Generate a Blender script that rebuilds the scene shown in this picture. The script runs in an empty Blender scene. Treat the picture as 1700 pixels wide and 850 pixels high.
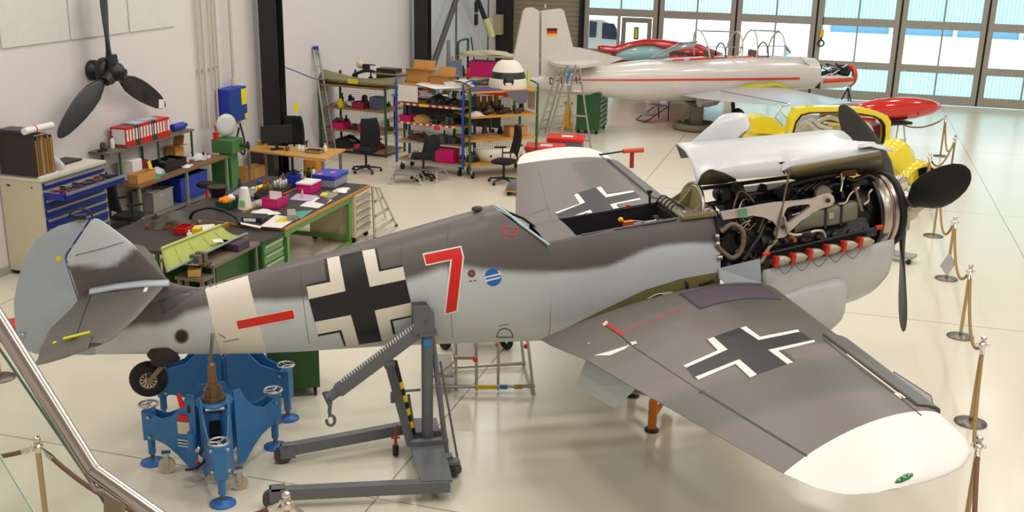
import bpy, math, random
import numpy as np
from math import sin, cos, pi, radians, sqrt, atan2, tan
from mathutils import Matrix, Vector
from mathutils.bvhtree import BVHTree
random.seed(7)
SC = bpy.context.scene
COL = SC.collection

# ------------------------------------------------------------------ camera, light, exposure
CAM = np.array([-6.432, -9.90, 4.846]); CYAW, CPITCH, CROLL = .2261, .3084, .0218
FPX, PCY = 1814., 465.2
ROOM_YAW = .507
_f = np.array([sin(CYAW)*cos(CPITCH), cos(CYAW)*cos(CPITCH), -sin(CPITCH)])
_r = np.array([cos(CYAW), -sin(CYAW), 0.]); _u = np.cross(_r, _f)
CR = _r*cos(CROLL)+_u*sin(CROLL); CU = -_r*sin(CROLL)+_u*cos(CROLL); CF = _f
cd = bpy.data.cameras.new('camera'); cam = bpy.data.objects.new('camera', cd); COL.objects.link(cam)
cd.sensor_width = 36; cd.lens = 36*FPX/1700; cd.shift_y = (PCY-425)/1700; cd.clip_end = 500
cam.matrix_world = Matrix(((CR[0], CU[0], -CF[0], CAM[0]), (CR[1], CU[1], -CF[1], CAM[1]), (CR[2], CU[2], -CF[2], CAM[2]), (0, 0, 0, 1)))
SC.camera = cam
SC.view_settings.view_transform = 'Standard'; SC.view_settings.look = 'None'
SC.view_settings.gamma = 1; SC.view_settings.use_curve_mapping = False
SC.view_settings.exposure = 0.0
SC.cycles.use_denoising = True
SC.cycles.max_bounces = 8; SC.cycles.diffuse_bounces = 4; SC.cycles.glossy_bounces = 4; SC.cycles.transparent_max_bounces = 16
SC.cycles.sample_clamp_indirect = 6; SC.cycles.caustics_reflective = False; SC.cycles.caustics_refractive = False
w = bpy.data.worlds.new('world'); SC.world = w; w.use_nodes = True
w.node_tree.nodes['Background'].inputs[0].default_value = (.86, .93, 1, 1)
w.node_tree.nodes['Background'].inputs[1].default_value = 3.0

A1 = np.array([cos(ROOM_YAW), -sin(ROOM_YAW), 0.]); A2 = np.array([sin(ROOM_YAW), cos(ROOM_YAW), 0.])
def rm(a, b, z=0.): return A1*a+A2*b+np.array([0, 0, z])
CEIL = 8.6
def lamp(a, b, size, power, col=(1, .965, .92)):
    l = bpy.data.lights.new('hall_lamp', 'AREA'); l.shape = 'DISK'; l.size = size; l.energy = power; l.color = col
    o = bpy.data.objects.new('hall_lamp', l); COL.objects.link(o); o.location = rm(a, b, CEIL-.25)
for _a in (-9, -4.6, -.2, 4.2, 9):
    for _b in (-9, -4.5, 0, 4.5, 9, 14, 19.5):
        lamp(_a, _b, .9, 86)

# ------------------------------------------------------------------ pixel -> place helpers (photo frame 1700 x 850)
def ray(px, py): return CF+CR*(px-850)/FPX-CU*(py-PCY)/FPX
def Z(px, py, z=0.): d = ray(px, py); return CAM+d*(z-CAM[2])/d[2]
def WN(px, py, n, o): d = ray(px, py); return CAM+d*((o-CAM)@n)/(d@n)
def WA(px, py, a): return WN(px, py, A1, A1*a)      # on a plane parallel to the side wall
def WB(px, py, b): return WN(px, py, A2, A2*b)      # on a plane parallel to the door wall
def WY(px, py, y): d = ray(px, py); return CAM+d*(y-CAM[1])/d[1]
def rab(v): return float(v@A1), float(v@A2), float(v[2])
def RZ(px, py, z=0.): return rab(Z(px, py, z))[:2]
def M3(loc, rz=0., ry=0., rx=0.):
    return Matrix.Translation(Vector([float(q) for q in loc])) @ Matrix.Rotation(rz, 4, 'Z') @ Matrix.Rotation(ry, 4, 'Y') @ Matrix.Rotation(rx, 4, 'X')
def MR(a, b, z=0., rz=0.): return M3(rm(a, b, z), -ROOM_YAW+rz)

# ------------------------------------------------------------------ materials
def lin(c): return tuple((x/255/12.92 if x/255 <= .04045 else ((x/255+.055)/1.055)**2.4) for x in c)
MATS = {}
def mat(name, rgb=(200, 200, 200), rough=.5, metal=0., var=.06, scale=6., spec=.5, alpha=None, emit=0., coat=0., bump=0.):
    if name in MATS: return MATS[name]
    m = bpy.data.materials.new(name); m.use_nodes = True; nt = m.node_tree; b = nt.nodes['Principled BSDF']
    c = lin(rgb)
    tc = nt.nodes.new('ShaderNodeTexCoord'); no = nt.nodes.new('ShaderNodeTexNoise'); no.inputs['Scale'].default_value = scale; no.inputs['Detail'].default_value = 4
    nt.links.new(tc.outputs['Object'], no.inputs['Vector'])
    mx = nt.nodes.new('ShaderNodeMix'); mx.data_type = 'RGBA'
    mx.inputs[6].default_value = tuple(max(0, x*(1-var)) for x in c)+(1,); mx.inputs[7].default_value = tuple(min(1, x*(1+var)) for x in c)+(1,)
    nt.links.new(no.outputs['Fac'], mx.inputs[0]); nt.links.new(mx.outputs[2], b.inputs['Base Color'])
    b.inputs['Roughness'].default_value = rough; b.inputs['Metallic'].default_value = metal; b.inputs['Specular IOR Level'].default_value = spec
    if coat: b.inputs['Coat Weight'].default_value = coat; b.inputs['Coat Roughness'].default_value = .08
    if emit: b.inputs['Emission Color'].default_value = c+(1,); b.inputs['Emission Strength'].default_value = emit
    if bump:
        bp = nt.nodes.new('ShaderNodeBump'); bp.inputs['Strength'].default_value = bump; bp.inputs['Distance'].default_value = .01
        nt.links.new(no.outputs['Fac'], bp.inputs['Height']); nt.links.new(bp.outputs[0], b.inputs['Normal'])
    if alpha is not None:
        out = nt.nodes['Material Output']; tr = nt.nodes.new('ShaderNodeBsdfTransparent'); ms = nt.nodes.new('ShaderNodeMixShader')
        ms.inputs[0].default_value = alpha; nt.links.new(tr.outputs[0], ms.inputs[1]); nt.links.new(b.outputs[0], ms.inputs[2]); nt.links.new(ms.outputs[0], out.inputs[0])
    MATS[name] = m; return m

# ------------------------------------------------------------------ geometry collector
class G:
    def __init__(s): s.v = []; s.f = []; s.m = []; s.s = []
    def add(s, vs, fs, mi=0, sm=False, M=None):
        n = len(s.v)
        for q in vs:
            if M is not None: q = M @ Vector([float(k) for k in q])
            s.v.append((float(q[0]), float(q[1]), float(q[2])))
        for f in fs: s.f.append(tuple(n+i for i in f)); s.m.append(mi); s.s.append(sm)
        return s
    def box(s, c, d, mi=0, M=None, rz=0., rx=0., ry=0.):
        x, y, z = [k/2 for k in d]
        R = Matrix.Translation(Vector([float(k) for k in c])) @ Matrix.Rotation(rz, 4, 'Z') @ Matrix.Rotation(ry, 4, 'Y') @ Matrix.Rotation(rx, 4, 'X')
        if M is not None: R = M @ R
        return s.add([(-x, -y, -z), (x, -y, -z), (x, y, -z), (-x, y, -z), (-x, -y, z), (x, -y, z), (x, y, z), (-x, y, z)],
                     [(0, 3, 2, 1), (4, 5, 6, 7), (0, 1, 5, 4), (1, 2, 6, 5), (2, 3, 7, 6), (3, 0, 4, 7)], mi, False, R)
    def bx(s, x0, x1, y0, y1, z0, z1, mi=0, M=None): return s.box(((x0+x1)/2, (y0+y1)/2, (z0+z1)/2), (x1-x0, y1-y0, z1-z0), mi, M)
    def loft(s, rings, mi=0, sm=True, closed=True, caps=True, M=None):
        n = len(rings[0]); vs = [p for r in rings for p in r]; fs = []
        for i in range(len(rings)-1):
            for j in range(n if closed else n-1):
                k = (j+1) % n; fs.append((i*n+j, i*n+k, (i+1)*n+k, (i+1)*n+j))
        s.add(vs, fs, mi, sm, M)
        if caps and closed:
            s.add(rings[0], [tuple(range(n-1, -1, -1))], mi, False, M); s.add(rings[-1], [tuple(range(n))], mi, False, M)
        return s
    def tube(s, pts, r, mi=0, n=8, M=None, caps=True, closed=False):
        P = [np.array([float(k) for k in p]) for p in pts]; rs = list(r) if hasattr(r, '__len__') else [r]*len(P)
        rings = []; N = len(P); up = None
        for i in range(N):
            a = P[i-1] if (i > 0 or closed) else P[i]; b = P[(i+1) % N] if (i < N-1 or closed) else P[i]
            t = b-a; L = np.linalg.norm(t); t = t/L if L > 1e-9 else np.array([0, 0, 1.])
            if up is None: up = np.array([0, 0, 1.]) if abs(t[2]) < .9 else np.array([1., 0, 0])
            x = np.cross(up, t); l = np.linalg.norm(x)
            if l < 1e-6: x = np.cross(np.array([0, 1., 0.01]), t); l = np.linalg.norm(x)
            x /= l; y = np.cross(t, x); up = y
            rings.append([tuple(P[i]+rs[i]*(cos(2*pi*k/n)*x+sin(2*pi*k/n)*y)) for k in range(n)])
        if closed: rings.append(rings[0])
        return s.loft(rings, mi, True, True, caps and not closed, M)
    def cyl(s, p0, p1, r0, r1=None, mi=0, n=16, M=None, caps=True): return s.tube([p0, p1], [r0, r0 if r1 is None else r1], mi, n, M, caps)
    def lathe(s, prof, o=(0, 0, 0), ax=(0, 0, 1), mi=0, n=24, M=None, caps=True, sm=True):
        ax = np.array([float(k) for k in ax]); ax = ax/np.linalg.norm(ax); o = np.array([float(k) for k in o])
        x = np.cross(ax, [0, 0, 1.] if abs(ax[2]) < .9 else [1., 0, 0]); x /= np.linalg.norm(x); y = np.cross(ax, x)
        return s.loft([[tuple(o+ax*h+r*(cos(2*pi*k/n)*x+sin(2*pi*k/n)*y)) for k in range(n)] for r, h in prof], mi, sm, True, caps, M)
    def ball(s, c, r, mi=0, n=12, sc=(1, 1, 1), M=None):
        rings = []
        for i in range(n//2+1):
            t = pi*i/(n//2); t = min(max(t, .02), pi-.02)
            rings.append([(c[0]+sc[0]*r*sin(t)*cos(2*pi*k/n), c[1]+sc[1]*r*sin(t)*sin(2*pi*k/n), c[2]-sc[2]*r*cos(t)) for k in range(n)])
        return s.loft(rings, mi, True, True, True, M)
    def torus(s, c, R, r, ax=(0, 0, 1), mi=0, n=24, m=8, M=None, sc=1.):
        ax = np.array([float(k) for k in ax]); ax = ax/np.linalg.norm(ax)
        x = np.cross(ax, [0, 0, 1.] if abs(ax[2]) < .9 else [1., 0, 0]); x /= np.linalg.norm(x); y = np.cross(ax, x); c = np.array([float(k) for k in c])
        rings = []
        for i in range(n+1):
            a = 2*pi*i/n; e = cos(a)*x+sin(a)*y*sc
            rings.append([tuple(c+e*(R+r*cos(2*pi*j/m))+ax*r*sin(2*pi*j/m)) for j in range(m)])
        return s.loft(rings, mi, True, True, False, M)
    def prism(s, poly, d, mi=0, M=None, sm=False):   # poly: 3d points of one face, d: thickness vector
        n = len(poly); a = [np.array([float(k) for k in p]) for p in poly]; d = np.array([float(k) for k in d])
        s.add([tuple(p) for p in a]+[tuple(p+d) for p in a], [tuple(range(n-1, -1, -1)), tuple(range(n, 2*n))], mi, False, M)
        s.add([tuple(p) for p in a]+[tuple(p+d) for p in a], [(i, (i+1) % n, n+(i+1) % n, n+i) for i in range(n)], mi, sm, M)
        return s
    def frame(s, outer, inner, d, mi=0, M=None):      # outer/inner loops with the same count, closed ring plate
        n = len(outer); O = [np.array([float(k) for k in p]) for p in outer]; I = [np.array([float(k) for k in p]) for p in inner]; d = np.array([float(k) for k in d])
        vs = [tuple(p) for p in O]+[tuple(p) for p in I]+[tuple(p+d) for p in O]+[tuple(p+d) for p in I]; fs = []
        for i in range(n):
            k = (i+1) % n
            fs += [(i, k, n+k, n+i), (2*n+i, 3*n+i, 3*n+k, 2*n+k), (i, 2*n+i, 2*n+k, k), (n+i, n+k, 3*n+k, 3*n+i)]
        return s.add(vs, fs, mi, False, M)
    def grid(s, rows, mi=0, sm=True, M=None, thick=None):
        n = len(rows[0]); vs = [p for r in rows for p in r]; m = len(rows)
        fs = [(i*n+j, i*n+j+1, (i+1)*n+j+1, (i+1)*n+j) for i in range(m-1) for j in range(n-1)]
        return s.add(vs, fs, mi, sm, M)

IDX = {}
MW = {}
def kind(o, k): o['kind'] = k; return o
def thing(name, label, cat, M=None, group=None, knd=None):
    o = bpy.data.objects.new(name, None); COL.objects.link(o); o.empty_display_size = .1
    M = M if M is not None else Matrix.Identity(4)
    o.matrix_world = M; MW[o.name] = M
    if label: o['label'] = label
    if cat: o['category'] = cat
    if group: o['group'] = group
    if knd: o['kind'] = knd
    return o
def obj(name, g, mats, parent=None, world=False, bev=0., M=None, solid=0., label=None, off=0.):
    me = bpy.data.meshes.new(name); me.from_pydata(g.v, [], g.f)
    for m in (mats if isinstance(mats, (list, tuple)) else [mats]): me.materials.append(m)
    me.polygons.foreach_set('material_index', g.m); me.polygons.foreach_set('use_smooth', g.s); 
    o = bpy.data.objects.new(name, me); COL.objects.link(o)
    if parent is not None:
        PM = MW[parent.name]; o.parent = parent
        if world: me.transform(PM.inverted())
        MW[o.name] = PM
    else:
        if M is not None: o.matrix_world = M
        MW[o.name] = M if M is not None else Matrix.Identity(4)
        if world and M is not None: me.transform(M.inverted())
    if bev:
        b = o.modifiers.new('bevel', 'BEVEL'); b.width = bev; b.segments = 2; b.limit_method = 'ANGLE'; b.angle_limit = radians(40); b.harden_normals = False
    if solid:
        q = o.modifiers.new('solid', 'SOLIDIFY'); q.thickness = solid; q.offset = off
    if label: o['label'] = label
    me.validate(); me.update()
    return o
def single(name, label, cat, g, mats, M=None, group=None, bev=0., world=False, knd=None, solid=0., off=0.):
    if M is None and world:   # base of the thing becomes its origin
        vs = np.array(g.v); M = Matrix.Translation(Vector((float(vs[:, 0].mean()), float(vs[:, 1].mean()), float(vs[:, 2].min()))))
    o = obj(name, g, mats, None, world, bev, M, solid, None, off)
    o['label'] = label; o['category'] = cat
    if group: o['group'] = group
    if knd: o['kind'] = knd
    return o
def struct(name, g, mats, parent=None, world=False, M=None, bev=0.):
    o = obj(name, g, mats, parent, world, bev, M)
    if parent is None: o['kind'] = 'structure'
    return o
def dup(root, M, label=None, group=None):
    r = root.copy(); COL.objects.link(r); r.matrix_world = M; MW[r.name] = M
    if label: r['label'] = label
    if group: r['group'] = group
    for ch in list(root.children):
        c = ch.copy(); COL.objects.link(c); c.parent = r; MW[c.name] = M
        for k in list(ch.children):
            d = k.copy(); COL.objects.link(d); d.parent = c; MW[d.name] = M
    return r
def gap(a, b, t): return a+(b-a)*t
def ip(x, xs, ys): return float(np.interp(x, xs, ys))
def spline(pts, n=8):      # catmull-rom through 3d points
    P = [np.array([float(k) for k in p]) for p in pts]; P = [2*P[0]-P[1]]+P+[2*P[-1]-P[-2]]; out = []
    for i in range(1, len(P)-2):
        for j in range(n):
            t = j/n; a, b, c, d = P[i-1], P[i], P[i+1], P[i+2]
            out.append(.5*((2*b)+(-a+c)*t+(2*a-5*b+4*c-d)*t*t+(-a+3*b-3*c+d)*t**3))
    out.append(P[-2]); return out
def text(name, body, size, m, parent, M, extrude=.001):
    c = bpy.data.curves.new(name, 'FONT'); c.body = body; c.size = size; c.extrude = extrude; c.align_x = 'CENTER'; c.align_y = 'CENTER'
    c.materials.append(m); o = bpy.data.objects.new(name, c); COL.objects.link(o)
    o.parent = parent; PM = MW[parent.name]; o.matrix_local = PM.inverted() @ M; MW[o.name] = M; return o
# ------------------------------------------------------------------ the room
wall_m = mat('white_plaster', (220, 213, 213), .8, var=.02)
def floor_mat():
    m = bpy.data.materials.new('floor_epoxy'); m.use_nodes = True; nt = m.node_tree; L = nt.links; b = nt.nodes['Principled BSDF']
    tc = nt.nodes.new('ShaderNodeTexCoord'); no = nt.nodes.new('ShaderNodeTexNoise'); no.inputs['Scale'].default_value = .35; no.inputs['Detail'].default_value = 5
    L.new(tc.outputs['Object'], no.inputs['Vector'])
    mx = nt.nodes.new('ShaderNodeMix'); mx.data_type = 'RGBA'; mx.inputs[6].default_value = lin((210, 203, 184))+(1,); mx.inputs[7].default_value = lin((224, 217, 198))+(1,)
    L.new(no.outputs['Fac'], mx.inputs[0])
    se = nt.nodes.new('ShaderNodeSeparateXYZ'); L.new(tc.outputs['Object'], se.inputs[0])
    def line(axis, off):
        a = nt.nodes.new('ShaderNodeMath'); a.operation = 'ADD'; a.inputs[1].default_value = off; L.new(se.outputs[axis], a.inputs[0])
        p = nt.nodes.new('ShaderNodeMath'); p.operation = 'PINGPONG'; p.inputs[1].default_value = 3.385; L.new(a.outputs[0], p.inputs[0])
        c = nt.nodes.new('ShaderNodeMath'); c.operation = 'LESS_THAN'; c.inputs[1].default_value = .009; L.new(p.outputs[0], c.inputs[0]); return c
    x, y = line(0, 4.35), line(1, 3.74)
    mm = nt.nodes.new('ShaderNodeMath'); mm.operation = 'MAXIMUM'; L.new(x.outputs[0], mm.inputs[0]); L.new(y.outputs[0], mm.inputs[1])
    m2 = nt.nodes.new('ShaderNodeMix'); m2.data_type = 'RGBA'; m2.inputs[7].default_value = lin((120, 112, 98))+(1,); L.new(mx.outputs[2], m2.inputs[6])
    ml = nt.nodes.new('ShaderNodeMath'); ml.operation = 'MULTIPLY'; ml.inputs[1].default_value = .75; L.new(mm.outputs[0], ml.inputs[0]); L.new(ml.outputs[0], m2.inputs[0])
    L.new(m2.outputs[2], b.inputs['Base Color'])
    n2 = nt.nodes.new('ShaderNodeTexNoise'); n2.inputs['Scale'].default_value = .6; n2.inputs['Detail'].default_value = 2; L.new(tc.outputs['Object'], n2.inputs['Vector'])
    mr = nt.nodes.new('ShaderNodeMapRange'); mr.inputs[3].default_value = .20; mr.inputs[4].default_value = .27; L.new(n2.outputs['Fac'], mr.inputs[0]); L.new(mr.outputs[0], b.inputs['Roughness'])
    b.inputs['Specular IOR Level'].default_value = .45
    return m
RM = MR(0, 0, 0)
DB = 24.57
struct('floor', G().bx(-12.3, 14, -15, DB+.15, -.2, 0), floor_mat(), M=RM)
struct('wall_left', G().bx(-12.25, -11.95, -15, DB+.3, 0, CEIL), wall_m, M=RM)
struct('wall_right', G().bx(14, 14.3, -15, DB+.3, 0, CEIL), wall_m, M=RM)
struct('wall_back', G().bx(-12.25, 14.3, -15.3, -15, 0, CEIL), wall_m, M=RM)
struct('ceiling', G().bx(-12.25, 14.3, -15.3, DB+.3, CEIL, CEIL+.2), mat('ceiling_grey', (205, 203, 198), .9), M=RM)
# corrugated brown wall beside and above the doors
cor = mat('corrugated_brown', (150, 140, 116), .55)
g = G(); g.bx(-12.2, -9.1, DB+.05, DB+.25, 0, 5.2); g.bx(-12.2, 14.2, DB+.02, DB+.25, 5.2, CEIL)
for k in range(34): g.bx(-11.4, -9.15, DB+.035, DB+.05, .05+k*.155, .05+k*.155+.12)
struct('wall_far', g, cor, M=RM)
struct('trim_1', G().bx(-11.94, -11.45, DB-.42, DB, 0, CEIL).bx(-9.16, -9.06, DB-.12, DB+.02, 0, 5.2), mat('black_steel', (26, 25, 26), .5), M=RM)
# baseboard
struct('baseboard_left', G().bx(-11.95, -11.93, -15, DB-.4, 0, .12), mat('grey_skirting', (168, 165, 158), .6), M=RM)
# black steel columns of the side wall
def column(b, name):
    t = thing(name, None, None, MR(-11.6, b), knd='structure'); bk = MATS['black_steel']
    g = G()
    g.bx(-.02, .02, -.13, .13, 0, CEIL-.01); g.bx(-.19, .19, -.15, -.13, 0, CEIL-.01); g.bx(-.19, .19, .13, .15, 0, CEIL-.01); g.bx(-.25, .25, -.2, .2, 0, .03)
    obj('column_shaft', g, bk, t)
    obj('notice_strip', G().bx(.02, .03, -.1, .06, 1.15, 1.75), mat('paper', (226, 224, 230), .8), t)
    return t
column(8.05, 'trim_2'); column(16.4, 'trim_3')
# steel diagonal braces
pA, pB = WA(722, 100, -11.5), WA(757, 0, -11.5); d = pB-pA
struct('trim_4', G().cyl(pA-d*.9, pB+d*1.7, .09, mi=0, n=4), mat('brace_grey', (82, 76, 68), .5), world=False)
pA, pB = WA(806, 33, -11.5), WA(793, 0, -11.5); d = pB-pA
struct('trim_5', G().cyl(pA, pB+d*5, .09, mi=0, n=4), MATS['black_steel'])
# door in the side wall beyond the second column
t = thing('door_2', None, None, MR(-11.95, 0, 0), knd='structure')
ds = [rab(WA(x, 60, -11.95))[1] for x in (704, 754, 830)]
dm = mat('door_white', (206, 206, 208), .5)
g = G().bx(0, .05, ds[0]+.25, ds[1]-.05, .05, 3.1).bx(0, .05, ds[1]+.05, ds[2]-1.6, .05, 3.1); obj('leaf', g, dm, t)
g = G()
for y in (ds[0]+.2, ds[1], ds[2]-1.55): g.bx(0, .08, y-.04, y+.04, 0, 3.15)
g.bx(0, .08, ds[0]+.2, ds[2]-1.55, 3.1, 3.18); obj('door_frame', g, mat('grey_frame', (110, 108, 108), .5), t)
g = G().cyl((.05, ds[1]-.3, 1.05), (.12, ds[1]-.3, 1.05), .02).cyl((.12, ds[1]-.3, 1.05), (.12, ds[1]-.5, 1.05), .015).bx(.05, .06, ds[1]-.36, ds[1]-.26, .85, 1.25)
obj('door_handle', g, mat('steel', (190, 190, 190), .3, 1), t)

# hangar door: folding leaves
fr = mat('door_grey', (158, 152, 142), .45)
def glassmat(name, tint, gl=.12):
    m = bpy.data.materials.new(name); m.use_nodes = True; nt = m.node_tree; nt.nodes.remove(nt.nodes['Principled BSDF'])
    tr = nt.nodes.new('ShaderNodeBsdfTransparent'); tr.inputs[0].default_value = tuple(tint)+(1,); gs = nt.nodes.new('ShaderNodeBsdfGlossy'); gs.inputs['Roughness'].default_value = .03
    fz = nt.nodes.new('ShaderNodeFresnel'); fz.inputs[0].default_value = 1.35; ms = nt.nodes.new('ShaderNodeMixShader')
    nt.links.new(fz.outputs[0], ms.inputs[0]); nt.links.new(tr.outputs[0], ms.inputs[1]); nt.links.new(gs.outputs[0], ms.inputs[2]); nt.links.new(ms.outputs[0], nt.nodes['Material Output'].inputs[0])
    MATS[name] = m; return m
clear = glassmat('clear_glass', (.93, .97, .96))
def poly_mat():
    m = bpy.data.materials.new('ribbed_polycarbonate'); m.use_nodes = True; nt = m.node_tree; nt.nodes.remove(nt.nodes['Principled BSDF']); L = nt.links
    tc = nt.nodes.new('ShaderNodeTexCoord'); wv = nt.nodes.new('ShaderNodeTexWave'); wv.inputs['Scale'].default_value = 2.9; wv.inputs['Distortion'].default_value = 0; L.new(tc.outputs['Object'], wv.inputs[0])
    mx = nt.nodes.new('ShaderNodeMix'); mx.data_type = 'RGBA'; mx.inputs[6].default_value = (.50, .72, .71, 1); mx.inputs[7].default_value = (.74, .90, .88, 1); L.new(wv.outputs['Fac'], mx.inputs[0])
    tl = nt.nodes.new('ShaderNodeBsdfTranslucent'); L.new(mx.outputs[2], tl.inputs[0]); tr = nt.nodes.new('ShaderNodeBsdfTransparent'); L.new(mx.outputs[2], tr.inputs[0])
    ms = nt.nodes.new('ShaderNodeMixShader'); ms.inputs[0].default_value = .35; L.new(tl.outputs[0], ms.inputs[1]); L.new(tr.outputs[0], ms.inputs[2]); L.new(ms.outputs[0], nt.nodes['Material Output'].inputs[0])
    return m
poly = poly_mat(); rub = mat('black_rubber', (18, 18, 18), .7)
edges = [-9.03+2.49*k for k in range(10)]
def leaf(i, a0, a1, first):
    t = thing('door_%d' % (i+3), None, None, MR(0, DB), knd='structure')
    g = G(); T = .07
    def bar(x0, x1, z0, z1): g.bx(x0, x1, 0, T, z0, z1)
    e = .15; x0, x1 = a0+.03, a1-.03; xm = (a0+a1)/2
    bar(x0, x0+e, .02, 5.1); bar(x1-e, x1, .02, 5.1)
    rows = [(.0, .3), (.98, 1.2), (2.28, 2.52), (3.75, 3.95), (4.95, 5.1)]
    for z0, z1 in rows:
        if first and z0 < 2: bar(x0+e, xm-.1, z0 if z0 else .02, z1); continue
        bar(x0+e, x1-e, z0 if z0 else .02, z1)
    if first: bar(xm-.1, xm, .02, 2.28)
    for z0, z1 in ((.3, .98), (1.2, 2.28), (2.52, 3.75), (3.95, 4.95)):
        if first and z0 < 2: continue
        bar(xm-.025, xm+.025, z0, z1)
    obj('leaf_frame', g, fr, t, bev=.006)
    obj('seal', G().bx(a0-.03, a0+.03, .02, .05, .02, 5.1), rub, t)
    for z0, z1, m, nm in ((.3, .98, poly, 'translucent_panel'), (1.2, 2.28, clear, 'pane'), (2.52, 3.75, poly, 'translucent_panel'), (3.95, 4.95, poly, 'translucent_panel')):
        for p0, p1 in ((x0+e, xm-.025), (xm+.025, x1-e)):
            if first and z0 < 2 and p0 > xm: continue
            if first and z0 < 2: p1 = xm-.1
            obj(nm, G().bx(p0, p1, .03, .04, z0, z1), m, t)
    if first:   # wicket door
        g = G()
        for q in ((xm+.05, xm+.19, .05, 2.26), (x1-e-.16, x1-e-.02, .05, 2.26), (xm+.19, x1-e-.16, 2.1, 2.26), (xm+.19, x1-e-.16, .05, .3), (xm+.19, x1-e-.16, 1.2, 1.42)): g.bx(q[0], q[1], -.03, .03, q[2], q[3])
        wk = obj('wicket_frame', g, mat('wicket_grey', (140, 134, 124), .45), t, bev=.006)
        obj('pane', G().bx(xm+.19, x1-e-.16, .0, .01, 1.42, 2.1), clear, wk); obj('translucent_panel', G().bx(xm+.19, x1-e-.16, .0, .01, .3, 1.2), poly, wk)
        c = (xm+x1-e+.03)/2
        g = G().bx(c-.08, c+.08, -.02, -.01, 1.56, 1.96, 0).bx(c-.045, c+.045, -.025, -.02, 1.6, 1.92, 1)
        obj('exit_sticker', g, [mat('sticker_green', (18, 74, 30), .5), mat('sticker_yellow', (208, 206, 40), .5)], wk)
        obj('door_handle', G().box((x1-e-.09, -.07, 1.1), (.02, .05, .14)), MATS['steel'], wk)
for i in range(9): leaf(i, edges[i], edges[i+1], i == 0)
# hooks of the folding doors
t = thing('crane_pendant', 'yellow and black hoist pendant hanging on the grey hangar door', 'pendant', MR(-1.36, DB-.08, 0))
obj('yellow_handle', G().bx(-.06, .06, -.05, .05, 1.9, 2.15), mat('safety_yellow', (240, 180, 10), .4), t, bev=.02)
obj('hook', G().torus((0, 0, 1.72), .09, .025, (0, 1, 0), n=16).cyl((0, 0, 1.8), (0, 0, 1.92), .025).cyl((0, 0, 2.15), (0, 0, 5.2), .012), rub, t)
# outside: bright yard, low wall, blue-grey sheds
snow = mat('yard_concrete', (236, 238, 240), .8)
struct('ground', G().bx(-40, 50, DB+.15, 70, -.25, -.05), snow, M=RM)
struct('wall_outside', G().bx(-30, 40, 46, 46.4, -.05, .42), mat('yard_wall', (240, 240, 242), .8), M=RM)
g = G().bx(-1.5, 40, 47, 55, 0, 5.0, 0)
for k in range(12): g.bx(-1.5+k*3.0, -1.3+k*3.0, 46.9, 47, 0, 5.0, 1)
t = single('shed', 'long blue shed behind the yard wall, seen through the door glass', 'building', g, [mat('shed_blue', (112, 168, 196), .7), mat('shed_post', (220, 224, 228), .7)], RM)
# van outside
t = thing('van', 'white van parked outside behind the first hangar door leaf', 'vehicle', MR(-9.7, DB+2.8, -.05))
vw = mat('van_white', (238, 238, 240), .3, coat=.5); dg = mat('dark_glass', (66, 78, 96), .12)
prof = [(-2.4, .35), (2.3, .35), (2.35, .95), (1.75, 1.12), (1.15, 1.95), (.9, 2.05), (-2.2, 2.05), (-2.4, 1.8)]
obj('body', G().prism([(x, -.85, z) for x, z in prof], (0, 1.7, 0)), vw, t, bev=.05)
for p in ([(979, 35), (991, 36), (989, 62), (978, 62)], [(1000, 38), (1019, 39), (1024, 48), (1024, 66), (999, 64)]):
    obj('side_window', G().prism([WB(x, y, DB+2.8-.87) for x, y in p], tuple(A2*.02)), dg, t, world=True)
for x in (-1.5, 1.5):
    for y in (-.8, .8): obj('wheel', G().cyl((x, y-.1, .33), (x, y+.1, .33), .33, n=20), rub, t)
# ------------------------------------------------------------------ the grey fighter
PA = .0814; PCA, PSA = cos(PA), sin(PA)
AM = Matrix.Translation((-3, 0, 1.9615)) @ Matrix.Rotation(-PA, 4, 'Y') @ Matrix.Translation((3, 0, 0))   # aircraft frame: x forward (0 = propeller), y away, z up
AMI = AM.inverted()
CLv = np.array(AMI @ Vector(CAM)); AR = np.array(AM.to_3x3().inverted())
def lray(px, py): return AR @ ray(px, py)
def LY(px, py, y=0.): d = lray(px, py); return CLv+d*(y-CLv[1])/d[1]
def LX(px, py, x=0.): d = lray(px, py); return CLv+d*(x-CLv[0])/d[0]
def LZ(px, py, z=0.): d = lray(px, py); return CLv+d*(z-CLv[2])/d[2]
PL = thing('fighter_aircraft', 'large grey camouflaged propeller aircraft with black crosses and open engine, standing on jacks', 'aircraft', AM)

def camo_mat(name, a, b, rough=.42):
    m = bpy.data.materials.new(name); m.use_nodes = True; nt = m.node_tree; L = nt.links; p = nt.nodes['Principled BSDF']
    at = nt.nodes.new('ShaderNodeAttribute'); at.attribute_name = 'camo'
    mx = nt.nodes.new('ShaderNodeMix'); mx.data_type = 'RGBA'; mx.inputs[6].default_value = lin(a)+(1,); mx.inputs[7].default_value = lin(b)+(1,)
    L.new(at.outputs['Fac'], mx.inputs[0])
    tc = nt.nodes.new('ShaderNodeTexCoord'); no = nt.nodes.new('ShaderNodeTexNoise'); no.inputs['Scale'].default_value = 2.2; no.inputs['Detail'].default_value = 5; L.new(tc.outputs['Object'], no.inputs['Vector'])
    hs = nt.nodes.new('ShaderNodeHueSaturation'); mr = nt.nodes.new('ShaderNodeMapRange'); mr.inputs[3].default_value = .93; mr.inputs[4].default_value = 1.07
    L.new(no.outputs['Fac'], mr.inputs[0]); L.new(mr.outputs[0], hs.inputs['Value']); L.new(mx.outputs[2], hs.inputs['Color']); L.new(hs.outputs[0], p.inputs['Base Color'])
    p.inputs['Roughness'].default_value = rough; p.inputs['Specular IOR Level'].default_value = .45
    return m
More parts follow.
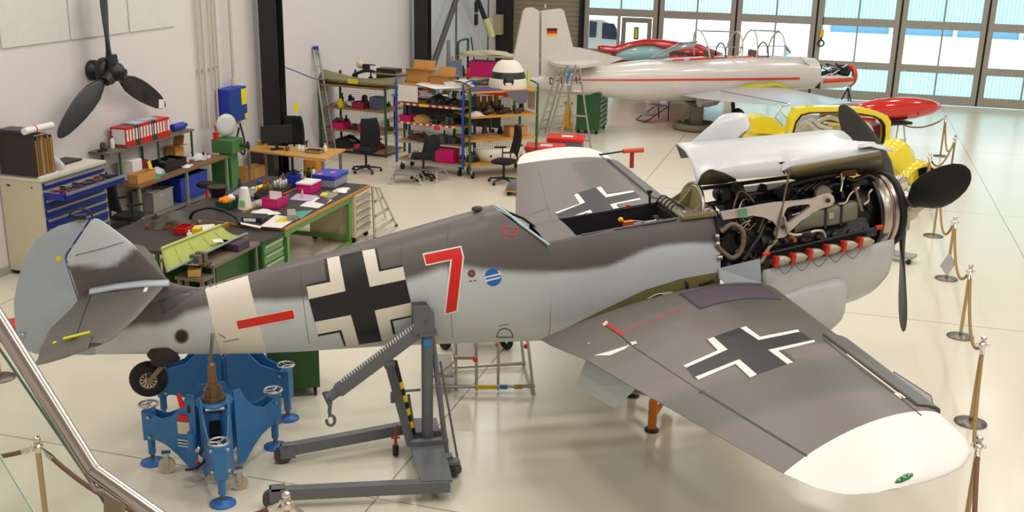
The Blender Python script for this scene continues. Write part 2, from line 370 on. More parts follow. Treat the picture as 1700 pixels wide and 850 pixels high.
LIGHT = (196, 203, 205); DARK = (96, 89, 87)
fus_m = camo_mat('camouflage_paint', LIGHT, DARK)
wing_m = camo_mat('wing_paint', (113, 103, 100), (88, 87, 80))
light_m = mat('pale_grey_paint', (164, 174, 181), .4); cowl_m = mat('cowling_grey', (194, 196, 198), .35)
white_p = mat('white_paint', (230, 227, 222), .4, var=.02); cream_p = mat('cream_paint', (226, 219, 203), .45, var=.02)
black_p = mat('black_paint', (22, 22, 24), .45); red_p = mat('red_paint', (214, 26, 12), .4); blue_p = mat('blue_decal', (20, 104, 196), .4)
olive = mat('olive_primer', (128, 120, 74), .5); olive_d = mat('olive_dark', (66, 62, 40), .6); dark_in = mat('dark_interior', (24, 23, 28), .6)
alu = mat('bare_aluminium', (186, 178, 170), .33, 1.); steel = MATS['steel']; darkmetal = mat('dark_metal', (52, 50, 54), .45, .6); blackm = mat('engine_black', (20, 20, 22), .4)
green_tank = mat('olive_grey_tank', (112, 110, 92), .4); rust = mat('worn_bronze', (120, 88, 60), .45, .5); seam = mat('panel_seam', (74, 72, 72), .6)
ANG = [2*pi*k/168 for k in range(168)]
def ring(x, c, b, w, e=2.15, top=None, slant=0.):
    pts = []
    for t in ANG:
        y = w*np.sign(cos(t))*abs(cos(t))**(2/e); z = c+b*np.sign(sin(t))*abs(sin(t))**(2/e)
        if top is not None and z > top: z = top+min(.03, (z-top)*.12)
        xx = x
        if slant and z > .17: xx = x-slant*(z-.17)
        pts.append((xx, y, z))
    return pts
FX = [-8.10, -7.6, -7.05, -6.66, -6.3, -5.9, -5.5, -5.0, -4.7, -4.35, -3.9]
FT = [.03, .03, .062, .135, .195, .25, .32, .405, .455, .505, .52]
FB = [-.46, -.525, -.605, -.655, -.69, -.72, -.75, -.80, -.83, -.87, -.92]
FW = [.035, .115, .20, .245, .28, .31, .34, .375, .395, .41, .42]
def fsec(x):
    w_ = ip(x, FX, FW); t = ip(x, FX, FT); b = ip(x, FX, FB); c = (t+b)/2; m = (t-b)/2
    return c, sqrt(max(m*m-(w_*.31)**2, .01)), w_
rings = []
for x in np.linspace(-8.10, -4.5, 190):
    c, b, w_ = fsec(x); rings.append(ring(x, c, b, w_))
for k in range(1, 14):
    t = k/13; x = -4.5+t*.60; c, b, w_ = fsec(x); rings.append(ring(x, c, b, w_, slant=1.22*t if t > 0 else 0))
REAR = rings
# light-edged slanted frame behind the cockpit and the dark opening inside it
g = G(); g.loft(rings, 0, True, True, False)
end = rings[-1]; cc = np.array(end).mean(0)
inn = [tuple(np.array(p)+(cc-np.array(p))*.07) for p in end]; n = len(end)
g.add([tuple(p) for p in end]+inn, [(j, (j+1) % n, n+(j+1) % n, n+j) for j in range(n)], 1, False)
inn2 = [(p[0]-.12, p[1]*.95, p[2]) for p in inn]
g.add(inn+inn2, [(j, (j+1) % n, n+(j+1) % n, n+j) for j in range(n)], 2, False); g.add(inn2, [tuple(range(n))], 3, False)
# forward fuselage: floor and sides up to the sill, deck with the cockpit opening
xs = list(np.linspace(-3.9, -3.66, 8))+list(np.linspace(-3.6, -2.56, 30))+list(np.linspace(-2.5, -2.19, 10))
rf = []
for x in xs:
    tp = ip(x, [-3.9, -3.6, -2.9, -2.2], [.17, .19, .235, .265]); w_ = ip(x, [-3.9, -3.2, -2.2], [.42, .43, .425]); b0 = ip(x, [-3.9, -3.4, -2.2], [-.92, -.96, -.97])
    c = -.2; b = sqrt((c-b0)**2-(w_*.31)**2); pts = []
    for t in ANG:
        e = 2.3; y = w_*np.sign(cos(t))*abs(cos(t))**(2/e); z = c+b*np.sign(sin(t))*abs(sin(t))**(2/e)*(1 if sin(t) < 0 else .8)
        if z > tp: 
            y *= 1.0; z = tp+.035*sqrt(max(0, 1-(y/w_)**2))
        pts.append((x, y, z))
    rf.append(pts)
n = 168; vs = [p for r in rf for p in r]; fs = []
for i in range(len(rf)-1):
    for j in range(n):
        k = (j+1) % n; ys = (rf[i][j][1]+rf[i][k][1])/2; zt = rf[i][j][2] > ip(xs[i], [-3.9, -3.6, -2.9, -2.2], [.17, .19, .235, .265])-.005
        if zt and abs(ys) < .31 and -3.61 < xs[i] < -2.57: continue
        fs.append((i*n+j, i*n+k, (i+1)*n+k, (i+1)*n+j))
g.add(vs, fs, 0, True)
g.add(rf[-1], [tuple(range(n))], 3, False)
FUS_TREE_G = G(); FUS_TREE_G.v = list(g.v); FUS_TREE_G.f = list(g.f)
tree = BVHTree.FromPolygons([Vector(v) for v in g.v], g.f)
def cast(px, py, tr=None, off=.002):
    d = Vector(lray(px, py)).normalized(); h = (tr or tree).ray_cast(Vector(CLv), d)
    return None if h[0] is None else h[0]-d*off
def decal(g, poly, mi, tr=None, off=.003, step=9):
    import bmesh
    bm = bmesh.new(); vs = [bm.verts.new((p[0], p[1], 0)) for p in poly]; bm.faces.new(vs); bm.normal_update()
    bmesh.ops.triangulate(bm, faces=bm.faces[:])
    for _ in range(5):
        es = [e for e in bm.edges if e.calc_length() > step]
        if not es: break
        bmesh.ops.subdivide_edges(bm, edges=es, cuts=1); bmesh.ops.triangulate(bm, faces=bm.faces[:])
    idx = {}; vv = []
    for v in bm.verts:
        h = cast(v.co.x, v.co.y, tr, off)
        if h is not None: idx[v] = len(vv); vv.append(tuple(h))
    ff = []
    for f in bm.faces:
        if all(v in idx for v in f.verts):
            q = [Vector(vv[idx[v]]) for v in f.verts]
            if max((q[i]-q[i-1]).length for i in range(3)) < .6: ff.append(tuple(idx[v] for v in f.verts)[::-1])
    bm.free(); g.add(vv, ff, mi, True)
def circ(cx, cy, r, n=28, ry=None): return [(cx+r*cos(2*pi*k/n), cy+(ry or r)*sin(2*pi*k/n)) for k in range(n)]
# camouflage boundary on the side (dark above)
cb = [(215, 545), (232, 540), (262, 540), (285, 535), (310, 520), (350, 510), (400, 503), (430, 499), (460, 500), (505, 497), (600, 488), (660, 470), (700, 458), (730, 446), (770, 443), (800, 448), (850, 452), (900, 453), (960, 450), (1010, 443), (1040, 430), (1070, 416), (1100, 408), (1140, 404), (1192, 404)]
cbl = []
for p in cb:
    h = cast(*p)
    if h: cbl.append((h.x, h.z))
cbl.sort(); cbx = [c[0] for c in cbl]; cbz = [c[1] for c in cbl]
soft = lambda x: .035 if x < -3.9 else .022
def camo_fus(v):
    x, y, z = v; zb = ip(x, cbx, cbz); return min(1, max(0, .5+(z-zb)/(2*soft(x))))
def set_camo(o, fn):
    a = o.data.attributes.new('camo', 'FLOAT', 'POINT'); a.data.foreach_set('value', [fn(v.co) for v in o.data.vertices])
# markings on the fuselage
mats_f = [fus_m, light_m, olive_d, dark_in, cream_p, black_p, red_p, blue_p, olive, seam, white_p]
decal(g, [(339, 474), (345, 500), (352, 535), (367, 590), (443, 588), (437, 565), (425, 515), (416, 480), (410, 450), (375, 461)], 4, step=7)
K = 4.047
def Z8(l): return [(320+x/K, 390+y/K) for x, y in l]
decal(g, Z8([(880, 162), (1228, 86), (1240, 90), (1270, 232), (1410, 200), (1418, 212), (1440, 300), (1465, 455), (1350, 480), (1325, 570), (1340, 568), (1362, 700), (1270, 735), (1120, 755), (1030, 765), (985, 650), (842, 680), (835, 640), (760, 335), (900, 300)]), 5, off=.0022) if False else None
arms = [
 ([(880, 162), (905, 158), (930, 310), (925, 318), (765, 350), (760, 337), (898, 304)], 5),
 ([(1215, 95), (1238, 90), (1268, 230), (1408, 202), (1415, 216), (1252, 247)], 5),
 ([(838, 668), (985, 636), (1000, 636), (1033, 748), (1018, 748), (985, 655), (842, 682)], 5),
 ([(1323, 570), (1470, 536), (1474, 550), (1342, 580), (1362, 665), (1348, 668)], 5),
 ([(900, 158), (983, 140), (1027, 378), (780, 432), (765, 348), (925, 316)], 4),
 ([(1137, 106), (1222, 92), (1252, 247), (1413, 213), (1430, 300), (1190, 350)], 4),
 ([(820, 585), (1062, 538), (1118, 738), (1032, 748), (998, 638), (840, 668)], 4),
 ([(1222, 508), (1466, 455), (1472, 540), (1325, 570), (1348, 690), (1270, 716)], 4),
 ([(983, 140), (1137, 106), (1190, 350), (1430, 300), (1466, 455), (1222, 508), (1270, 714), (1118, 738), (1062, 538), (820, 585), (780, 432), (1027, 378)], 5)]
for i, (q, mi) in enumerate(arms): decal(g, Z8(q), mi, off=.0025+.0004*i)
decal(g, Z8([(288, 574), (680, 496), (692, 566), (303, 640)]), 10, off=.005); decal(g, Z8([(293, 580), (673, 504), (685, 562), (306, 634)]), 6, off=.006)
def Z4(l): return [(480+x/3.695, 370+y/3.695) for x, y in l]
decal(g, Z4([(818, 188), (1056, 140), (1074, 208), (1036, 546), (948, 566), (988, 232), (838, 264)]), 10, off=.003)
decal(g, Z4([(828, 196), (1050, 150), (1064, 210), (1026, 538), (960, 556), (1000, 222), (842, 254)]), 6, off=.004)
decal(g, circ(818.5, 460.5, 14, ry=14.5), 7, off=.003)
for q in ([(806, 459), (831, 453), (831, 456), (806, 462)], [(806, 465), (831, 459), (831, 462), (806, 468)]): decal(g, q, 10, off=.004)
for a0 in (-.9, -.1+pi*.82):
    q = [(818.5+r*cos(a), 460.5+r*sin(a)*1.03) for r, aa in ((14.6, [a0+.09*k for k in range(9)]), (12.2, [a0+.09*k for k in range(8, -1, -1)])) for a in aa]; decal(g, q, 10, off=.0045)
decal(g, circ(783, 454, 6.6), 6, off=.003); decal(g, circ(783, 454, 5.4), 9, off=.004); decal(g, circ(783, 454, 2.4), 8, off=.005)
# small stencil lines
for q in ([(779, 466.2), (784, 465.6), (784, 467), (779, 467.6)], [(786, 465.4), (791, 464.8), (791, 466.2), (786, 466.8)], [(371, 567), (396, 562.5), (396, 563.6), (371, 568)], [(363, 554), (375, 561), (374.4, 562), (362.4, 555)], [(828, 541), (845, 538), (845, 538.8), (828, 541.8)]): decal(g, q, 9, off=.006)
# red step outline, black half-round filler outline
def outline(g, pts, wd, mi, off=.005):
    for a, b in zip(pts[:-1], pts[1:]):
        dx, dy = b[0]-a[0], b[1]-a[1]; L = sqrt(dx*dx+dy*dy) or 1; nx, ny = -dy/L*wd/2, dx/L*wd/2; ex, ey = dx/L*wd*.3, dy/L*wd*.3
        decal(g, [(a[0]+nx-ex, a[1]+ny-ey), (b[0]+nx+ex, b[1]+ny+ey), (b[0]-nx+ex, b[1]-ny+ey), (a[0]-nx-ex, a[1]-ny-ey)], mi, off=off)
outline(g, [(833.6, 375), (834.5, 385), (840, 389.5), (853, 390.5), (858.5, 388), (860.5, 377)], 2.0, 6)
outline(g, [(835, 376.5), (846, 378.5), (859.5, 378)], 1.0, 6)
outline(g, [(838+13.5*cos(pi+k*pi/10), 560+14.5*sin(pi+k*pi/10)) for k in range(11)]+[(824.5, 560)], 1.4, 5)
decal(g, circ(301.5, 558.5, 12.4), 8, off=.003); decal(g, circ(301.5, 558.5, 9.6), 5, off=.004)
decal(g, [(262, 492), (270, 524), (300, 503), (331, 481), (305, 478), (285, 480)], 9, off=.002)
# olive primer strip below the missing wing fairing
decal(g, [(902, 564), (950, 540), (1000, 515), (1035, 498), (1072, 481), (1130, 463), (1191, 452), (1196, 500), (1180, 560), (1000, 590), (920, 572)], 8, off=.004)
for pts in ([(498, 433), (500, 470), (506, 520), (514, 577)], [(606, 405), (612, 440)], [(748, 352), (742, 400), (745, 470), (752, 566)], [(668, 383), (664, 440)], [(1017, 417), (1021, 431)]): outline(g, pts, .7, 9, .002) if pts[0][0] not in (606,) else None
fus = obj('fuselage', g, mats_f, PL); set_camo(fus, camo_fus)
# cockpit tub
g = G(); g.bx(-3.6, -2.56, -.31, -.30, -.35, .2).bx(-3.6, -2.56, .30, .31, -.35, .22).bx(-3.62, -3.6, -.31, .31, -.35, .2).bx(-2.58, -2.56, -.31, .31, -.35, .25).bx(-3.6, -2.56, -.3, .3, -.36, -.35)
tub = obj('cockpit_interior', g, dark_in, PL)
g = G()
for pp in ([(-3.55, -.325, .215), (-2.6, -.325, .26)], [(-3.6, .325, .21), (-2.6, .325, .25)]): obj('sill_rail', G().tube(pp, .012), mat('sill_violet_grey', (70, 66, 84), .4), PL)
g = G()
for k in range(10):
    random.seed(k); y = random.uniform(-.25, .28); x = random.uniform(-3.4, -2.7)
    g.tube(spline([(x, y, .0), (x+.15, y+.04, .08), (x+.35, y-.05, .05), (x+.4, y, -.2)]), .008, 0, 6)
for k in range(7): g.lathe([(.045, 0), (.045, .05)], (-2.62, -.2+.07*k, .12+.02*(k % 2)), (-1, 0, 0), 1, 12)
g.cyl((-2.95, .2, .1), (-2.65, .05, .16), .01, mi=2)
obj('instrument_panel', g, [blackm, darkmetal, alu], PL)
p = LY(1043, 371, 0.); obj('throttle_quadrant', G().box(p, (.1, .06, .05), 0).ball(LY(1030.5, 365, .05), .028, 1).cyl(LY(1045, 366, .05), LY(1085, 370, -.05), .008, mi=2), [mat('orange_lever', (206, 92, 20), .4), mat('yellow_knob', (230, 190, 20), .4), alu], PL)
p0 = LY(1043.5, 354, .2); p1 = LY(1042.5, 345, .2)
obj('canopy_lever', G().cyl(p0, p1, .008, mi=0).cyl(p1, p1+np.array([0, 0, .03]), .018, mi=1, n=10), [blackm, red_p], PL)
# headrest glazing strip (thin panels of the slanted frame)
a, b = LY(823, 341, -.05), LY(911, 404, -.36)
e0 = [LY(*p, y) for p, y in (((829, 344), -.02), ((865, 371), -.25), ((888, 378), -.1), ((908, 402), -.34))]
g = G(); g.tube([LY(823, 341, 0), LY(840, 352, -.1), LY(865, 372.5, -.28), LY(912, 407, -.40)], .012, 0, 8); g.tube([LY(826, 343, .05), LY(845, 353, .1), LY(868, 362, .15), LY(893, 380, .2), LY(905, 400, .1)], .012, 1, 8)
obj('canopy_frame', g, [mat('pale_blue_edge', (176, 200, 210), .35), darkmetal], PL)
obj('antenna_cover', G().lathe([(.001, .03), (.02, .03), (.05, .02), (.055, 0)], LY(792, 346, 0)+np.array([0, 0, -.01]), (0, 0, 1), 0, 16), darkmetal, PL)

# ---- fin and rudder
RZs = [-.46, -.40, -.378, -.288, -.086, .139, .301, .539, .688, .783, .806]
RTE = [-8.15, -8.45, -8.62, -8.725, -8.722, -8.69, -8.63, -8.52, -8.39, -8.18, -7.94]
HZ = [-.46, .49, .80]; HX = [-8.075, -8.19, -7.925]
LZs = [-.30, -.1, .05, .06, .13, .319, .567, .75, .80, .812]; LEs = [-7.2, -7.15, -7.08, -7.16, -7.335, -7.464, -7.632, -7.80, -7.86, -7.92]
def th(u, t): u = min(max(u, 0), 1); return 5*t*(.2969*sqrt(u)-.126*u-.3516*u*u+.2843*u**3-.1036*u**4)
def foilz(zs, xa, xb, n=18, tip=None):
    rs = []
    for z in zs:
        le = ip(z, LZs, LEs); te = ip(z, RZs, RTE); ch = le-te; t = .085*(1-.35*max(0, z)/.8)
        if z > .76: t *= sqrt(max(.03, 1-((z-.76)/.055)**2))
        if z < -.42: t *= .5
        a, b = xa(z), xb(z); up = []; dn = []
        for k in range(n+1):
            s = .5-.5*cos(pi*k/n); x = a+(b-a)*s; u = (le-x)/ch; y = th(u, t)*ch
            up.append((x, y, z)); dn.append((x, -y, z))
        rs.append(up+dn[::-1])
    return rs
zs = [z for z in np.linspace(-.28, .76, 26)]+[.775, .79, .80, .808]
g = G().loft(foilz(zs, lambda z: ip(z, LZs, LEs), lambda z: min(ip(z, LZs, LEs)-.005, ip(z, HZ, HX)+.008)), 0)
fin_tree = BVHTree.FromPolygons([Vector(v) for v in g.v], g.f)
fb = [(113, 441), (130, 440), (150, 441), (165, 444), (180, 443), (196, 437), (208, 425), (222, 412), (232, 404)]
fl = sorted([(h.x, h.z) for h in (cast(*p, fin_tree) for p in fb) if h]); fx = [q[0] for q in fl]; fz = [q[1] for q in fl]
for pts in ([(125, 424), (165, 414), (205, 402)],): 
    outl = pts
fin = obj('fin', g, [fus_m, seam], PL); set_camo(fin, lambda v: min(1, max(0, .5-(v[2]-ip(v[0], fx, fz))/.05)))
g = G()
import bmesh
for a, b in zip([(125, 424), (145, 419), (165, 414), (185, 408)], [(145, 419), (165, 414), (185, 408), (205, 402)]):
    h0, h1 = cast(*a, fin_tree), cast(*b, fin_tree)
    if h0 and h1: g.tube([h0, h1], .003, 0, 5)
obj('fin_seam', g, seam, PL)
zs = [-.46, -.44, -.41, -.38, -.34]+[z for z in np.linspace(-.3, .76, 26)]+[.775, .79, .80]
g = G().loft(foilz(zs, lambda z: ip(z, HZ, HX)-.012, lambda z: ip(z, RZs, RTE)), 0)
rud_tree = BVHTree.FromPolygons([Vector(v) for v in g.v], g.f)
for c in ((97, 429),): decal(g, circ(c[0], c[1], 5), 1, rud_tree, .003)
rud = obj('rudder', g, [light_m, mat('yellow_tape', (222, 214, 30), .5)], PL)
decal(G(), [], 0) if False else None
g = G(); decal(g, [(108, 423), (116, 421), (117, 429), (110, 430)], 0, fin_tree, .004); obj('tape_patch', g, MATS['yellow_tape'], PL, label='small yellow tape patch')
g = G().ball(LY(38, 556, -.02), .02).cyl(LY(38, 556, -.02), LY(42, 557, -.02), .01); obj('tail_light', g, steel, PL)
# headset-like rudder lock resting on the fin tip
g = G(); g.tube(spline([LY(154, 364, 0), LY(150, 352, 0), LY(135, 347, .02), LY(118, 352, .03), LY(115, 362, .03)]), .008); g.box(LY(133, 360, -.02), (.1, .05, .04))
single('control_lock', 'thin black wire control lock clipped over the top of the grey rudder', 'lock', g, blackm, world=False, M=AM)

# ---- stabiliser and elevators
tail_m = camo_mat('tail_paint', (104, 98, 94), (84, 82, 74))
def stab(sg):
    ZS = .14; ys = list(np.linspace(.05, 1.3, 14))+[1.36, 1.42, 1.47, 1.51, 1.535]
    LEy = lambda y: ip(y, [0, .9, 1.3, 1.45, 1.5, 1.54], [-7.37, -7.56, -7.68, -7.78, -7.86, -7.98])
    Hy = lambda y: ip(y, [0, 1.28, 1.3, 1.54], [-8.02, -7.98, -7.84, -7.86])
    TEy = lambda y: ip(y, [0, .35, .73, 1.45, 1.51, 1.54], [-8.12, -8.16, -8.27, -8.27, -8.24, -8.17])
    def sec(y, a, b, n=16):
        le, te = LEy(y), TEy(y); ch = le-te; t = .085; k2 = sqrt(max(.04, 1-(max(0, y-1.42)/.125)**2)); up = []; dn = []
        for k in range(n+1):
            s = .5-.5*cos(pi*k/n); x = a+(b-a)*s; zz = th((le-x)/ch, t)*ch*k2; dr = .20*max(0, a-x) if a < LEy(y)-.3 or abs(a-LEy(y)) > .02 else 0; up.append((x, sg*y, ZS+zz-dr)); dn.append((x, sg*y, ZS-zz-dr))
        return up+dn[::-1]
    ys1 = [y for y in ys if y < 1.47]
    g = G().loft([sec(y, LEy(y), Hy(y)+.006) for y in ys1], 0); tr = BVHTree.FromPolygons([Vector(v) for v in g.v], g.f)
    if sg < 0:
        decal(g, [(237, 485), (243, 472), (249, 471), (243, 484)], 1, tr, .004)
    s_ = obj('stabiliser', g, [tail_m, cream_p], PL); set_camo(s_, lambda v: .8)
    g = G().loft([sec(y, Hy(y)-.006, TEy(y)) for y in ys], 0); e = obj('elevator', g, [tail_m], PL); set_camo(e, lambda v: .8)
    if sg < 0:
        g = G().tube([LZ(105, 563, .16), LZ(150, 552, .17)], .014, 0, 6).tube([LZ(88, 570, .155), LZ(93, 568, .155)], .01, 0, 6); obj('elevator_gauge', g, MATS['yellow_tape'], PL, label='yellow trim gauge strip')
        g = G().add([LZ(*p, z) for p, z in (((145, 484), .16), ((262, 458), .16), ((271, 466), .15), ((271, 474), .13), ((262, 468), .16), ((148, 493), .15))], [(0, 1, 2, 3, 4, 5)], 0)
        g = G().loft([[tuple(np.array(c)+np.array([0, yy, zz])) for yy, zz in ((.04, .035), (-.0, .022), (-.03, .008), (-.035, -.012), (.0, -.012))] for c in ((-8.03, -.10, .16), (-7.8, -.13, .185), (-7.55, -.14, .185), (-7.42, -.11, .16), (-7.35, -.06, .14))], 0)
        obj('stabiliser_fillet', g, light_m, PL)
stab(-1); stab(1)
# ---- tail wheel
c = LY(247, 629, 0.)
g = G().torus(c, .115, .062, (0, 1, 0), 0, 28, 12)
tw = obj('tail_wheel', g, rub, PL)
g = G().lathe([(.02, -.045), (.075, -.045), (.088, -.055), (.088, .055), (.02, .045)], c, (0, 1, 0), 0, 20)
for k in range(12):
    a = 2*pi*k/12; g.box(c+np.array([.05*cos(a), -.05, .05*sin(a)]), (.03, .01, .008), 1, None, 0, 0, -a)
obj('hub', g, [alu, darkmetal], tw)
g = G().tube([c+np.array([0, -.08, 0]), c+np.array([.13, -.08, .12]), c+np.array([.16, -.03, .2]), c+np.array([.18, 0, .3])], [.022, .026, .04, .045]).cyl(c+np.array([0, -.1, 0]), c+np.array([0, .06, 0]), .015)
obj('tail_wheel_fork', g, mat('green_grey', (128, 124, 86), .45), PL)
obj('tail_wheel_gaiter', G().lathe([(.13, .1), (.15, .02), (.12, -.03), (.14, -.06), (.09, -.09)], c+np.array([.17, 0, .22]), (0, 0, 1), 0, 16), mat('gaiter', (48, 42, 40), .8), PL)

# ---- wings
def naca(u, t): return th(u, t), .02*4*u*(1-u)
def wing_geo(s):      # s=-1 near, +1 far
    sh = .045
    LEf = lambda y: ip(y, [.3, .6, 2.6, 4.1, 4.5, 4.7, 4.85, 4.94, 4.97], [-1.60, -1.62, -1.83, -2.0, -2.07, -2.16, -2.32, -2.52, -2.85])+sh*y*s
    TEf = lambda y: ip(y, [.3, .9, 2.5, 4.0, 4.5, 4.75, 4.9, 4.94, 4.97], [-4.05, -4.0, -3.70, -3.40, -3.30, -3.22, -3.12, -3.03, -2.9])+sh*y*s
    z0 = lambda y: -.63+.11*y
    def pt(y, u, side):
        le, te = LEf(y), TEf(y); ch = le-te; t = ip(y, [.4, 4.2, 4.97], [.135, .115, .11]); q, cam_ = naca(u, t)
        k = sqrt(max(.02, 1-max(0, (y-4.35)/.635)**2.2)) if y > 4.35 else 1
        return (le-ch*u, s*y, z0(y)+(cam_+side*q*k)*ch+.03*ch*(.5-u)*.6-.10*max(0, (1.7-y)/1.15)*u**1.5)
    return LEf, TEf, pt
def build_wing(s):
    LEf, TEf, pt = wing_geo(s); NU = 26
    us = [.5-.5*cos(pi*k/NU) for k in range(NU+1)]
    # white tip boundary: y at leading edge 4.08, at trailing edge 4.53
    yb = lambda u: 4.10+.40*u**1.6
    span = list(np.linspace(.54, 4.0, 64))
    rows_g = [[lambda u, y=y: y+(yb(u)-4.1)*max(0, (y-2.6)/1.5)][0] for y in span]+[yb]
    def loop(fy): return [pt(min(fy(u), 4.965), u, 1) for u in us]+[pt(min(fy(u), 4.965), u, -1) for u in us[::-1][1:-1]]
    g = G().loft([loop(f) for f in rows_g], 0, caps=False)
    tips = [lambda u, k=k: yb(u)+(4.965-yb(u))*(1-(1-k/10)**1.7) for k in range(11)]
    g.loft([loop(f) for f in tips], 1, caps=False)
    tr = BVHTree.FromPolygons([Vector(v) for v in g.v], g.f)
    return g, tr, pt, LEf, TEf
def wing_camo(v):
    x, y, z = v; a = abs(y)
    if a < 1.5 and y < 0: return 1.0 if x > -2.5 else (.35 if x > -3.3 else .2)
    if a < 2.6: return min(1, max(0, .15+.9*max(0, (x+2.75)/.4)))
    if a < 3.7: t = (a-2.85)/.2; lim = min(1, max(0, t)); t2 = min(1, max(0, (3.75-a)/.15)); return lim*t2*.95
    return .15
g, tr, pt, LEf, TEf = build_wing(-1); NEAR_TREE = tr
mats_w = [wing_m, white_p, black_p, seam, red_p, cream_p]
Q = 2.298
def Z6(l): return [(900+x/Q, 430+y/Q) for x, y in l]
# near wing cross
for i, (q, mi) in enumerate([
 ([(622, 308), (760, 258), (790, 256), (832, 294), (975, 264), (988, 272), (1025, 300), (1048, 314), (920, 345), (966, 385), (945, 396), (822, 440), (790, 455), (735, 405), (600, 458), (582, 460), (538, 405), (662, 350)], 3),
 ([(630, 306), (655, 297), (708, 345), (552, 415), (538, 406), (670, 348)], 1), ([(755, 262), (778, 256), (832, 296), (975, 268), (984, 277), (826, 309)], 1),
 ([(862, 346), (1038, 308), (1042, 316), (900, 350), (958, 394), (935, 400)], 1), ([(584, 449), (752, 382), (820, 440), (794, 452), (738, 400), (596, 460)], 1),
 ([(655, 297), (755, 262), (826, 309), (984, 277), (1024, 305), (862, 346), (935, 400), (820, 438), (752, 382), (584, 449), (552, 413), (708, 345)], 2)]): decal(g, Z6(q), mi, tr, .003+.0005*i, step=7)
def wl(pts, wd, mi, off=.003):
    for a, b in zip(pts[:-1], pts[1:]):
        dx, dy = b[0]-a[0], b[1]-a[1]; L = sqrt(dx*dx+dy*dy); nx, ny = -dy/L*wd/2, dx/L*wd/2
        decal(g, [(a[0]+nx, a[1]+ny), (b[0]+nx, b[1]+ny), (b[0]-nx, b[1]-ny), (a[0]-nx, a[1]-ny)], mi, tr, off, step=14)
wl([(1003, 540), (1030, 557), (1053, 577), (1165, 650)], 1.6, 2); wl([(1165, 650), (1250, 702), (1340, 757)], 3.6, 2)
wl([(1003, 534), (1035, 556)], 4, 4, .004)
for k in range(20):
    t = k/20; a = (1036+t*105, 551-t*43); wl([a, (a[0]+3.2, a[1]-1.3)], 1.6, 4, .004)
wl([(1366, 562), (1400, 590), (1440, 622), (1500, 665), (1530, 690)], 2.0, 2)
decal(g, [(985, 590), (1012, 583), (1046, 572), (1038, 579), (1012, 590)], 1, tr, .006); decal(g, [(1046, 568), (1055, 566), (1058, 570), (1049, 573)], 5, tr, .007); decal(g, [(1000, 538), (1006, 532), (1010, 535), (1004, 541)], 5, tr, .007)
for pts in ([(1160, 652), (1170, 649)], [(1040, 568), (1056, 572)]): wl(pts, 3, 2, .005)
nw = obj('wing', g, mats_w, PL, label='near wing with white tip'); set_camo(nw, wing_camo)
# slat (forward of a dark gap), aileron gap is a dark line; leading edge slat slightly proud
def slat(s, y0, y1, pt, LEf, TEf):
    ys = np.linspace(y0, y1, 14); rs = []
    for y in ys:
        up = [np.array(pt(y, u, 1))+np.array([.035, 0, .006]) for u in (.13, .09, .055, .03, .012, .003)]; dn = [np.array(pt(y, u, -1))+np.array([.035, 0, 0]) for u in (.003, .012, .03, .06)]
        rs.append([tuple(p) for p in up+dn])
    g = G().loft(rs, 0); o = obj('leading_edge_slat', g, [wing_m], PL); set_camo(o, lambda v: .7)
slat(-1, 2.35, 4.02, pt, LEf, TEf)
g = G()
for yy in (3.25, 3.3): pass
p0, p1 = cast(1408, 594, tr), cast(1500, 667, tr)
pp = [cast(x, y, tr) for x, y in ((1404, 590), (1440, 618), (1470, 641), (1496, 661))]
g.tube([p+Vector((0.01, 0, .004)) for p in pp], .008, 0, 6); obj('slat_gap_edge', g, cream_p, PL)
p = cast(1494, 658, tr); obj('slat_bracket', G().box(p, (.04, .09, .012)), alu, PL)
h = Vector(pt(4.90, .42, 1))
g = G(); g.lathe([(.002, -.09), (.018, -.06), (.026, 0), (.022, .04), (.002, .09)], h+Vector((.0, .0, -.01)), (1, .35, 0), 0, 12); obj('navigation_light', g, mat('green_glass', (6, 120, 50), .08, coat=1), PL, label='green navigation light')
# flap and radiator flap hanging below the near wing root
def plate(name, pts, m, t=.012, lab=None):
    a = [np.array(p) for p in pts]; nrm = np.cross(a[1]-a[0], a[2]-a[0]); nrm = nrm/np.linalg.norm(nrm)*t
    return obj(name, G().prism(a, nrm), m, PL, label=lab)
plate('radiator_flap', [LZ(978, 586, -.62), LZ(1060, 640, -.62), LZ(1020, 678, -.98), LZ(955, 640, -.98)], mat('flap_pale', (186, 196, 198), .45), lab='pale grey drooped radiator flap')
plate('landing_flap', [LZ(992, 577, -.55), LZ(1050, 563, -.50), LZ(1030, 583, -.56)], white_p)
obj('flap_hinge_strip', G().tube([cast(975, 570, tr) or LZ(975, 570, -.5), LZ(1000, 572, -.52)], .01, 0, 6), alu, PL)
plate('radiator_panel', [LZ(985, 592, -.6), LZ(1050, 580, -.6), LZ(1100, 660, -.7), LZ(1050, 650, -.75)], mat('flap_under_grey', (128, 136, 132), .5))
# protective pad on the near wing root
g = G(); rows = []
tl, tr_, br, bl = (1128, 487), (1255, 470), (1298, 497), (1160, 513)
for i in range(9):
    r = []
    for j in range(21):
        u, v = j/20, i/8
        top = (gap(1128, 1262, u), gap(488, 472, u)-9*sin(pi*u)*.6); bot = (gap(1162, 1298, u), gap(513, 498, u)-12*sin(pi*u)*.7)
        q = (gap(top[0], bot[0], v), gap(top[1], bot[1], v)); h = cast(q[0], q[1], tr, .012)
        r.append(h)
    rows.append(r)
rows = [[tuple(p) if p else None for p in r] for r in rows]
last = None
for r in rows:
    for j in range(len(r)):
        if r[j] is None: r[j] = tuple(LZ(1262, 474, -.42)) if last is None else last
        last = r[j]
g.grid(rows, 0)
single('protective_mat', 'thin dark mauve-grey mat laid over the near wing root of the fighter', 'mat', g, mat('mauve_mat', (84, 72, 84), .9), M=AM, solid=.012)

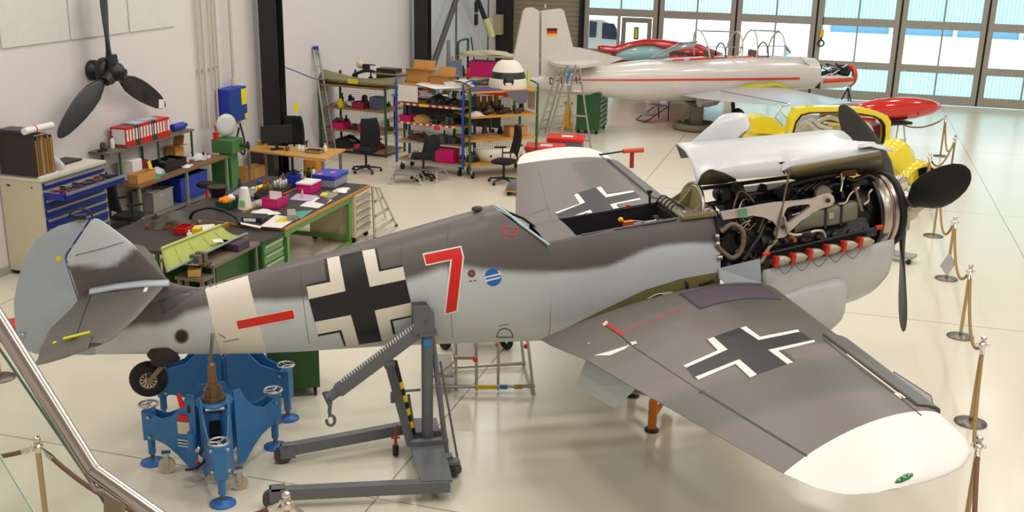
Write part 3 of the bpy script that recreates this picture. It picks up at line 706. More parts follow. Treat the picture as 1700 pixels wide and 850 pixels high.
# far wing
g, trf, ptf, LEff, TEff = build_wing(1)
def Zb(l): return [(840+x/5, 230+y/5) for x, y in l]
tr = trf
for i, (q, mi) in enumerate([
 ([(560, 462), (740, 405), (790, 398), (840, 450), (1060, 428), (1075, 440), (1120, 495), (930, 520), (955, 600), (910, 615), (745, 660), (700, 668), (670, 620), (470, 690), (455, 690), (405, 612), (610, 545)], 3),
 ([(565, 465), (598, 455), (658, 530), (425, 622), (405, 614), (612, 540)], 1), ([(748, 408), (788, 398), (840, 463), (1055, 430), (1066, 442), (830, 488)], 1),
 ([(862, 545), (1110, 492), (1118, 505), (915, 545), (955, 605), (918, 614)], 1), ([(450, 680), (700, 590), (742, 650), (705, 662), (675, 612), (465, 690)], 1),
 ([(598, 455), (748, 408), (830, 488), (1066, 442), (1110, 492), (862, 545), (918, 614), (742, 650), (700, 590), (450, 680), (425, 622), (658, 530)], 2)]): decal(g, Zb(q), mi, trf, .003+.0006*i, step=6)
wl([(894, 283), (908, 340), (914, 362)], .8, 3); wl([(912, 345), (880, 356)], .8, 3)
wl([(994, 255), (1030, 287), (1064, 318)], 1.8, 2)
fw = obj('wing', g, mats_w, PL, label='far wing with white tip'); set_camo(fw, lambda v: .85 if v[0] > -2.9+.1*v[1] and v[1] < 4.0 else .1)
slat(1, 2.35, 4.02, ptf, LEff, TEff)

# pitot tube cover on the far wing
a, b = WY(1000, 256, 4.0), WY(1036, 251, 4.0)
t = thing('pitot_cover', 'red pitot cover with a hanging red streamer beyond the far wing tip', 'cover', M3(tuple(WY(1050, 251, 4.0))))
obj('pitot_sleeve', G().cyl(WY(1034, 251, 4.0), WY(1068, 249, 4.0), .03, .035, n=10), mat('orange_red', (214, 78, 40), .5), t, world=True)
obj('streamer', G().prism([WY(1046, 252, 3.98), WY(1053, 252, 3.98), WY(1052, 279, 3.98), WY(1045, 279, 3.98)], (0, .004, 0)), mat('streamer_red', (160, 32, 22), .7), t, world=True)
obj('pitot_tube', G().cyl(AMI @ Vector(WY(995, 257, 4.0)), AMI @ Vector(WY(1036, 251, 4.0)), .012), darkmetal, PL)

# ---- firewall arch and gun bay
g = G()
prof = [(0, -.30), (.12, -.29), (.30, -.22), (.42, -.12), (.47, 0), (.44, .12), (.34, .24), (.18, .30), (0, .32)]
arc = [(cos(t)*.30, sin(t)*.24) for t in np.linspace(0, pi, 20)]
ox, oz = -2.33, .26
g.tube([(ox+z*.25, y, oz+z) for y, z in arc], .018, 0, 8)
pts = [(ox-.01+z*.25, y, oz+z) for y, z in [(cos(t)*.28, sin(t)*.22) for t in np.linspace(0, pi, 20)]]
g.prism(pts, (-.02, 0, 0), 1)
g.prism([(ox, -.30, oz-.01), (ox-.17, -.32, oz-.03), (ox+.0, -.27, oz+.1)], (0, .02, 0), 1); g.prism([(ox, .0, oz), (ox-.2, .0, oz-.02), (ox+.03, 0, oz+.21)], (0, .02, 0), 1); g.prism([(ox, .26, oz), (ox-.2, .28, oz-.02), (ox+.01, .26, oz+.1)], (0, .02, 0), 1)
obj('firewall_arch', g, [alu, olive], PL)
g = G().bx(-2.55, -2.2, -.36, .36, .255, .285, 0).bx(-2.5, -2.22, -.34, -.22, .285, .30, 1)
for k in range(8): g.cyl((-2.5+.035*k, -.33+.02*(k % 3), .285), (-2.5+.035*k, -.33+.02*(k % 3), .32), .012, mi=1)
for k in range(5): g.tube(spline([(-2.6, -.1+.1*k, .25), (-2.52, -.08+.09*k, .34), (-2.42, -.1+.1*k, .28)]), .008, 2, 6)
g.cyl((-2.66, .27, .25), (-2.66, .27, .4), .012, mi=2).box((-2.66, .27, .4), (.05, .03, .03), 2)
obj('gun_bay_deck', g, [olive, alu, darkmetal], PL)
# side equipment glimpses in the wing root gap
g = G(); 
for x, y in ((1105, 487), (1098, 490)): pass
h = cast(1108, 488) or Vector((-2.8, -.42, -.5)); g.box(h, (.1, .03, .035), 0); g.tube(spline([h, h+Vector((-.1, -.02, .02)), h+Vector((-.2, 0, -.02))]), .006, 0, 5)
h = cast(1137, 474) or Vector((-2.5, -.42, -.35)); g.tube(spline([h+Vector((0, 0, .05)), h+Vector((.02, -.02, 0)), h+Vector((.0, 0, -.1))]), .012, 1, 6)
for k in range(6):
    h = cast(1163+4*k, 472-1.2*k)
    if h: g.ball(h, .02, 1, 8)
o = obj('wing_root_fittings', g, [cream_p, darkmetal], PL); o['kind'] = 'stuff'

# ---- engine
EN = obj('engine_block', G().bx(-1.95, -.62, -.20, .20, -.12, .20, 0).prism([(-1.75, -.16, .2), (-1.75, .16, .2), (-1.75, .2, .12), (-1.75, -.2, .12)], (1.1, 0, 0), 0), blackm, PL, bev=.02)
g = G().lathe([(.2, 0), (.26, .06), (.24, .3), (.15, .42), (.12, .5)], (-.68, 0, .03), (1, 0, 0), 0, 24); obj('reduction_gear_case', g, blackm, EN)
obj('crankcase_top', G().bx(-1.95, -.62, .02, .30, .14, .34).bx(-1.75, -.9, -.16, .02, .18, .27), blackm, EN, bev=.03)
for s in (-1, 1):
    M = Matrix.Translation((0, s*.24, -.10)) @ Matrix.Rotation(s*radians(-52), 4, 'X')
    g = G().bx(-1.72, -.55, -.10, .10, -.22, .10, 0, M)
    for k in range(6): g.bx(-1.68+.19*k, -1.54+.19*k, -.115, .115, -.2, .0, 0, M)
    obj('cylinder_bank', g, blackm, EN, bev=.01)
    for k in range(7): obj('valve_cap', G().ball((-1.66+.17*k, s*.40, -.07), .035, 0, 10), mat('plum_metal', (66, 56, 60), .4, .5), EN)
# rail above the exhausts
a, b = LY(1274, 421, -.43), LY(1457, 378, -.43)
obj('exhaust_shroud', G().tube([a, b], .018, 0, 8).prism([a+np.array([0, 0, -.02]), b+np.array([0, 0, -.02]), b+np.array([0, .02, -.09]), a+np.array([-.1, .02, -.08])], (0, .03, 0), 1), [darkmetal, blackm], EN)
obj('shroud_cap', G().cyl(a-np.array([.05, 0, .005]), a+np.array([.02, 0, 0]), .022).cyl(b-np.array([.02, 0, 0]), b+np.array([.05, 0, .005]), .022), red_p, EN)
eg = mat('exhaust_metal', (180, 170, 150), .45, .3); er = mat('red_plug', (190, 40, 26), .5)
for k, (x, y) in enumerate([(1289, 433), (1317, 428), (1345, 421), (1373, 414), (1401, 408), (1428, 402)]):
    c = LY(x, y, -.47)
    st = obj('exhaust_stub', G().loft([[tuple(c+np.array([dx, yy, zz*sc])) for yy, zz in ((-.03, -.045), (.02, -.045), (.03, .0), (.02, .045), (-.03, .045), (-.04, 0))] for dx, sc in ((0, 1), (.06, 1.0), (.10, .8), (.135, .3))], 0), eg, EN)
    obj('exhaust_plug', G().box(c+np.array([-.015, -.01, 0]), (.042, .08, .105), 0, None, 0, 0, .12), er, st, bev=.006)
    if k < 5: obj('plug_cord', G().tube(spline([c+np.array([-.01, -.05, -.05]), c+np.array([.06, -.07, -.12]), c+np.array([.15, -.06, -.05])]), .003, 0, 5), darkmetal, st)
# forked bearer
out = [(1197, 353), (1216, 350), (1250, 344), (1290, 337), (1330, 334), (1352, 331), (1368, 324), (1378, 321), (1384, 326), (1386, 334), (1381, 341), (1372, 344), (1362, 347), (1330, 367), (1308, 388), (1303, 394), (1290, 396), (1287, 391), (1291, 378), (1284, 368), (1268, 361), (1250, 358), (1230, 361), (1201, 365)]
hole = [(1307, 345), (1320, 341), (1343, 339), (1346, 343), (1338, 350), (1322, 362), (1310, 370), (1303, 366), (1302, 355)]
bm = bmesh.new()
def mk(px): return [bm.verts.new(tuple(LY(x, y, -.40))) for x, y in px]
ov = mk(out); hv = mk(hole)
for L_ in (ov, hv):
    for i in range(len(L_)): bm.edges.new((L_[i], L_[(i+1) % len(L_)]))
bmesh.ops.triangle_fill(bm, edges=bm.edges[:], use_beauty=True)
idx = {v: i for i, v in enumerate(bm.verts)}; g = G(); g.add([tuple(v.co) for v in bm.verts], [tuple(idx[v] for v in f.verts) for f in bm.faces]); bm.free()
bb = obj('engine_bearer', g, mat('bearer_silver', (206, 194, 186), .4, .35), PL, solid=.05, off=1.)
g = G()
for q in ((1375, 333), (1300, 377)): g.cyl(LY(*q, -.36), LY(*q, -.44), .022, mi=0)
obj('bearer_bolt', g, darkmetal, bb)
obj('green_tape', G().prism([LY(228, 0, 0) if 0 else LY(*p, -.455) for p in ((1227, 347), (1240, 346), (1241, 361), (1229, 362))], (0, .01, 0)), mat('green_tape', (110, 160, 128), .6), bb)
g = G().cyl(LY(1262, 355, -.2)+np.array([0, 0, 0]), LY(1262, 355, -.39), .02)
obj('support_rod', G().tube([LY(1288, 398, -.44), LY(1311, 282, -.35)], .011), mat('rod_olive', (112, 104, 84), .4, .5), PL)
# ammunition/oil tank (olive grey) between fork and front
c0 = LY(1324, 371, -.38); c1 = LY(1344, 358, -.38)
g = G(); 
secs = [((1318, 382), .03, .02), ((1345, 364), .085, .05), ((1382, 357), .095, .055), ((1416, 349), .095, .055), ((1420, 348), .08, .045)]
g.loft([[tuple(LY(*p, -.36)+np.array([0, wy*sx, hz*sz])) for sx, sz in ((-1, -.8), (-1, .8), (-.7, 1), (.7, 1), (1, .8), (1, -.8), (.7, -1), (-.7, -1))] for p, hz, wy in secs], 0)
for p in ((1366, 361), (1392, 355)):
    q = LY(*p, -.36); g.bx(q[0]-.012, q[0]+.012, q[1]-.062, q[1]+.05, q[2]-.1, q[2]+.1, 1)
q = LY(1380, 358, -.425); g.box(q, (.05, .004, .06), 2)
obj('supply_tank', g, [green_tank, darkmetal, mat('plate_grey', (168, 166, 156), .5)], PL)
# front ring (oil tank), black ring, hub
RX = -.42
obj('annular_tank', G().lathe([(.30, 0), (.355, 0), (.37, .02), (.375, .07), (.37, .16), (.365, .19), (.30, .19)], (RX, 0, .0), (1, 0, 0), 0, 72, caps=False), alu, PL)
obj('tank_band', G().lathe([(.372, .10), (.382, .10), (.382, .125), (.372, .125)], (RX, 0, .0), (1, 0, 0), 0, 72, caps=False).lathe([(.368, -.035), (.374, -.03), (.374, .0), (.30, .0)], (RX, 0, .0), (1, 0, 0), 1, 72, caps=False), [mat('copper_band', (150, 118, 104), .35, .9), blackm], PL)
obj('front_ring', G().lathe([(.30, 0), (.375, 0), (.385, .02), (.38, .06), (.34, .075), (.2, .075), (.12, .075)], (RX+.19, 0, .0), (1, 0, 0), 0, 72), rub, PL)
g = G().lathe([(.30, 0), (.13, 0)], (RX+.01, 0, 0), (1, 0, 0), 0, 48, caps=False); obj('ring_web', g, darkmetal, PL)
PX = .0
hub = obj('propeller_hub', G().lathe([(.10, -.16), (.14, -.14), (.15, -.02), (.17, 0), (.15, .1), (.10, .14), (.06, .22), (.03, .24)], (PX, 0, 0), (1, 0, 0), 0, 32), alu, PL)
g = G()
for k in range(18): a = 2*pi*k/18; g.ball((-.13, .20*cos(a), .20*sin(a)), .022, 0, 8)
g.torus((-.13, 0, 0), .20, .018, (1, 0, 0), 0); obj('pitch_ring', g, alu, hub)
blade_m = mat('blade_green_black', (40, 41, 38), .45)
def blade(a, M0, name, parent, m, R=1.5, pitch=radians(34), wide=1., root=.12, flip=-1):
    # blade along +z, rotated about x by a; chord twisted about blade axis
    rs = []
    st = [(.10, .05, .05, 0), (.18, .055, .055, 0), (.26, .06, .045, 4), (.36, .10, .035, 0), (.50, .145, .028, -3), (.70, .165, .020, -9), (.90, .165, .015, -13), (1.10, .150, .012, -17), (1.28, .125, .010, -20), (1.40, .09, .008, -22), (1.46, .06, .006, -23), (1.495, .015, .003, -24)]
    for r, c, t, tw in st:
        an = pitch+radians(tw)*1.0; loopp = []
        for k in range(20):
            q = 2*pi*k/20; x = cos(q)*c*wide; y = sin(q)*t
            loopp.append((y*cos(an)+x*sin(an)*flip, x*cos(an)-y*sin(an)*flip, r*R/1.5))
        rs.append(loopp)
    M = M0 @ Matrix.Rotation(a, 4, 'X'); g = G().loft(rs, 0, M=M)
    return obj(name, g, m, parent)
PMX = Matrix.Translation((PX, 0, 0))
tipsp = [LX(1610, 285), LX(1499, 549), LX(1394, 178)]
for q in tipsp:
    a = atan2(-(q[1]), q[2]); blade(a, PMX, 'propeller_blade', PL, blade_m, R=sqrt(q[1]**2+q[2]**2)*1.01, wide=1.15)
g = G()
for q in tipsp: d = Vector((0, q[1], q[2])).normalized(); g.cyl(d*.08, d*.24, .085, .075, n=20)
obj('blade_collar', g, alu, PL)

# engine plumbing and clutter, all in its place around the block
tubes = [   # (points in photo pixels with depth y), radius, material
 ([(1302, 360, -.42), (1305, 376, -.44), (1308, 386, -.44), (1318, 390, -.44), (1331, 389, -.44)], .016, alu),
 ([(1345, 386, -.44), (1356, 383, -.44), (1366, 384, -.44), (1370, 393, -.43)], .016, alu),
 ([(1331, 389, -.44), (1345, 386, -.44)], .024, blackm),
 ([(1392, 339, -.40), (1404, 336, -.40), (1412, 322, -.38), (1426, 311, -.36)], .010, alu),
 ([(1420, 312, -.38), (1425, 330, -.40), (1431, 350, -.42)], .014, mat('tan_pipe', (150, 128, 100), .4, .4)),
 ([(1448, 314, -.36), (1442, 322, -.36), (1442, 333, -.37), (1434, 340, -.38)], .012, alu),
 ([(1396, 287, -.2), (1398, 303, -.22), (1396, 318, -.26)], .012, alu),
 ([(1150, 346, .05), (1200, 335, .05), (1280, 320, .05), (1330, 302, .05), (1430, 280, .05)], .03, mat('olive_hose', (70, 70, 58), .5)),
 ([(1197, 385, -.4), (1215, 372, -.4), (1232, 382, -.42), (1234, 402, -.42), (1228, 420, -.42), (1215, 428, -.42), (1200, 418, -.42), (1190, 408, -.42)], .024, mat('sand_hose', (120, 102, 82), .6)),
 ([(1222, 366, -.3), (1228, 380, -.36), (1240, 372, -.38), (1246, 364, -.38)], .008, alu),
 ([(1268, 362, -.38), (1262, 378, -.38), (1258, 386, -.38)], .010, rust),
 ([(1290, 398, -.4), (1276, 412, -.42), (1268, 428, -.44), (1262, 436, -.44)], .018, mat('pale_hose', (146, 140, 108), .5)),
 ([(1272, 364, -.3), (1262, 390, -.38), (1248, 410, -.4), (1235, 430, -.42)], .022, blackm),
 ([(1186, 392, -.42), (1192, 393, -.42)], .03, alu), ([(1187, 405, -.42), (1193, 405, -.42)], .03, alu), ([(1190, 428, -.42), (1198, 427, -.42)], .03, alu),
 ([(1150, 350, -.1), (1160, 338, -.1), (1175, 338, -.1), (1186, 350, -.15)], .008, blackm),
 ([(1216, 352, -.3), (1222, 330, -.25), (1228, 318, -.2), (1240, 322, -.2), (1252, 336, -.3)], .010, rust),
 ([(1226, 350, -.3), (1232, 334, -.25), (1240, 330, -.2)], .008, alu),
 ([(1330, 352, -.35), (1316, 357, -.35), (1308, 358, -.35)], .008, alu),
 ([(1310, 392, -.4), (1320, 397, -.4), (1318, 402, -.4)], .016, mat('orange_fitting', (190, 110, 30), .4, .3)),
 ([(1404, 296, -.1), (1420, 300, -.1), (1440, 292, -.1), (1452, 298, -.1)], .02, blackm),
]
for pts, r, m in tubes:
    P = [LY(x, y, d) for x, y, d in pts]; obj('pipe', G().tube(spline(P, 5) if len(P) > 2 else P, r, 0, 8), m, PL)
random.seed(11)
g = G()
def rnd(a, b): return random.uniform(a, b)
for k in range(70):     # accessories behind and above the block
    x = rnd(-2.1, -.55); y = rnd(-.33, .25); z = rnd(-.1, .36) if x < -1.2 else rnd(.0, .34); s = rnd(.02, .055)
    if random.random() < .5: g.cyl((x, y, z), (x+rnd(-.08, .08), y+rnd(-.05, .05), z+rnd(.02, .08)), s, s*.9, random.choice([0, 0, 0, 1]), 10)
    else: g.box((x, y, z), (s*2.4, s*2, s*2), random.choice([0, 0, 1]), None, rnd(0, 3), rnd(0, .5))
obj('engine_accessories', g, [blackm, darkmetal], EN, bev=.004)['kind'] = 'stuff'
g = G()
for k in range(46):
    x = rnd(-2.12, -1.6) if k < 26 else rnd(-1.6, -.55); z = rnd(-.42, .2) if x < -1.6 else rnd(.02, .36); y = rnd(-.40, -.25) if x < -1.6 else rnd(-.3, -.1)
    P = [(x, y, z)]
    for q in range(3): P.append((P[-1][0]+rnd(-.1, .1), P[-1][1]+rnd(-.03, .03), P[-1][2]+rnd(-.09, .09)))
    g.tube(spline(P, 4), rnd(.006, .014), random.choice([0, 0, 1, 2]), 6)
obj('engine_wiring', g, [blackm, rust, alu], EN)['kind'] = 'stuff'
for x, y, d, r in ((1235, 392, -.25, .12), (1205, 400, -.2, .13), (1255, 380, -.15, .1), (1222, 318, -.05, .08), (1200, 322, .0, .08)):
    p = LY(x, y, d); obj('pump_housing', G().lathe([(r*.6, -.1), (r, -.08), (r, .05), (r*.7, .1)], p, (0, -1, .1), 0, 18), blackm, EN)
g = G()
for k in range(8):      # striped cable comb on top of the block
    a = LY(1325+k*6, 318-k*1.2, -.1); b = LY(1355+k*6, 303-k*1.2, .1); g.tube([a, (np.array(a)+b)/2+np.array([0, 0, .02]), b], .013, k % 2, 6)
obj('ignition_harness', g, [mat('grey_violet_cable', (112, 100, 100), .6), darkmetal], EN)
p = LY(1406, 286, .0); obj('magneto', G().box(p, (.16, .10, .07), 0), mat('brown_block', (110, 66, 36), .5), EN, bev=.01)
p = LY(1213, 324, .05); obj('brass_block', G().box(p, (.05, .1, .16), 0), mat('ochre_block', (150, 92, 34), .5), EN, bev=.01)
p = LY(1365, 322, -.3); obj('cast_cover', G().lathe([(.05, 0), (.09, .03), (.07, .07)], p, (-.3, -1, .2), 0, 14), mat('cast_grey', (130, 122, 118), .45, .6), EN)
obj('bulkhead', G().bx(-2.22, -2.19, -.40, .40, -.75, .24), darkmetal, PL)

# ---- lower cowling
def cowl_ring(x, yw, zt, zb, n=30):
    pts = []
    for k in range(n+1):
        t = pi+pi*k/n; e = 2.6; cy = np.sign(cos(t))*abs(cos(t))**(2/e); cz = -abs(sin(t))**(2/e); pts.append((x, yw*cy, zt+(zt-zb)*cz))
    return pts
xs = np.linspace(-1.75, -.30, 22); rows = []
for x in xs:
    zt = ip(x, [-1.75, -1.0, -.3], [-.335, -.27, -.20]); zb = ip(x, [-1.75, -1.0, -.6, -.4, -.30], [-.98, -.98, -.93, -.86, -.74]); rows.append(cowl_ring(x, ip(x, [-1.75, -.8, -.3], [.43, .42, .375]), zt, zb))
obj('lower_cowling', G().grid(rows, 0), cowl_m, PL, solid=.006)
# chin cooler box with forward opening
g = G(); secs = []
for x, y0, z1, z0, w_ in ((-1.95, -.40, -.78, -.98, .25), (-1.6, -.44, -.66, -1.08, .3), (-1.25, -.47, -.56, -1.13, .33), (-.98, -.49, -.53, -1.12, .33), (-.9, -.49, -.54, -1.06, .33), (-.86, -.48, -.56, -.98, .33)):
    secs.append([(x, y0+.04, z1), (x, y0+.0, z1-.06), (x, y0+.02, z0+.10), (x, y0+.12, z0), (x, y0+2*w_, z0), (x, y0+2*w_+.1, z0+.1), (x, y0+2*w_+.12, z1-.06), (x, y0+2*w_+.08, z1)])
g.loft(secs, 0, True, True, True); obj('oil_cooler_fairing', g, cowl_m, PL)
# small side fairing
pts = [LY(1193, 446, -.44), LY(1262, 430, -.46), LY(1264, 470, -.50), LY(1250, 474, -.50), LY(1205, 472, -.5), LY(1194, 462, -.47)]
obj('side_fairing', G().prism(pts, (0, .012, 0)), light_m, PL, bev=.004)
obj('cowl_former', G().bx(-1.82, -1.76, -.42, .42, -.45, -.28), blackm, PL)
# ---- raised upper cowling
def rowY(pxs, y): return [tuple(LY(a, b, y)) for a, b in pxs]
def resamp(pts, n):
    P = np.array(pts, float); s = np.r_[0, np.cumsum(np.linalg.norm(np.diff(P, axis=0), axis=1))]; s /= s[-1]
    return [(float(np.interp(t, s, P[:, 0])), float(np.interp(t, s, P[:, 1]))) for t in np.linspace(0, 1, n)]
N = 40
near = resamp([(1157, 307), (1164, 288), (1180, 279), (1200, 286), (1225, 297), (1262, 294), (1303, 290), (1298, 284), (1315, 276), (1400, 262), (1460, 251)], N)
m1 = resamp([(1153, 290), (1200, 276), (1300, 264), (1400, 250), (1458, 243)], N)
m2 = resamp([(1147, 268), (1200, 258), (1300, 248), (1400, 234), (1452, 236)], N)
m3 = resamp([(1138, 252), (1200, 241), (1300, 232), (1380, 224), (1430, 240)], N)
m4 = resamp([(1122, 238), (1200, 232), (1300, 223), (1372, 216), (1398, 217), (1412, 228), (1420, 243)], N)
rows = [rowY(near, -.30), rowY(m1, -.20), rowY(m2, -.04), rowY(m3, .14), rowY(m4, .36)]
far = [(x+.05, y+.12, z-.06) for x, y, z in rows[-1]]; far2 = [(x+.12, y+.18, z-.2) for x, y, z in rows[-1]]
g = G().grid(rows+[far, far2], 0)
uc = obj('upper_cowling', g, cowl_m, PL, solid=.008)
# bulge for the supercharger air duct, front lip, inner olive faces
blg = [[(1144, 238), (1165, 236), (1190, 234), (1215, 231), (1222, 228)], [(1158, 226), (1175, 222), (1200, 218), (1225, 217), (1240, 216)], [(1180, 207), (1192, 203), (1210, 199), (1232, 200), (1245, 207)], [(1195, 193), (1203, 189), (1215, 187), (1230, 187), (1240, 190)]]
g = G().grid([rowY(resamp(r, 10), y) for r, y in zip(blg, (.36, .38, .44, .52))]+[[(x, y+.15, z-.12) for x, y, z in rowY(resamp(blg[-1], 10), .52)]], 0)
obj('air_duct_bulge', g, cowl_m, uc)
p0, p1 = LY(1285, 254, -.08), LY(1400, 241, -.08)
obj('cowl_blister', G().loft([[tuple(gap(np.array(p0), np.array(p1), t)+np.array([0, r*cos(a), r*.8*sin(a)-.03])) for a in np.linspace(0, 2*pi, 12, endpoint=False)] for t, r in ((0, .01), (.05, .035), (.2, .05), (.7, .045), (1, .01))], 0), cowl_m, uc)
lip = [LY(*p, y) for p, y in (((1455, 251), -.30), ((1458, 242), -.22), ((1440, 240), -.2))]
obj('cowl_lip', G().grid([rowY([(1425, 246), (1445, 243), (1460, 247), (1482, 252)], -.3), rowY([(1425, 240), (1445, 238), (1465, 241), (1484, 249)], -.1)], 0), cowl_m, uc, solid=.006)
fl0 = [(1303, 283), (1318, 277), (1400, 263), (1462, 251)]; fl1 = [(1308, 290), (1320, 290), (1400, 274), (1464, 258)]
obj('cowl_edge_flange', G().grid([rowY(fl0, -.305), rowY(fl1, -.27)], 0), mat('flange_tan', (124, 114, 84), .5), uc, solid=.006)
obj('cowl_inner_panel', G().grid([rowY(fl1, -.24), rowY([(1310, 296), (1330, 302), (1400, 290), (1466, 285)], .25)], 0).grid([rowY([(1158, 306), (1165, 289), (1181, 281), (1203, 288), (1222, 297)], -.27), rowY([(1158, 308), (1170, 307), (1190, 306), (1205, 304), (1222, 300)], -.1)], 0), mat('inner_olive', (84, 80, 58), .55), uc, solid=.004)
obj('cowl_front_former', G().prism([LY(*p, .2) for p in ((1422, 250), (1462, 252), (1470, 285), (1440, 292), (1425, 290))], (0, .02, 0)), olive_d, uc)
g = G()
for x, y in ((1220, 284), (1262, 277)): g.box(LY(x, y, -.2)+np.array([0, 0, .01]), (.03, .01, .05), 0)
g.box(LY(1298, 272, -.22), (.06, .03, .04), 0)
obj('cowl_catch', g, darkmetal, uc)
obj('cowl_hinge_beam', G().cyl(LY(1165, 313, .0), LY(1428, 279, .0), .02), darkmetal, PL)
# main gear legs under the wing, hidden behind it, carry the aircraft
# ------------------------------------------------------------------ blue tripod jacks
jb = mat('jack_blue', (50, 116, 176), .45, var=.14); jb2 = mat('jack_blue_foot', (34, 104, 182), .4); cast_m = mat('cream_wheel', (196, 184, 152), .5); brass = mat('brass_brown', (128, 104, 78), .4, .6)
def WP(px, py, p): return WN(px, py, np.array([0, 1., 0]), np.array([p[0], p[1], 0.]))
def jack(name, label, C, angs, R, profile, top, wheels=True, detail=True):
    t = thing(name, label, 'jack', M3(C))
    for k, a in enumerate(angs):
        M = Matrix.Rotation(a, 4, 'Z')
        g = G()
        for s in (-1, 1): g.prism([(r, s*(.135-.085*min(1, max(0, (r-.12)/.5)))-.006, z) for r, z in profile], (0, .012, 0), 0, M)
        arm = obj('arm', g, jb, t)
        for r, z in ((R-.03, .50), (R-.03, .30), (.30, .32), (.15, profile[0][1]-.12)): obj('bolt', G().cyl((r, -.085, z), (r, .085, z), .016, M=M, n=10), steel, arm)
        g = G().box((R, 0, .40), (.10, .11, .30), 0, M).cyl((R, 0, .10), (R, 0, .34), .035, mi=0, M=M)
        leg = obj('leg', g, jb, t, bev=.008)
        obj('screw', G().cyl((R, 0, .02), (R, 0, .12), .022, M=M), brass, leg)
        obj('foot_pad', G().lathe([(.115, 0), (.115, .01), (.05, .022), (.03, .045)], (R, 0, .001), M=M), jb2, leg)
        g = G().torus((R, 0, .60), .085, .011, mi=0, M=M); g.cyl((R, 0, .54), (R, 0, .61), .014, M=M)
        for q in range(3): g.cyl((R, 0, .595), (R+.085*cos(q*2.09+.4), .085*sin(q*2.09+.4), .60), .008, M=M, n=6)
        obj('hand_wheel', g, steel, leg)
    for k in range(3 if wheels else 0):
        a = angs[k]+.36; p = np.array([cos(a)*.46, sin(a)*.46, .078])
        w_ = obj('caster_wheel', G().cyl(p-np.array([0, .02, 0]), p+np.array([0, .02, 0]), .077, n=22), cast_m, t)
        g = G().cyl(p-np.array([0, .035, 0]), p+np.array([0, .035, 0]), .012).bx(p[0]-.02, p[0]+.02, p[1]-.03, p[1]-.024, p[2]-.02, p[2]+.12).bx(p[0]-.02, p[0]+.02, p[1]+.024, p[1]+.03, p[2]-.02, p[2]+.12).bx(p[0]-.04, p[0]+.04, p[1]-.035, p[1]+.035, p[2]+.12, p[2]+.135)
        obj('caster_fork', g, steel, w_)
    obj('cylinder', G().lathe([(.11, .15), (.125, .2), (.125, .62), (.11, .64), (.04, .645)], mi=0), jb, t)
    obj('cylinder_cap', G().lathe([(.085, .64), (.085, .655), (.012, .66), (.012, .70)]), steel, t)
    obj('top_plate', G().lathe([(.17, top-.11), (.17, top-.09), (.09, top-.085)]), jb, t)
    obj('screw_collar', G().lathe([(.11, top-.10), (.11, top-.045), (.11, top-.044), (.085, top-.042), (.085, top-.041), (.085, top+.03), (.085, top+.031), (.058, top+.033), (.058, top+.034), (.058, top+.08), (.058, top+.081), (.038, top+.083), (.038, top+.26), (.038, top+.261), (.02, top+.28)], sm=False, n=28), brass, t)
    return t
prof = [(.12, .80), (.20, .80), (.27, .66), (.38, .55), (.5, .50), (.70, .55), (.70, .27), (.56, .27), (.46, .24), (.34, .16), (.22, .05), (.13, .05)]
JC = (-7.01, -.35, 0)
j = jack('tripod_jack', 'blue tripod jack in front of the fuselage, its screw rod against the white tail band', JC, [atan2(.26, -.60), atan2(-.68, .06), atan2(.41, .55)], .66, prof, .80)
p = Vector(tuple(WP(353, 552, (0, -.36)))); cpt = AM @ (Vector(LY(353, 552, -.22)))
J0 = Vector(JC)
obj('jack_rod', G().tube([J0+Vector((0, 0, 1.05)), J0+Vector((-.01, .02, 1.12)), J0+Vector((0, .0, 1.16)), cpt+Vector((0, -.02, 0))], [.022, .024, .014, .014]), mat('rod_steel', (120, 112, 108), .35, .9), j, world=True)
# stickers, pump and hose on the near-left arm
Mj = M3(JC)
a = atan2(.26, -.60); ML = Mj @ Matrix.Rotation(a, 4, 'Z')
def JP(r, z, y=.08): return ML @ Vector((r, y, z))
sd = 1 if (ML.to_3x3() @ Vector((0, 1, 0))).y < 0 else -1
def jplate(nm, r0, r1, z0, z1, m): return obj(nm, G().bx(r0, r1, .128 if sd > 0 else -.133, .133 if sd > 0 else -.128, z0, z1, M=ML), m, j, world=True)
jplate('number_plate', .19, .31, .40, .52, mat('label_cream', (216, 206, 176), .6)); jplate('red_label', .20, .30, .53, .59, red_p); jplate('black_label', .13, .20, .62, .69, blackm)
for k in range(3): jplate('white_stripe', .20, .32, .27+.03*k, .28+.03*k, white_p)
def ypl(nm, pts, m, y): return obj(nm, G().prism([WP(x, y_, (0, y)) for x, y_ in pts], (0, .01, 0)), m, j, world=True)
ypl('data_plate', [(347, 700), (366, 698), (367, 722), (349, 724)], blackm, -.50); ypl('data_plate', [(350, 723), (367, 721), (368, 730), (351, 732)], blackm, -.50)
g = G()
c = WP(319, 735, (0, -.55)); g.cyl(c+np.array([0, 0, -.06]), c+np.array([0, 0, .10]), .04).cyl(c+np.array([0, 0, .10]), c+np.array([0, 0, .16]), .015)
obj('hand_pump', g, jb, j, world=True)
c = WP(330, 747, (0, -.58)); obj('star_knob', G().lathe([(.0, -.02), (.035, -.015), (.035, .015), (.0, .02)], c, (.2, -1, .1), n=8), steel, j, world=True)
obj('pump_hose', G().tube(spline([WP(345, 758, (0, -.6)), WP(335, 770, (0, -.62)), WP(322, 778, (0, -.66)), WP(308, 780, (0, -.66))], 6), .014), blackm, j, world=True)
obj('pump_handle', G().cyl(WP(296, 655, (0, -.45)), WP(303, 675, (0, -.45)), .02, .026), red_p, j, world=True)
obj('release_handle', G().cyl(WP(327, 765, (0, -.62)), WP(332, 773, (0, -.6)), .014), mat('pink_red', (206, 60, 66), .4), j, world=True)
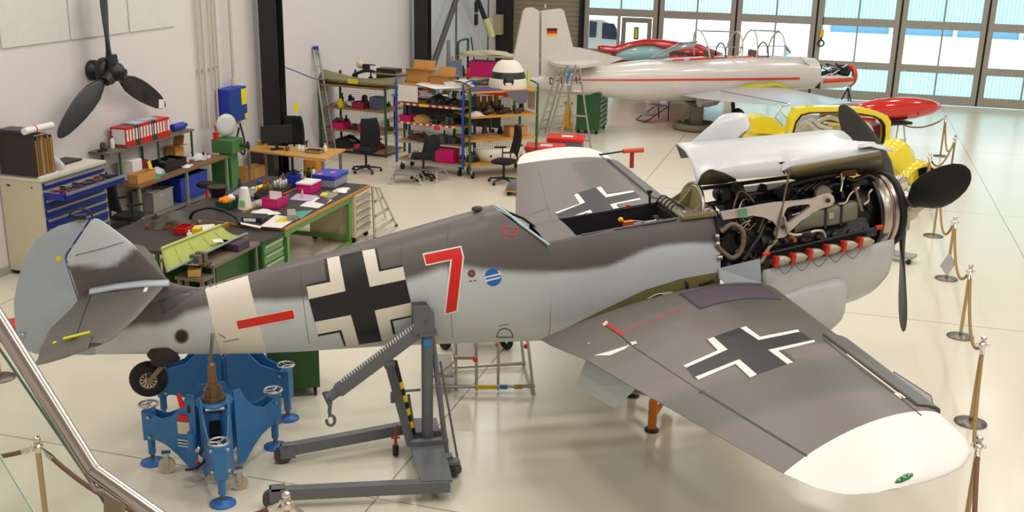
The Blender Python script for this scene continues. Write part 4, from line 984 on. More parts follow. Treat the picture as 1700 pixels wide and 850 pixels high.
prof2 = [(.06, 1.36), (.16, 1.36), (.24, 1.05), (.34, .82), (.46, .66), (.58, .56), (.78, .52), (.78, .24), (.6, .24), (.46, .2), (.3, .1), (.12, .05), (.06, .05)]
prof2 = [(r, z if z < 1.2 else .98) for r, z in prof2]
c2 = (-6.93, .98, 0)
an = [atan2(.67-.98, -6.334+6.93), atan2(.925-.98, -7.59+6.93), 1.45]
prof2 = [(.06, 1.02), (.16, 1.02), (.22, .88), (.30, .72), (.42, .60), (.70, .53), (.70, .27), (.56, .27), (.46, .24), (.34, .16), (.22, .05), (.08, .05)]
jack('tripod_jack', 'taller blue tripod jack behind the fuselage beside the green cabinet', c2, an, .66, prof2, .98)

# orange trestle under the near wing
om = mat('trestle_orange', (206, 116, 22), .5)
TC = np.array([-2.35, .25, 0])
t = thing('trestle_stand', 'orange steel tripod stand under the belly behind the near wing flap', 'stand', M3(TC))
feet = [np.array([-2.71, -.26, 0]), np.array([-2.62, .62, 0]), np.array([-1.9, .1, 0]), np.array([-2.55, .30, 0])]
for f in feet[:3]:
    d = f-TC; g = G().cyl(tuple(d+np.array([0, 0, .03])), tuple(d+np.array([0, 0, .34])), .045).tube([tuple(d+np.array([0, 0, .30])), tuple(d*.25+np.array([0, 0, .42]))], .035).tube([tuple(d+np.array([0, 0, .14])), tuple(d*.2+np.array([0, 0, .16]))], .025)
    lg = obj('leg', g, om, t); obj('foot', G().lathe([(.075, 0), (.075, .02), (.045, .035)], tuple(d)), darkmetal, lg)
obj('stand_column', G().cyl((0, 0, .1), (0, 0, .86), .06).lathe([(.12, .86), (.12, .885), (.05, .885)]), om, t)
# ------------------------------------------------------------------ engine hoist
hg = mat('hoist_grey', (100, 103, 108), .45, var=.1)
H0 = np.array([-5.06, -.46, 0]); t = thing('workshop_crane', 'grey wheeled workshop crane with empty hook, in front of the black fuselage cross', 'crane', M3(H0))
def hobj(nm, g, m, p=None, **k): return obj(nm, g, m, p or t, world=True, **k)
def beam(p0, p1, w_, h, mi=0, g=None):
    g = g or G(); p0 = np.array(p0, float); p1 = np.array(p1, float); d = p1-p0; L = np.linalg.norm(d); d /= L
    s = np.cross(d, [0, 0, 1.]); s /= (np.linalg.norm(s) or 1); u = np.cross(s, d)
    g.loft([[tuple(p+s*a*w_/2+u*b*h/2) for a, b in ((-1, -1), (1, -1), (1, 1), (-1, 1))] for p in (p0, p1)], mi, False); return g
nl = hobj('leg', beam((-6.45, -1.15, .13), (-4.98, -1.30, .15), .09, .11), hg, bev=.006)
fl = hobj('leg', beam((-6.36, -.30, .13), (-5.05, -.02, .15), .09, .11), hg, bev=.006)
for p, q in (((-6.53, -1.14, .08), nl), ((-6.42, -.31, .08), fl)):
    wd = mat('worn_wheel', (70, 66, 62), .6)
    g = G().bx(p[0]-.02, p[0]+.12, p[1]-.05, p[1]-.04, .06, .19).bx(p[0]-.02, p[0]+.12, p[1]+.04, p[1]+.05, .06, .19).bx(p[0]+.0, p[0]+.12, p[1]-.05, p[1]+.05, .17, .19); hobj('wheel_fork', g, hg, q)
    hobj('wheel', G().cyl((p[0], p[1]-.035, .08), (p[0], p[1]+.035, .08), .08, n=22), wd, q)
hobj('base_plate', G().prism([(-5.24, .03, .19), (-4.90, -.02, .19), (-4.96, -1.33, .19), (-5.24, -1.30, .19)], (0, 0, .02)).bx(-5.24, -4.88, -.62, -.56, .20, .26).bx(-5.24, -4.9, -.42, -.36, .2, .26), hg, bev=.004)
hobj('mast', G().cyl((-5.06, -.477, .19), (-5.06, -.477, 1.30), .055, n=24).bx(-5.14, -4.97, -.56, -.40, 1.29, 1.31), hg)
hobj('blue_label', G().bx(-5.10, -5.03, -.536, -.533, 1.18, 1.25), mat('label_blue', (40, 130, 200), .5))
pts = [(-5.195, 1.31), (-5.00, 1.31), (-5.0, 1.48), (-5.06, 1.58), (-5.195, 1.58)]
g = G()
for y in (-.545, -.42): g.prism([(x, y, z) for x, z in pts], (0, .012, 0))
g.bx(-5.10, -5.0, -.54, -.42, 1.50, 1.51).cyl((-5.07, -.57, 1.43), (-5.07, -.39, 1.43), .016, n=10)
hobj('mast_head', g, hg)
b0 = WP(700, 545, (0, -.477)); b1 = WP(562, 648, (0, -.477)); b1 = np.array(b1); b0 = np.array(b0)
boom = hobj('boom', beam(b0, b1, .09, .115), hg, bev=.005)
e1 = b1+(b1-b0)/np.linalg.norm(b1-b0)*.11; hobj('boom_extension', G().tube([b1-(b1-b0)*.03, e1], .048, n=16).torus(b1+(e1-b1)*.1, .052, .008, tuple(e1-b1), n=16), hg, boom)
dd = (b1-b0)/np.linalg.norm(b1-b0); up = np.array([-dd[2], 0, dd[0]]); up = up if up[2] > 0 else -up
g = G()
for k in range(30): c = b0+(b1-b0)*(k+.5)/30*.93+up*.064; beam(c-dd*.006, c+dd*.006, .075, .014, 0, g)
hobj('boom_rack', g, mat('worn_white_steel', (214, 214, 210), .5), boom)
hobj('boom_gusset', G().prism([WP(x, y, (0, -.49)) for x, y in ((598, 620), (652, 578), (650, 596), (618, 622))], (0, .03, 0)), hg, boom)
h0 = WP(541, 652, (0, -.477)); h1 = WP(548, 672, (0, -.477)); h2 = WP(547, 685, (0, -.477))
g = G().tube([e1, h0, h1], [.042, .038, .024]).tube([h1, h2], .018)
hk = hobj('hook_link', g, hg)
hc = np.array(WP(549, 698, (0, -.477))); hp = [hc+np.array([.038*cos(a), 0, .052*sin(a)]) for a in np.linspace(2.2, -3.4, 16)]
hobj('hook', G().tube([h2, hc+np.array([-.005, 0, .05])]+hp, .015, 0, 8), hg)
r0 = WP(645, 600, (0, -.50)); r1 = WP(682, 738, (0, -.50))
ram = hobj('ram', G().tube([r0, r0+(np.array(r1)-r0)*.06, r0+(np.array(r1)-r0)*.061, r1], [.052, .052, .042, .042], n=20), hg)
hobj('ram_rod', G().tube([WP(643, 585, (0, -.48)), r0], .018).torus(np.array(WP(651, 600, (0, -.5))), .012, .003, (0, 1, 0)), steel, ram)
q0, q1 = np.array(WP(655, 600, (0, -.44))), np.array(WP(686, 720, (0, -.44))); g = G(); N = 11
for k in range(N): g.tube([q0+(q1-q0)*k/N, q0+(q1-q0)*(k+1)/N], .027, 0 if k < 3 or k % 2 == 0 else 1, 12)
pump = hobj('striped_pump', g, [blackm, mat('hazard_yellow', (236, 200, 20), .45)])
hobj('pump_lever', G().cyl(WP(652, 651, (0, -.44)), WP(698, 647, (0, -.44)), .012).tube([WP(652, 651, (0, -.44)), WP(652, 668, (0, -.44))], .022, 0).tube([WP(678, 655, (0, -.42)), WP(688, 718, (0, -.42))], .014), hg, pump)
for a, b, r in (((718, 560), (742, 757), .026), ((731, 600), (762, 775), .011)):
    hobj('brace', G().tube([WP(*a, (0, -.43)), WP(*b, (0, -.62))], r, n=12), hg)
hobj('brace_elbow', G().tube([WP(704, 558, (0, -.45)), WP(716, 556, (0, -.43)), WP(719, 570, (0, -.43))], .028, n=12), hg)
c = np.array(Z(752, 790)); c[2] = .07
w_ = hobj('wheel', G().cyl(c-np.array([.03, 0.03, 0]), c+np.array([.03, .03, 0]), .07, n=20), MATS['worn_wheel']); hobj('wheel_fork', G().box(c+np.array([0, 0, .08]), (.12, .10, .03)).box(c+np.array([-.1, .05, .11]), (.2, .09, .03)), hg, w_)
# red clamp on the far leg
c = np.array(Z(657, 758)); x = c[0]
g = G().cyl((x, c[1], .02), (x, c[1], .12), .03, mi=0).cyl((x, c[1], .12), (x, c[1], .25), .014, mi=1).cyl((x, c[1], .25), (x+.02, c[1]-.01, .34), .010, mi=1).cyl((x-.04, c[1], .2), (x+.04, c[1], .2), .01, mi=1)
hobj('brake_pin', g, [darkmetal, mat('brick_red', (168, 54, 36), .5)], label='red threaded brake pin')

# ------------------------------------------------------------------ green cabinet behind the fuselage
gd = mat('bench_green', (40, 84, 28), .5); gl = mat('leg_green', (92, 146, 70), .5)
p0 = np.array(Z(447, 664)); p1 = np.array(Z(532, 657)); d = p1-p0; w_ = np.linalg.norm(d); rz = atan2(d[1], d[0])
t = thing('rolling_cabinet', 'dark green rolling cabinet between the rear blue jack and the crane, under the fuselage', 'cabinet', M3(p0, rz))
obj('cabinet_body', G().bx(0, w_, 0, .62, .10, .92), gd, t, bev=.008); obj('cabinet_top', G().bx(-.01, w_+.01, -.01, .63, .92, .95), blackm, t)
for x in (.05, w_-.05):
    for y in (.05, .55): obj('caster_wheel', G().cyl((x-.015, y, .045), (x+.015, y, .045), .045, n=16).bx(x-.02, x+.02, y-.02, y+.02, .08, .10), rub, t)
# aluminium platform steps behind the crane
am_ = mat('ladder_aluminium', (188, 184, 176), .38, .8); tread = mat('chequer_tread', (150, 142, 138), .5, .6, bump=.4, scale=60)
def PZ(x, y, z): return np.array(Z(x, y, z))
t = thing('platform_steps', 'aluminium platform steps with two chequer-plate treads, seen below the fuselage', 'steps', M3((-4.3, 1.3, 0)))
def wobj(nm, g, m, p=None, **k): return obj(nm, g, m, p or t, world=True, **k)
for z, pts in ((.42, [(753, 597), (790, 597), (782, 568), (748, 568)]), (.20, [(716, 627), (753, 627), (750, 592), (714, 592)])):
    wobj('tread', G().prism([PZ(x, y, z) for x, y in pts][::-1], (0, 0, .03)), tread)
fr_ = []
A_, B_ = PZ(716, 653, .0), PZ(888, 652, .0)
g = G().tube([A_+[0, 0, .08], B_+[0, 0, .08]], .022, n=4).tube([PZ(718, 612, .05), PZ(872, 603, .05)], .022, n=4)
for x, y in ((757, 649), (791, 648), (827, 647)): b = PZ(x, y, .02); g.tube([b, b+np.array([.0, .05, .9])], .016, n=4)
for x, y in ((886, 654), (870, 606)): b = PZ(x, y, .0); g.tube([b, b+np.array([-.1, .1, .9])], .016, n=4)
g.tube([PZ(886, 654, .02), PZ(869, 606, .02)], .016, n=4).tube([PZ(757, 598, .4), PZ(720, 627, .18)], .014, n=4)
wobj('step_frame', g, am_)
d = (B_-A_)/np.linalg.norm(B_-A_)
def strip(x0, x1, m, nm): a = A_+d*np.linalg.norm(PZ(x0, 650, 0)-A_)+np.array([0, -.025, .08]); b = A_+d*np.linalg.norm(PZ(x1, 650, 0)-A_)+np.array([0, -.025, .08]); wobj(nm, beam(a, b, .006, .05), m)
strip(789, 822, MATS['hazard_yellow'], 'warning_label'); strip(829, 841, MATS['label_blue'], 'blue_label'); strip(852, 866, mat('amber_label', (196, 150, 60), .5), 'amber_label')
for x, y, z in ((789, 597, .42), (826, 572, .5), (873, 575, .5)): wobj('red_knob', G().ball(PZ(x, y, z), .028), red_p)
t = thing('tyre_dolly', 'low dolly on black tyres behind the aluminium steps, mostly hidden by the fuselage', 'dolly', M3((-4.2, 2.3, 0)))
for x in (738, 840): b = np.array(Z(x, 580)); wobj('wheel', G().torus(b+np.array([0, 0, .12]), .085, .035, (.9, .4, 0)), rub)
a, b = np.array(Z(738, 580)), np.array(Z(840, 580)); wobj('dolly_frame', beam(a+np.array([0, .1, .22]), b+np.array([0, .1, .22]), .35, .04).tube([a+[0, 0, .12], b+[0, 0, .12]], .015), darkmetal)

# ------------------------------------------------------------------ rope stanchions
chrome = mat('chrome', (222, 216, 210), .12, 1); base_m = mat('brushed_base', (120, 114, 106), .35, .9); rope_m = mat('gold_rope', (150, 118, 62), .8, bump=.5, scale=90); rope_b = mat('brown_rope', (112, 78, 58), .8, bump=.5, scale=90); pole_m = mat('brass_pole', (184, 156, 122), .22, 1)
S1 = thing('rope_stanchion', 'x', 'stanchion', M3((0, 0, 0)))
obj('base_disc', G().lathe([(.165, 0), (.165, .012), (.06, .022), (.03, .03)], n=36), base_m, S1)
obj('pole', G().cyl((0, 0, .02), (0, 0, .86), .022, n=18), pole_m, S1)
g = G().lathe([(.026, .84), (.03, .86), (.04, .88), (.04, .895), (.026, .90), (.022, .925)]).ball((0, 0, .95), .032, n=16)
for a in (0, pi/2, pi, 3*pi/2): g.torus((.045*cos(a), .045*sin(a), .885), .014, .004, (sin(a), cos(a), 0), n=12, m=6)
obj('finial', g, chrome, S1)
SP = {'a': (9.14, 12.82), 'b': (7.75, 10.35), 'c': (6.0, 8.56), 'd': (4.72, 6.25), 'e': (3.478, 3.98), 'f': (2.174, 1.695), 'g': (.699, -.674), 'h': (-.813, -2.776), 'i': (-8.312, -1.449), 'j': (-6.41, -2.707), 'k': tuple(Z(0, 628)[:2]), 'l': (-10.1, -.55)}
lab = {'a': 'rope stanchion farthest back, just below the red tip tank', 'b': 'second farthest rope stanchion in the row right of the yellow car', 'c': 'rope stanchion with a visible base between the yellow car and the raised propeller blade',
 'd': 'rope stanchion whose top hides behind the upper right propeller blade', 'e': 'rope stanchion carrying the tilted white notice sheet', 'f': 'rope stanchion next nearer than the one with the white notice', 'g': 'tall near rope stanchion with its whole base showing beyond the white wing tip',
 'h': 'nearest rope stanchion at the picture edge beside the white wing tip, base out of view', 'i': 'rope stanchion seen through the glass balustrade', 'j': 'rope stanchion whose chrome top pokes up in front of the near crane leg', 'k': 'rope stanchion with only its base disc showing behind the steel handrail', 'l': 'rope stanchion out at the edge beyond the glass balustrade'}
for k, (x, y) in SP.items():
    if k == 'l': continue
    M = M3((x, y, .001), -ROOM_YAW if 0 else atan2(2.3, 1.4))
    if k == 'a': S1.matrix_world = M; S1['label'] = lab[k]; S1['group'] = 'rope barrier posts'
    else: dup(S1, M, lab[k], 'rope barrier posts')
S1['group'] = 'rope barrier posts'
def rope(p, q, sag, m, label):
    p = np.array([p[0], p[1], .89]); q = np.array([q[0], q[1], .89]); d = q-p; L = np.linalg.norm(d); u = d/L; t = thing('barrier_rope', label, 'rope', M3((p+q)/2), 'barrier ropes')
    a, b = p+u*.10, q-u*.10; a[2] -= .05; b[2] -= .05; P = []
    for k in range(17): s = k/16; P.append(a+(b-a)*s-np.array([0, 0, sag*4*s*(1-s)]))
    wobj_ = obj('rope', G().tube(P, .019, n=10), m, t, world=True)
    for e, c in ((p+u*.045, P[0]), (q-u*.045, P[-1])): obj('end_clip', G().tube([e, (e+c)/2, c, c+(P[1]-P[0])*.35 if c is P[0] else c+(P[-2]-P[-1])*.35], [.006, .012, .022, .024], n=10), chrome, t, world=True)
for (a, b, s, l) in (('a', 'b', .45, 'sagging rope between the two farthest stanchions'), ('b', 'c', .3, 'rope from the second farthest stanchion to the one beside the yellow fender'), ('c', 'd', .42, 'rope passing behind the upper right propeller blade'), ('d', 'e', .42, 'rope ending at the stanchion with the white notice, from the propeller side'),
                     ('e', 'f', .36, 'gold rope hanging from the white notice stanchion towards the camera'), ('f', 'g', .34, 'gold rope between the two stanchions beyond the near wing leading edge'), ('g', 'h', .34, 'gold rope right beside the white wing tip, second nearest'), ):
    rope(SP[a], SP[b], s, rope_m, l)
rope(SP['h'], (-2.1, -4.6), .1, rope_b, 'brown rope dropping from the nearest right-hand stanchion out of the picture')
rope(SP['i'], SP['j'], .35, rope_b, 'brown rope running down behind the glass balustrade to the nearest stanchion')
rope(SP['i'], SP['l'], .18, rope_b, 'brown rope leaving the balustrade stanchion towards the picture edge')
rope(SP['j'], (-4.6, -3.9), .3, rope_b, 'brown rope leaving the bottom stanchion past the near crane leg')
rope(SP['a'], (8.55, 14.7), .3, rope_m, 'rope from the farthest stanchion going behind the red tip tank')
c = np.array(WP(1573, 440, (3.45, 3.9)))
t = single('notice_sheet', 'tilted pale notice sheet hanging on the rope stanchion', 'notice', G().prism([tuple(c+np.array(q)) for q in ((-.14, -.02, 0), (.0, -.03, -.16), (.13, -.02, .03), (.0, 0, .19))], (0, .006, 0)), mat('notice_grey', (178, 172, 182), .6), world=True)
# acrylic info board beyond the wing
P = [WY(x, y, -.9) for x, y in ((1484, 617), (1546, 657), (1550, 674), (1486, 638))]
t = thing('info_board', 'clear acrylic board rising beyond the leading edge slat of the near wing', 'board', M3((float(P[1][0])-.1, -.9, 0)))
obj('acrylic_panel', G().prism(P, (0, .004, 0)), mat('acrylic', (190, 180, 205), .15, alpha=.45), t, world=True)
obj('panel_edge', G().tube([P[0], P[1], P[2]], .004, n=4).tube([P[3], P[0]], .004, n=4), mat('edge_violet', (80, 70, 90), .4), t, world=True)
m_ = (P[1]+P[3])/2; obj('board_post', G().cyl((m_[0]+.03, m_[1]+.03, .01), m_, .012).lathe([(.14, 0), (.14, .012), (.02, .02)], (m_[0]+.03, m_[1]+.03, 0)), base_m, t, world=True)

# ------------------------------------------------------------------ stair balustrade close to the camera
def DP(px, py, depth): d = ray(px, py); return CAM+d*depth
bal = thing('balustrade', 'stainless handrail with glass panels running down along the stairs', 'balustrade', M3(tuple(DP(150, 780, 2.9)-np.array([0, 0, 1.1]))))
rail_m = mat('stainless_tube', (196, 188, 184), .22, 1.)
P = [DP(-70, 425, 2.75), DP(153, 781, 2.75)]
nxt = [DP(153, 781, 2.75), DP(300, 885, 2.75)]
obj('handrail', G().tube([P[0], P[1], nxt[1]], .0215, n=28), rail_m, bal, world=True)
obj('handrail_joint', G().cyl(P[1]-(P[1]-P[0])*.006, P[1]+(nxt[1]-P[1])*.012, .0225, n=28), mat('joint_steel', (170, 164, 160), .3, 1), bal, world=True)
gm = glassmat('balustrade_glass', (.955, .975, .95)); ge = mat('glass_edge_green', (120, 158, 146), .15)
GP = [DP(-75, 470, 2.78), DP(160, 815, 2.78), DP(192, 862, 2.78), DP(192, 1000, 2.78), DP(-75, 1000, 2.78)]
n_ = np.cross(GP[1]-GP[0], GP[3]-GP[0]); n_ = n_/np.linalg.norm(n_)*.012
obj('glass_panel', G().prism(GP, n_), gm, bal, world=True)
obj('glass_edge', G().tube([GP[0], GP[1], GP[2]], .004, n=6), ge, bal, world=True)
GP2 = [DP(-75, 655, 2.6), DP(0, 757, 2.6), DP(62, 860, 2.6), DP(62, 1000, 2.6), DP(-75, 1000, 2.6)]
obj('glass_panel', G().prism(GP2, n_), gm, bal, world=True); obj('glass_edge', G().tube(GP2[:3], .003, n=6), mat('glass_edge_pale', (196, 214, 208), .15), bal, world=True)
obj('clamp', G().tube([DP(152, 800, 2.77), DP(160, 812, 2.77), DP(174, 812, 2.77)], .009, n=10), rail_m, bal, world=True)
obj('baluster_post', G().prism([DP(178, 815, 2.79), DP(208, 832, 2.79), DP(208, 1000, 2.79), DP(178, 1000, 2.79)], -n_*2), mat('post_bronze', (150, 142, 122), .35, .9), bal, world=True)

single('red_case', 'red and black case on the floor behind the tail, cut by the handrail', 'case', G().box((0, 0, .09), (.5, .3, .18), 0).box((0, 0, .19), (.3, .1, .03), 1), [mat('case_red', (206, 50, 26), .5), blackm], M3(Z(-4, 562), .4), bev=.01)
# ------------------------------------------------------------------ workshop builders
def P(c): return mat('plain_%d_%d_%d' % c, c, .5)
def PR(px, py, z, rz=0.): v = Z(px, py, z); v[2] += .001; return M3(v, -ROOM_YAW+rz)
card = mat('cardboard', (196, 142, 76), .8); wood = mat('shelf_wood', (178, 122, 58), .6, var=.12, scale=12); woodd = mat('worn_wood', (118, 86, 56), .65, var=.15); pink = mat('magenta_plastic', (206, 22, 110), .4); paper = MATS['paper']; cream = mat('cream_steel', (206, 196, 168), .5); blackf = mat('black_fabric', (20, 20, 24), .9); topm = mat('bench_top_dark', (52, 46, 46), .55); grn = mat('shelf_green', (44, 88, 50), .5); blu = mat('shelf_blue', (32, 84, 176), .45); dgrey = mat('dark_grey_plastic', (64, 64, 68), .6); whitepl = mat('white_plastic', (228, 226, 220), .45); yel = mat('tag_yellow', (228, 214, 20), .5); teal = mat('teal_cloth', (74, 134, 110), .8); redp = mat('red_plastic', (206, 30, 24), .45); bluep = mat('blue_plastic', (28, 54, 170), .45); bagm = mat('clear_grey_bag', (186, 186, 184), .35); orange_ = mat('orange_top', (230, 140, 30), .5)
def tray(name, label, w, d, h, m, M, group=None, cat='crate', t=.008, fill=None, lip=True):
    T = thing(name, label, cat, M, group)
    g = G().bx(-w/2, w/2, -d/2, d/2, 0, t).bx(-w/2, w/2, -d/2, -d/2+t, 0, h).bx(-w/2, w/2, d/2-t, d/2, 0, h).bx(-w/2, -w/2+t, -d/2, d/2, 0, h).bx(w/2-t, w/2, -d/2, d/2, 0, h)
    obj('body', g, m, T)
    if lip: obj('rim', G().frame([(-w/2-.01, -d/2-.01, h-.02), (w/2+.01, -d/2-.01, h-.02), (w/2+.01, d/2+.01, h-.02), (-w/2-.01, d/2+.01, h-.02)], [(-w/2+t, -d/2+t, h-.02), (w/2-t, -d/2+t, h-.02), (w/2-t, d/2-t, h-.02), (-w/2+t, d/2-t, h-.02)], (0, 0, .02)), m, T)
    if fill is not None:
        g = G(); 
        for k in range(7): random.seed(k+int(w*100)); g.box((random.uniform(-w*.35, w*.35), random.uniform(-d*.32, d*.32), h*.5), (w*.2, d*.22, h*.7), 0, None, random.uniform(0, 3), random.uniform(-.4, .4))
        o = obj('contents', g, fill, T); o['kind'] = 'stuff'
    return T
def carton(label, w, d, h, M, group=None, openn=True):
    T = thing('cardboard_box', label, 'box', M, group); t = .006
    g = G().bx(-w/2, w/2, -d/2, d/2, 0, t).bx(-w/2, w/2, -d/2, -d/2+t, 0, h).bx(-w/2, w/2, d/2-t, d/2, 0, h).bx(-w/2, -w/2+t, -d/2, d/2, 0, h).bx(w/2-t, w/2, -d/2, d/2, 0, h)
    if not openn: g.bx(-w/2, w/2, -d/2, d/2, h-t, h)
    obj('body', g, card, T)
    if openn:
        obj('flap', G().prism([(-w/2, -d/2, h), (w/2, -d/2, h), (w/2, -d/2-.12, h+.03), (-w/2, -d/2-.12, h+.03)], (0, 0, .005)), card, T); obj('flap', G().prism([(-w/2, d/2, h), (w/2, d/2, h), (w/2, d/2+.05, h+.16), (-w/2, d/2+.05, h+.16)], (0, .004, .003)), card, T)
        obj('flap', G().prism([(w/2, -d/2, h), (w/2, d/2, h), (w/2+.12, d/2, h+.02), (w/2+.12, -d/2, h+.02)], (0, 0, .005)), card, T)
    else: obj('tape', G().bx(-.03, .03, -d/2-.001, d/2+.001, h, h+.002), mat('parcel_tape', (214, 190, 140), .4), T)
    return T
def sheetp(label, pts, z, m, M=None, cat='paper', name='paper_sheet', th=.003, group=None):
    g = G().prism([Z(x, y, z) for x, y in pts], (0, 0, th)); return single(name, label, cat, g, m, world=True, group=group)
def bottle(label, r, h, m, M, cap=None, name='bottle', group=None):
    T = thing(name, label, 'bottle', M, group); obj('body', G().lathe([(r*.9, 0), (r, .01), (r, h*.68), (r*.45, h*.82), (r*.4, h*.9)], n=16), m, T); obj('cap', G().lathe([(r*.45, h*.88), (r*.45, h)], n=12), cap or blackm, T); return T
def chair(label, M, seat_z=.46, back=True, arms=True, hi=1.0, tilt=0., m=None, small=False, grp=None):
    m = m or blackf; T = thing('office_chair', label, 'chair', M, grp); R = .24 if small else .31
    g = G()
    obj('seat', G().loft([[(x*s, y*s, z) for x, y in [(cos(a)*.25*(1+.12*cos(4*a)), sin(a)*.24*(1+.12*cos(4*a))) for a in np.linspace(0, 2*pi, 24, endpoint=False)]] for s, z in ((.9, seat_z-.05), (1, seat_z-.03), (1, seat_z), (.9, seat_z+.02))]), m, T)
    if back:
        bh = hi-seat_z; g = G(); rows = []
        for i in range(9):
            v = i/8; wv = .22*(1-.25*v**3); rows.append([(wv*u, .24+.05*sin(v*2.6)+.05*u*u*-1-tilt*v, seat_z+.12+v*(bh-.12)) for u in np.linspace(-1, 1, 9)])
        g.grid(rows); obj('backrest', g, m, T, solid=.045); obj('back_post', G().tube([(0, .12, seat_z-.03), (0, .28, seat_z), (0, .27, seat_z+.25)], .018), blackm, T)
    if arms:
        for s in (-1, 1): obj('armrest', G().tube([(s*.2, .05, seat_z-.03), (s*.29, .05, seat_z-.01), (s*.29, .05, seat_z+.2)], .014).box((s*.29, .0, seat_z+.22), (.06, .24, .025)), blackm, T)
    obj('gas_column', G().cyl((0, 0, .09), (0, 0, seat_z-.05), .025), blackm, T)
    for k in range(5):
        a = 2*pi*k/5+.3; b = obj('base_arm', G().tube([(0, 0, .11), (R*cos(a), R*sin(a), .075)], [.028, .016], n=8), blackm, T)
        obj('caster', G().cyl((R*cos(a)-.02*sin(a), R*sin(a)+.02*cos(a), .03), (R*cos(a)+.02*sin(a), R*sin(a)-.02*cos(a), .03), .03, n=14), blackm, b)
    return T
def ladder(name, label, pts0, pts1, rungs, M=None, r=.018, feet=True, cap=None):
    T = thing(name, label, 'ladder', M3((np.array(pts0[0])+np.array(pts1[0]))/2)); L0, L1 = [np.array(p, float) for p in pts0], [np.array(p, float) for p in pts1]
    for L in (L0, L1): obj('stile', G().tube([L[0], L[1]], r*1.4, n=4), am_, T, world=True)
    for k in range(rungs): t = (k+.6)/rungs; obj('rung', G().tube([gap(L0[0], L0[1], t), gap(L1[0], L1[1], t)], r*.9, n=6), am_, T, world=True)
    if cap: obj('top_cap', G().box((L0[1]+L1[1])/2, (.12, np.linalg.norm(L0[1]-L1[1])+.06, .06)), cap, T, world=True)
    return T

# ---- wall of boards and the wall-mounted propeller
pb = mat('pinboard_white', (216, 214, 210), .7)
for b0, b1, l in ((1.0, 2.44, 'large pale board on the wall, leftmost of the row above the display propeller'), (2.47, 3.90, 'pale wall board crossed by the upright blade of the display propeller'), (3.94, 5.22, 'pale wall board right of the display propeller')):
    single('wall_board', l, 'board', G().bx(0, .025, b0, b1, 3.16, 4.6), pb, MR(-11.95, 0), group='wall boards', bev=.004)
single('wall_board', 'pale board at the picture edge above the tool cabinet', 'board', G().bx(0, .025, -.6, .97, 3.16, 4.6), pb, MR(-11.95, 0), group='wall boards', bev=.004)
pm = mat('prop_black', (30, 30, 30), .38)
HB = MR(-11.55, 2.89, 2.66); t = thing('display_propeller', 'black three-bladed propeller mounted on the white wall above the binders', 'propeller', HB)
obj('hub', G().lathe([(.16, -.385), (.16, -.30), (.11, -.28), (.11, .02), (.15, .06), (.13, .12), (.07, .16), (.05, .22)], (0, 0, 0), (1, 0, 0)), pm, t)
obj('hub_drum', G().lathe([(.19, -.2), (.21, -.18), (.21, -.06), (.17, -.04)], (0, 0, 0), (1, 0, 0)), blackm, t)
for y, z, ww in ((-1.34, -.79, 1.), (1.44, -.76, 1.), (-.02, 1.6, 1.)):
    a = atan2(-y, z); b = blade(a, Matrix.Translation((-.05, 0, 0)), 'blade', t, pm, R=1.58, pitch=radians(30), wide=.98, flip=-1 if ww else 1)
    b['part'] = 1; del b['part']
g = G()
for y, z in ((-1.34, -.79), (1.44, -.76), (-.02, 1.6)): d = Vector((0, y, z)).normalized(); g.cyl(d*.06, d*.26, .10, .08)
g.ball((.10, .06, -.1), .06)
obj('blade_root', g, pm, t)
# fix-mount bracket
single('small_label', 'small white tag stuck on the right blade tip of the display propeller', 'tag', G().prism([WA(264, 165, -11.42), WA(273, 165, -11.42), WA(273, 180, -11.42), WA(264, 180, -11.42)], (-.004, 0, 0)), whitepl, world=True)
# ---- conduits, blue wall cabinet
cm = mat('conduit_cream', (196, 188, 176), .5)
for k, (b, zb, r) in enumerate(((5.86, 1.3, .022), (6.03, 1.25, .022), (6.25, 1.2, .018), (6.39, 1.3, .018), (6.50, 1.22, .018))):
    single('conduit_pipe', ('first', 'second', 'third', 'fourth', 'fifth')[k]+' vertical conduit pipe counted from the display propeller', 'pipe', G().cyl((0, b, zb), (0, b, CEIL-.02), r, n=10).bx(-.044, .0, b-.03, b+.03, 2.3, 2.34).bx(-.044, 0, b-.03, b+.03, 4.3, 4.34), cm, MR(-11.89, 0), 'conduits on the side wall')
single('conduit_pipe', 'single conduit pipe running down into the blue wall cabinet', 'pipe', G().cyl((0, 6.86, 1.98), (0, 6.86, CEIL-.02), .03, n=12).lathe([(.05, 1.95), (.05, 2.05), (.03, 2.1)], (0, 6.86, 0)), cm, MR(-11.8, 0), 'conduits on the side wall')
t = thing('wall_cabinet', 'blue steel wall cabinet with yellow stickers under a conduit', 'cabinet', MR(-11.95, 6.44, 1.28))
obj('cabinet_body', G().bx(0, .26, 0, .68, 0, .64), bluep, t, bev=.012); obj('door_panel', G().bx(.26, .275, .02, .66, .02, .62), mat('panel_blue', (24, 62, 140), .4), t, bev=.004)
obj('yellow_sticker', G().bx(.275, .278, .46, .66, .3, .6), yel, t); obj('yellow_sticker', G().bx(.275, .278, .56, .66, .02, .12), yel, t)
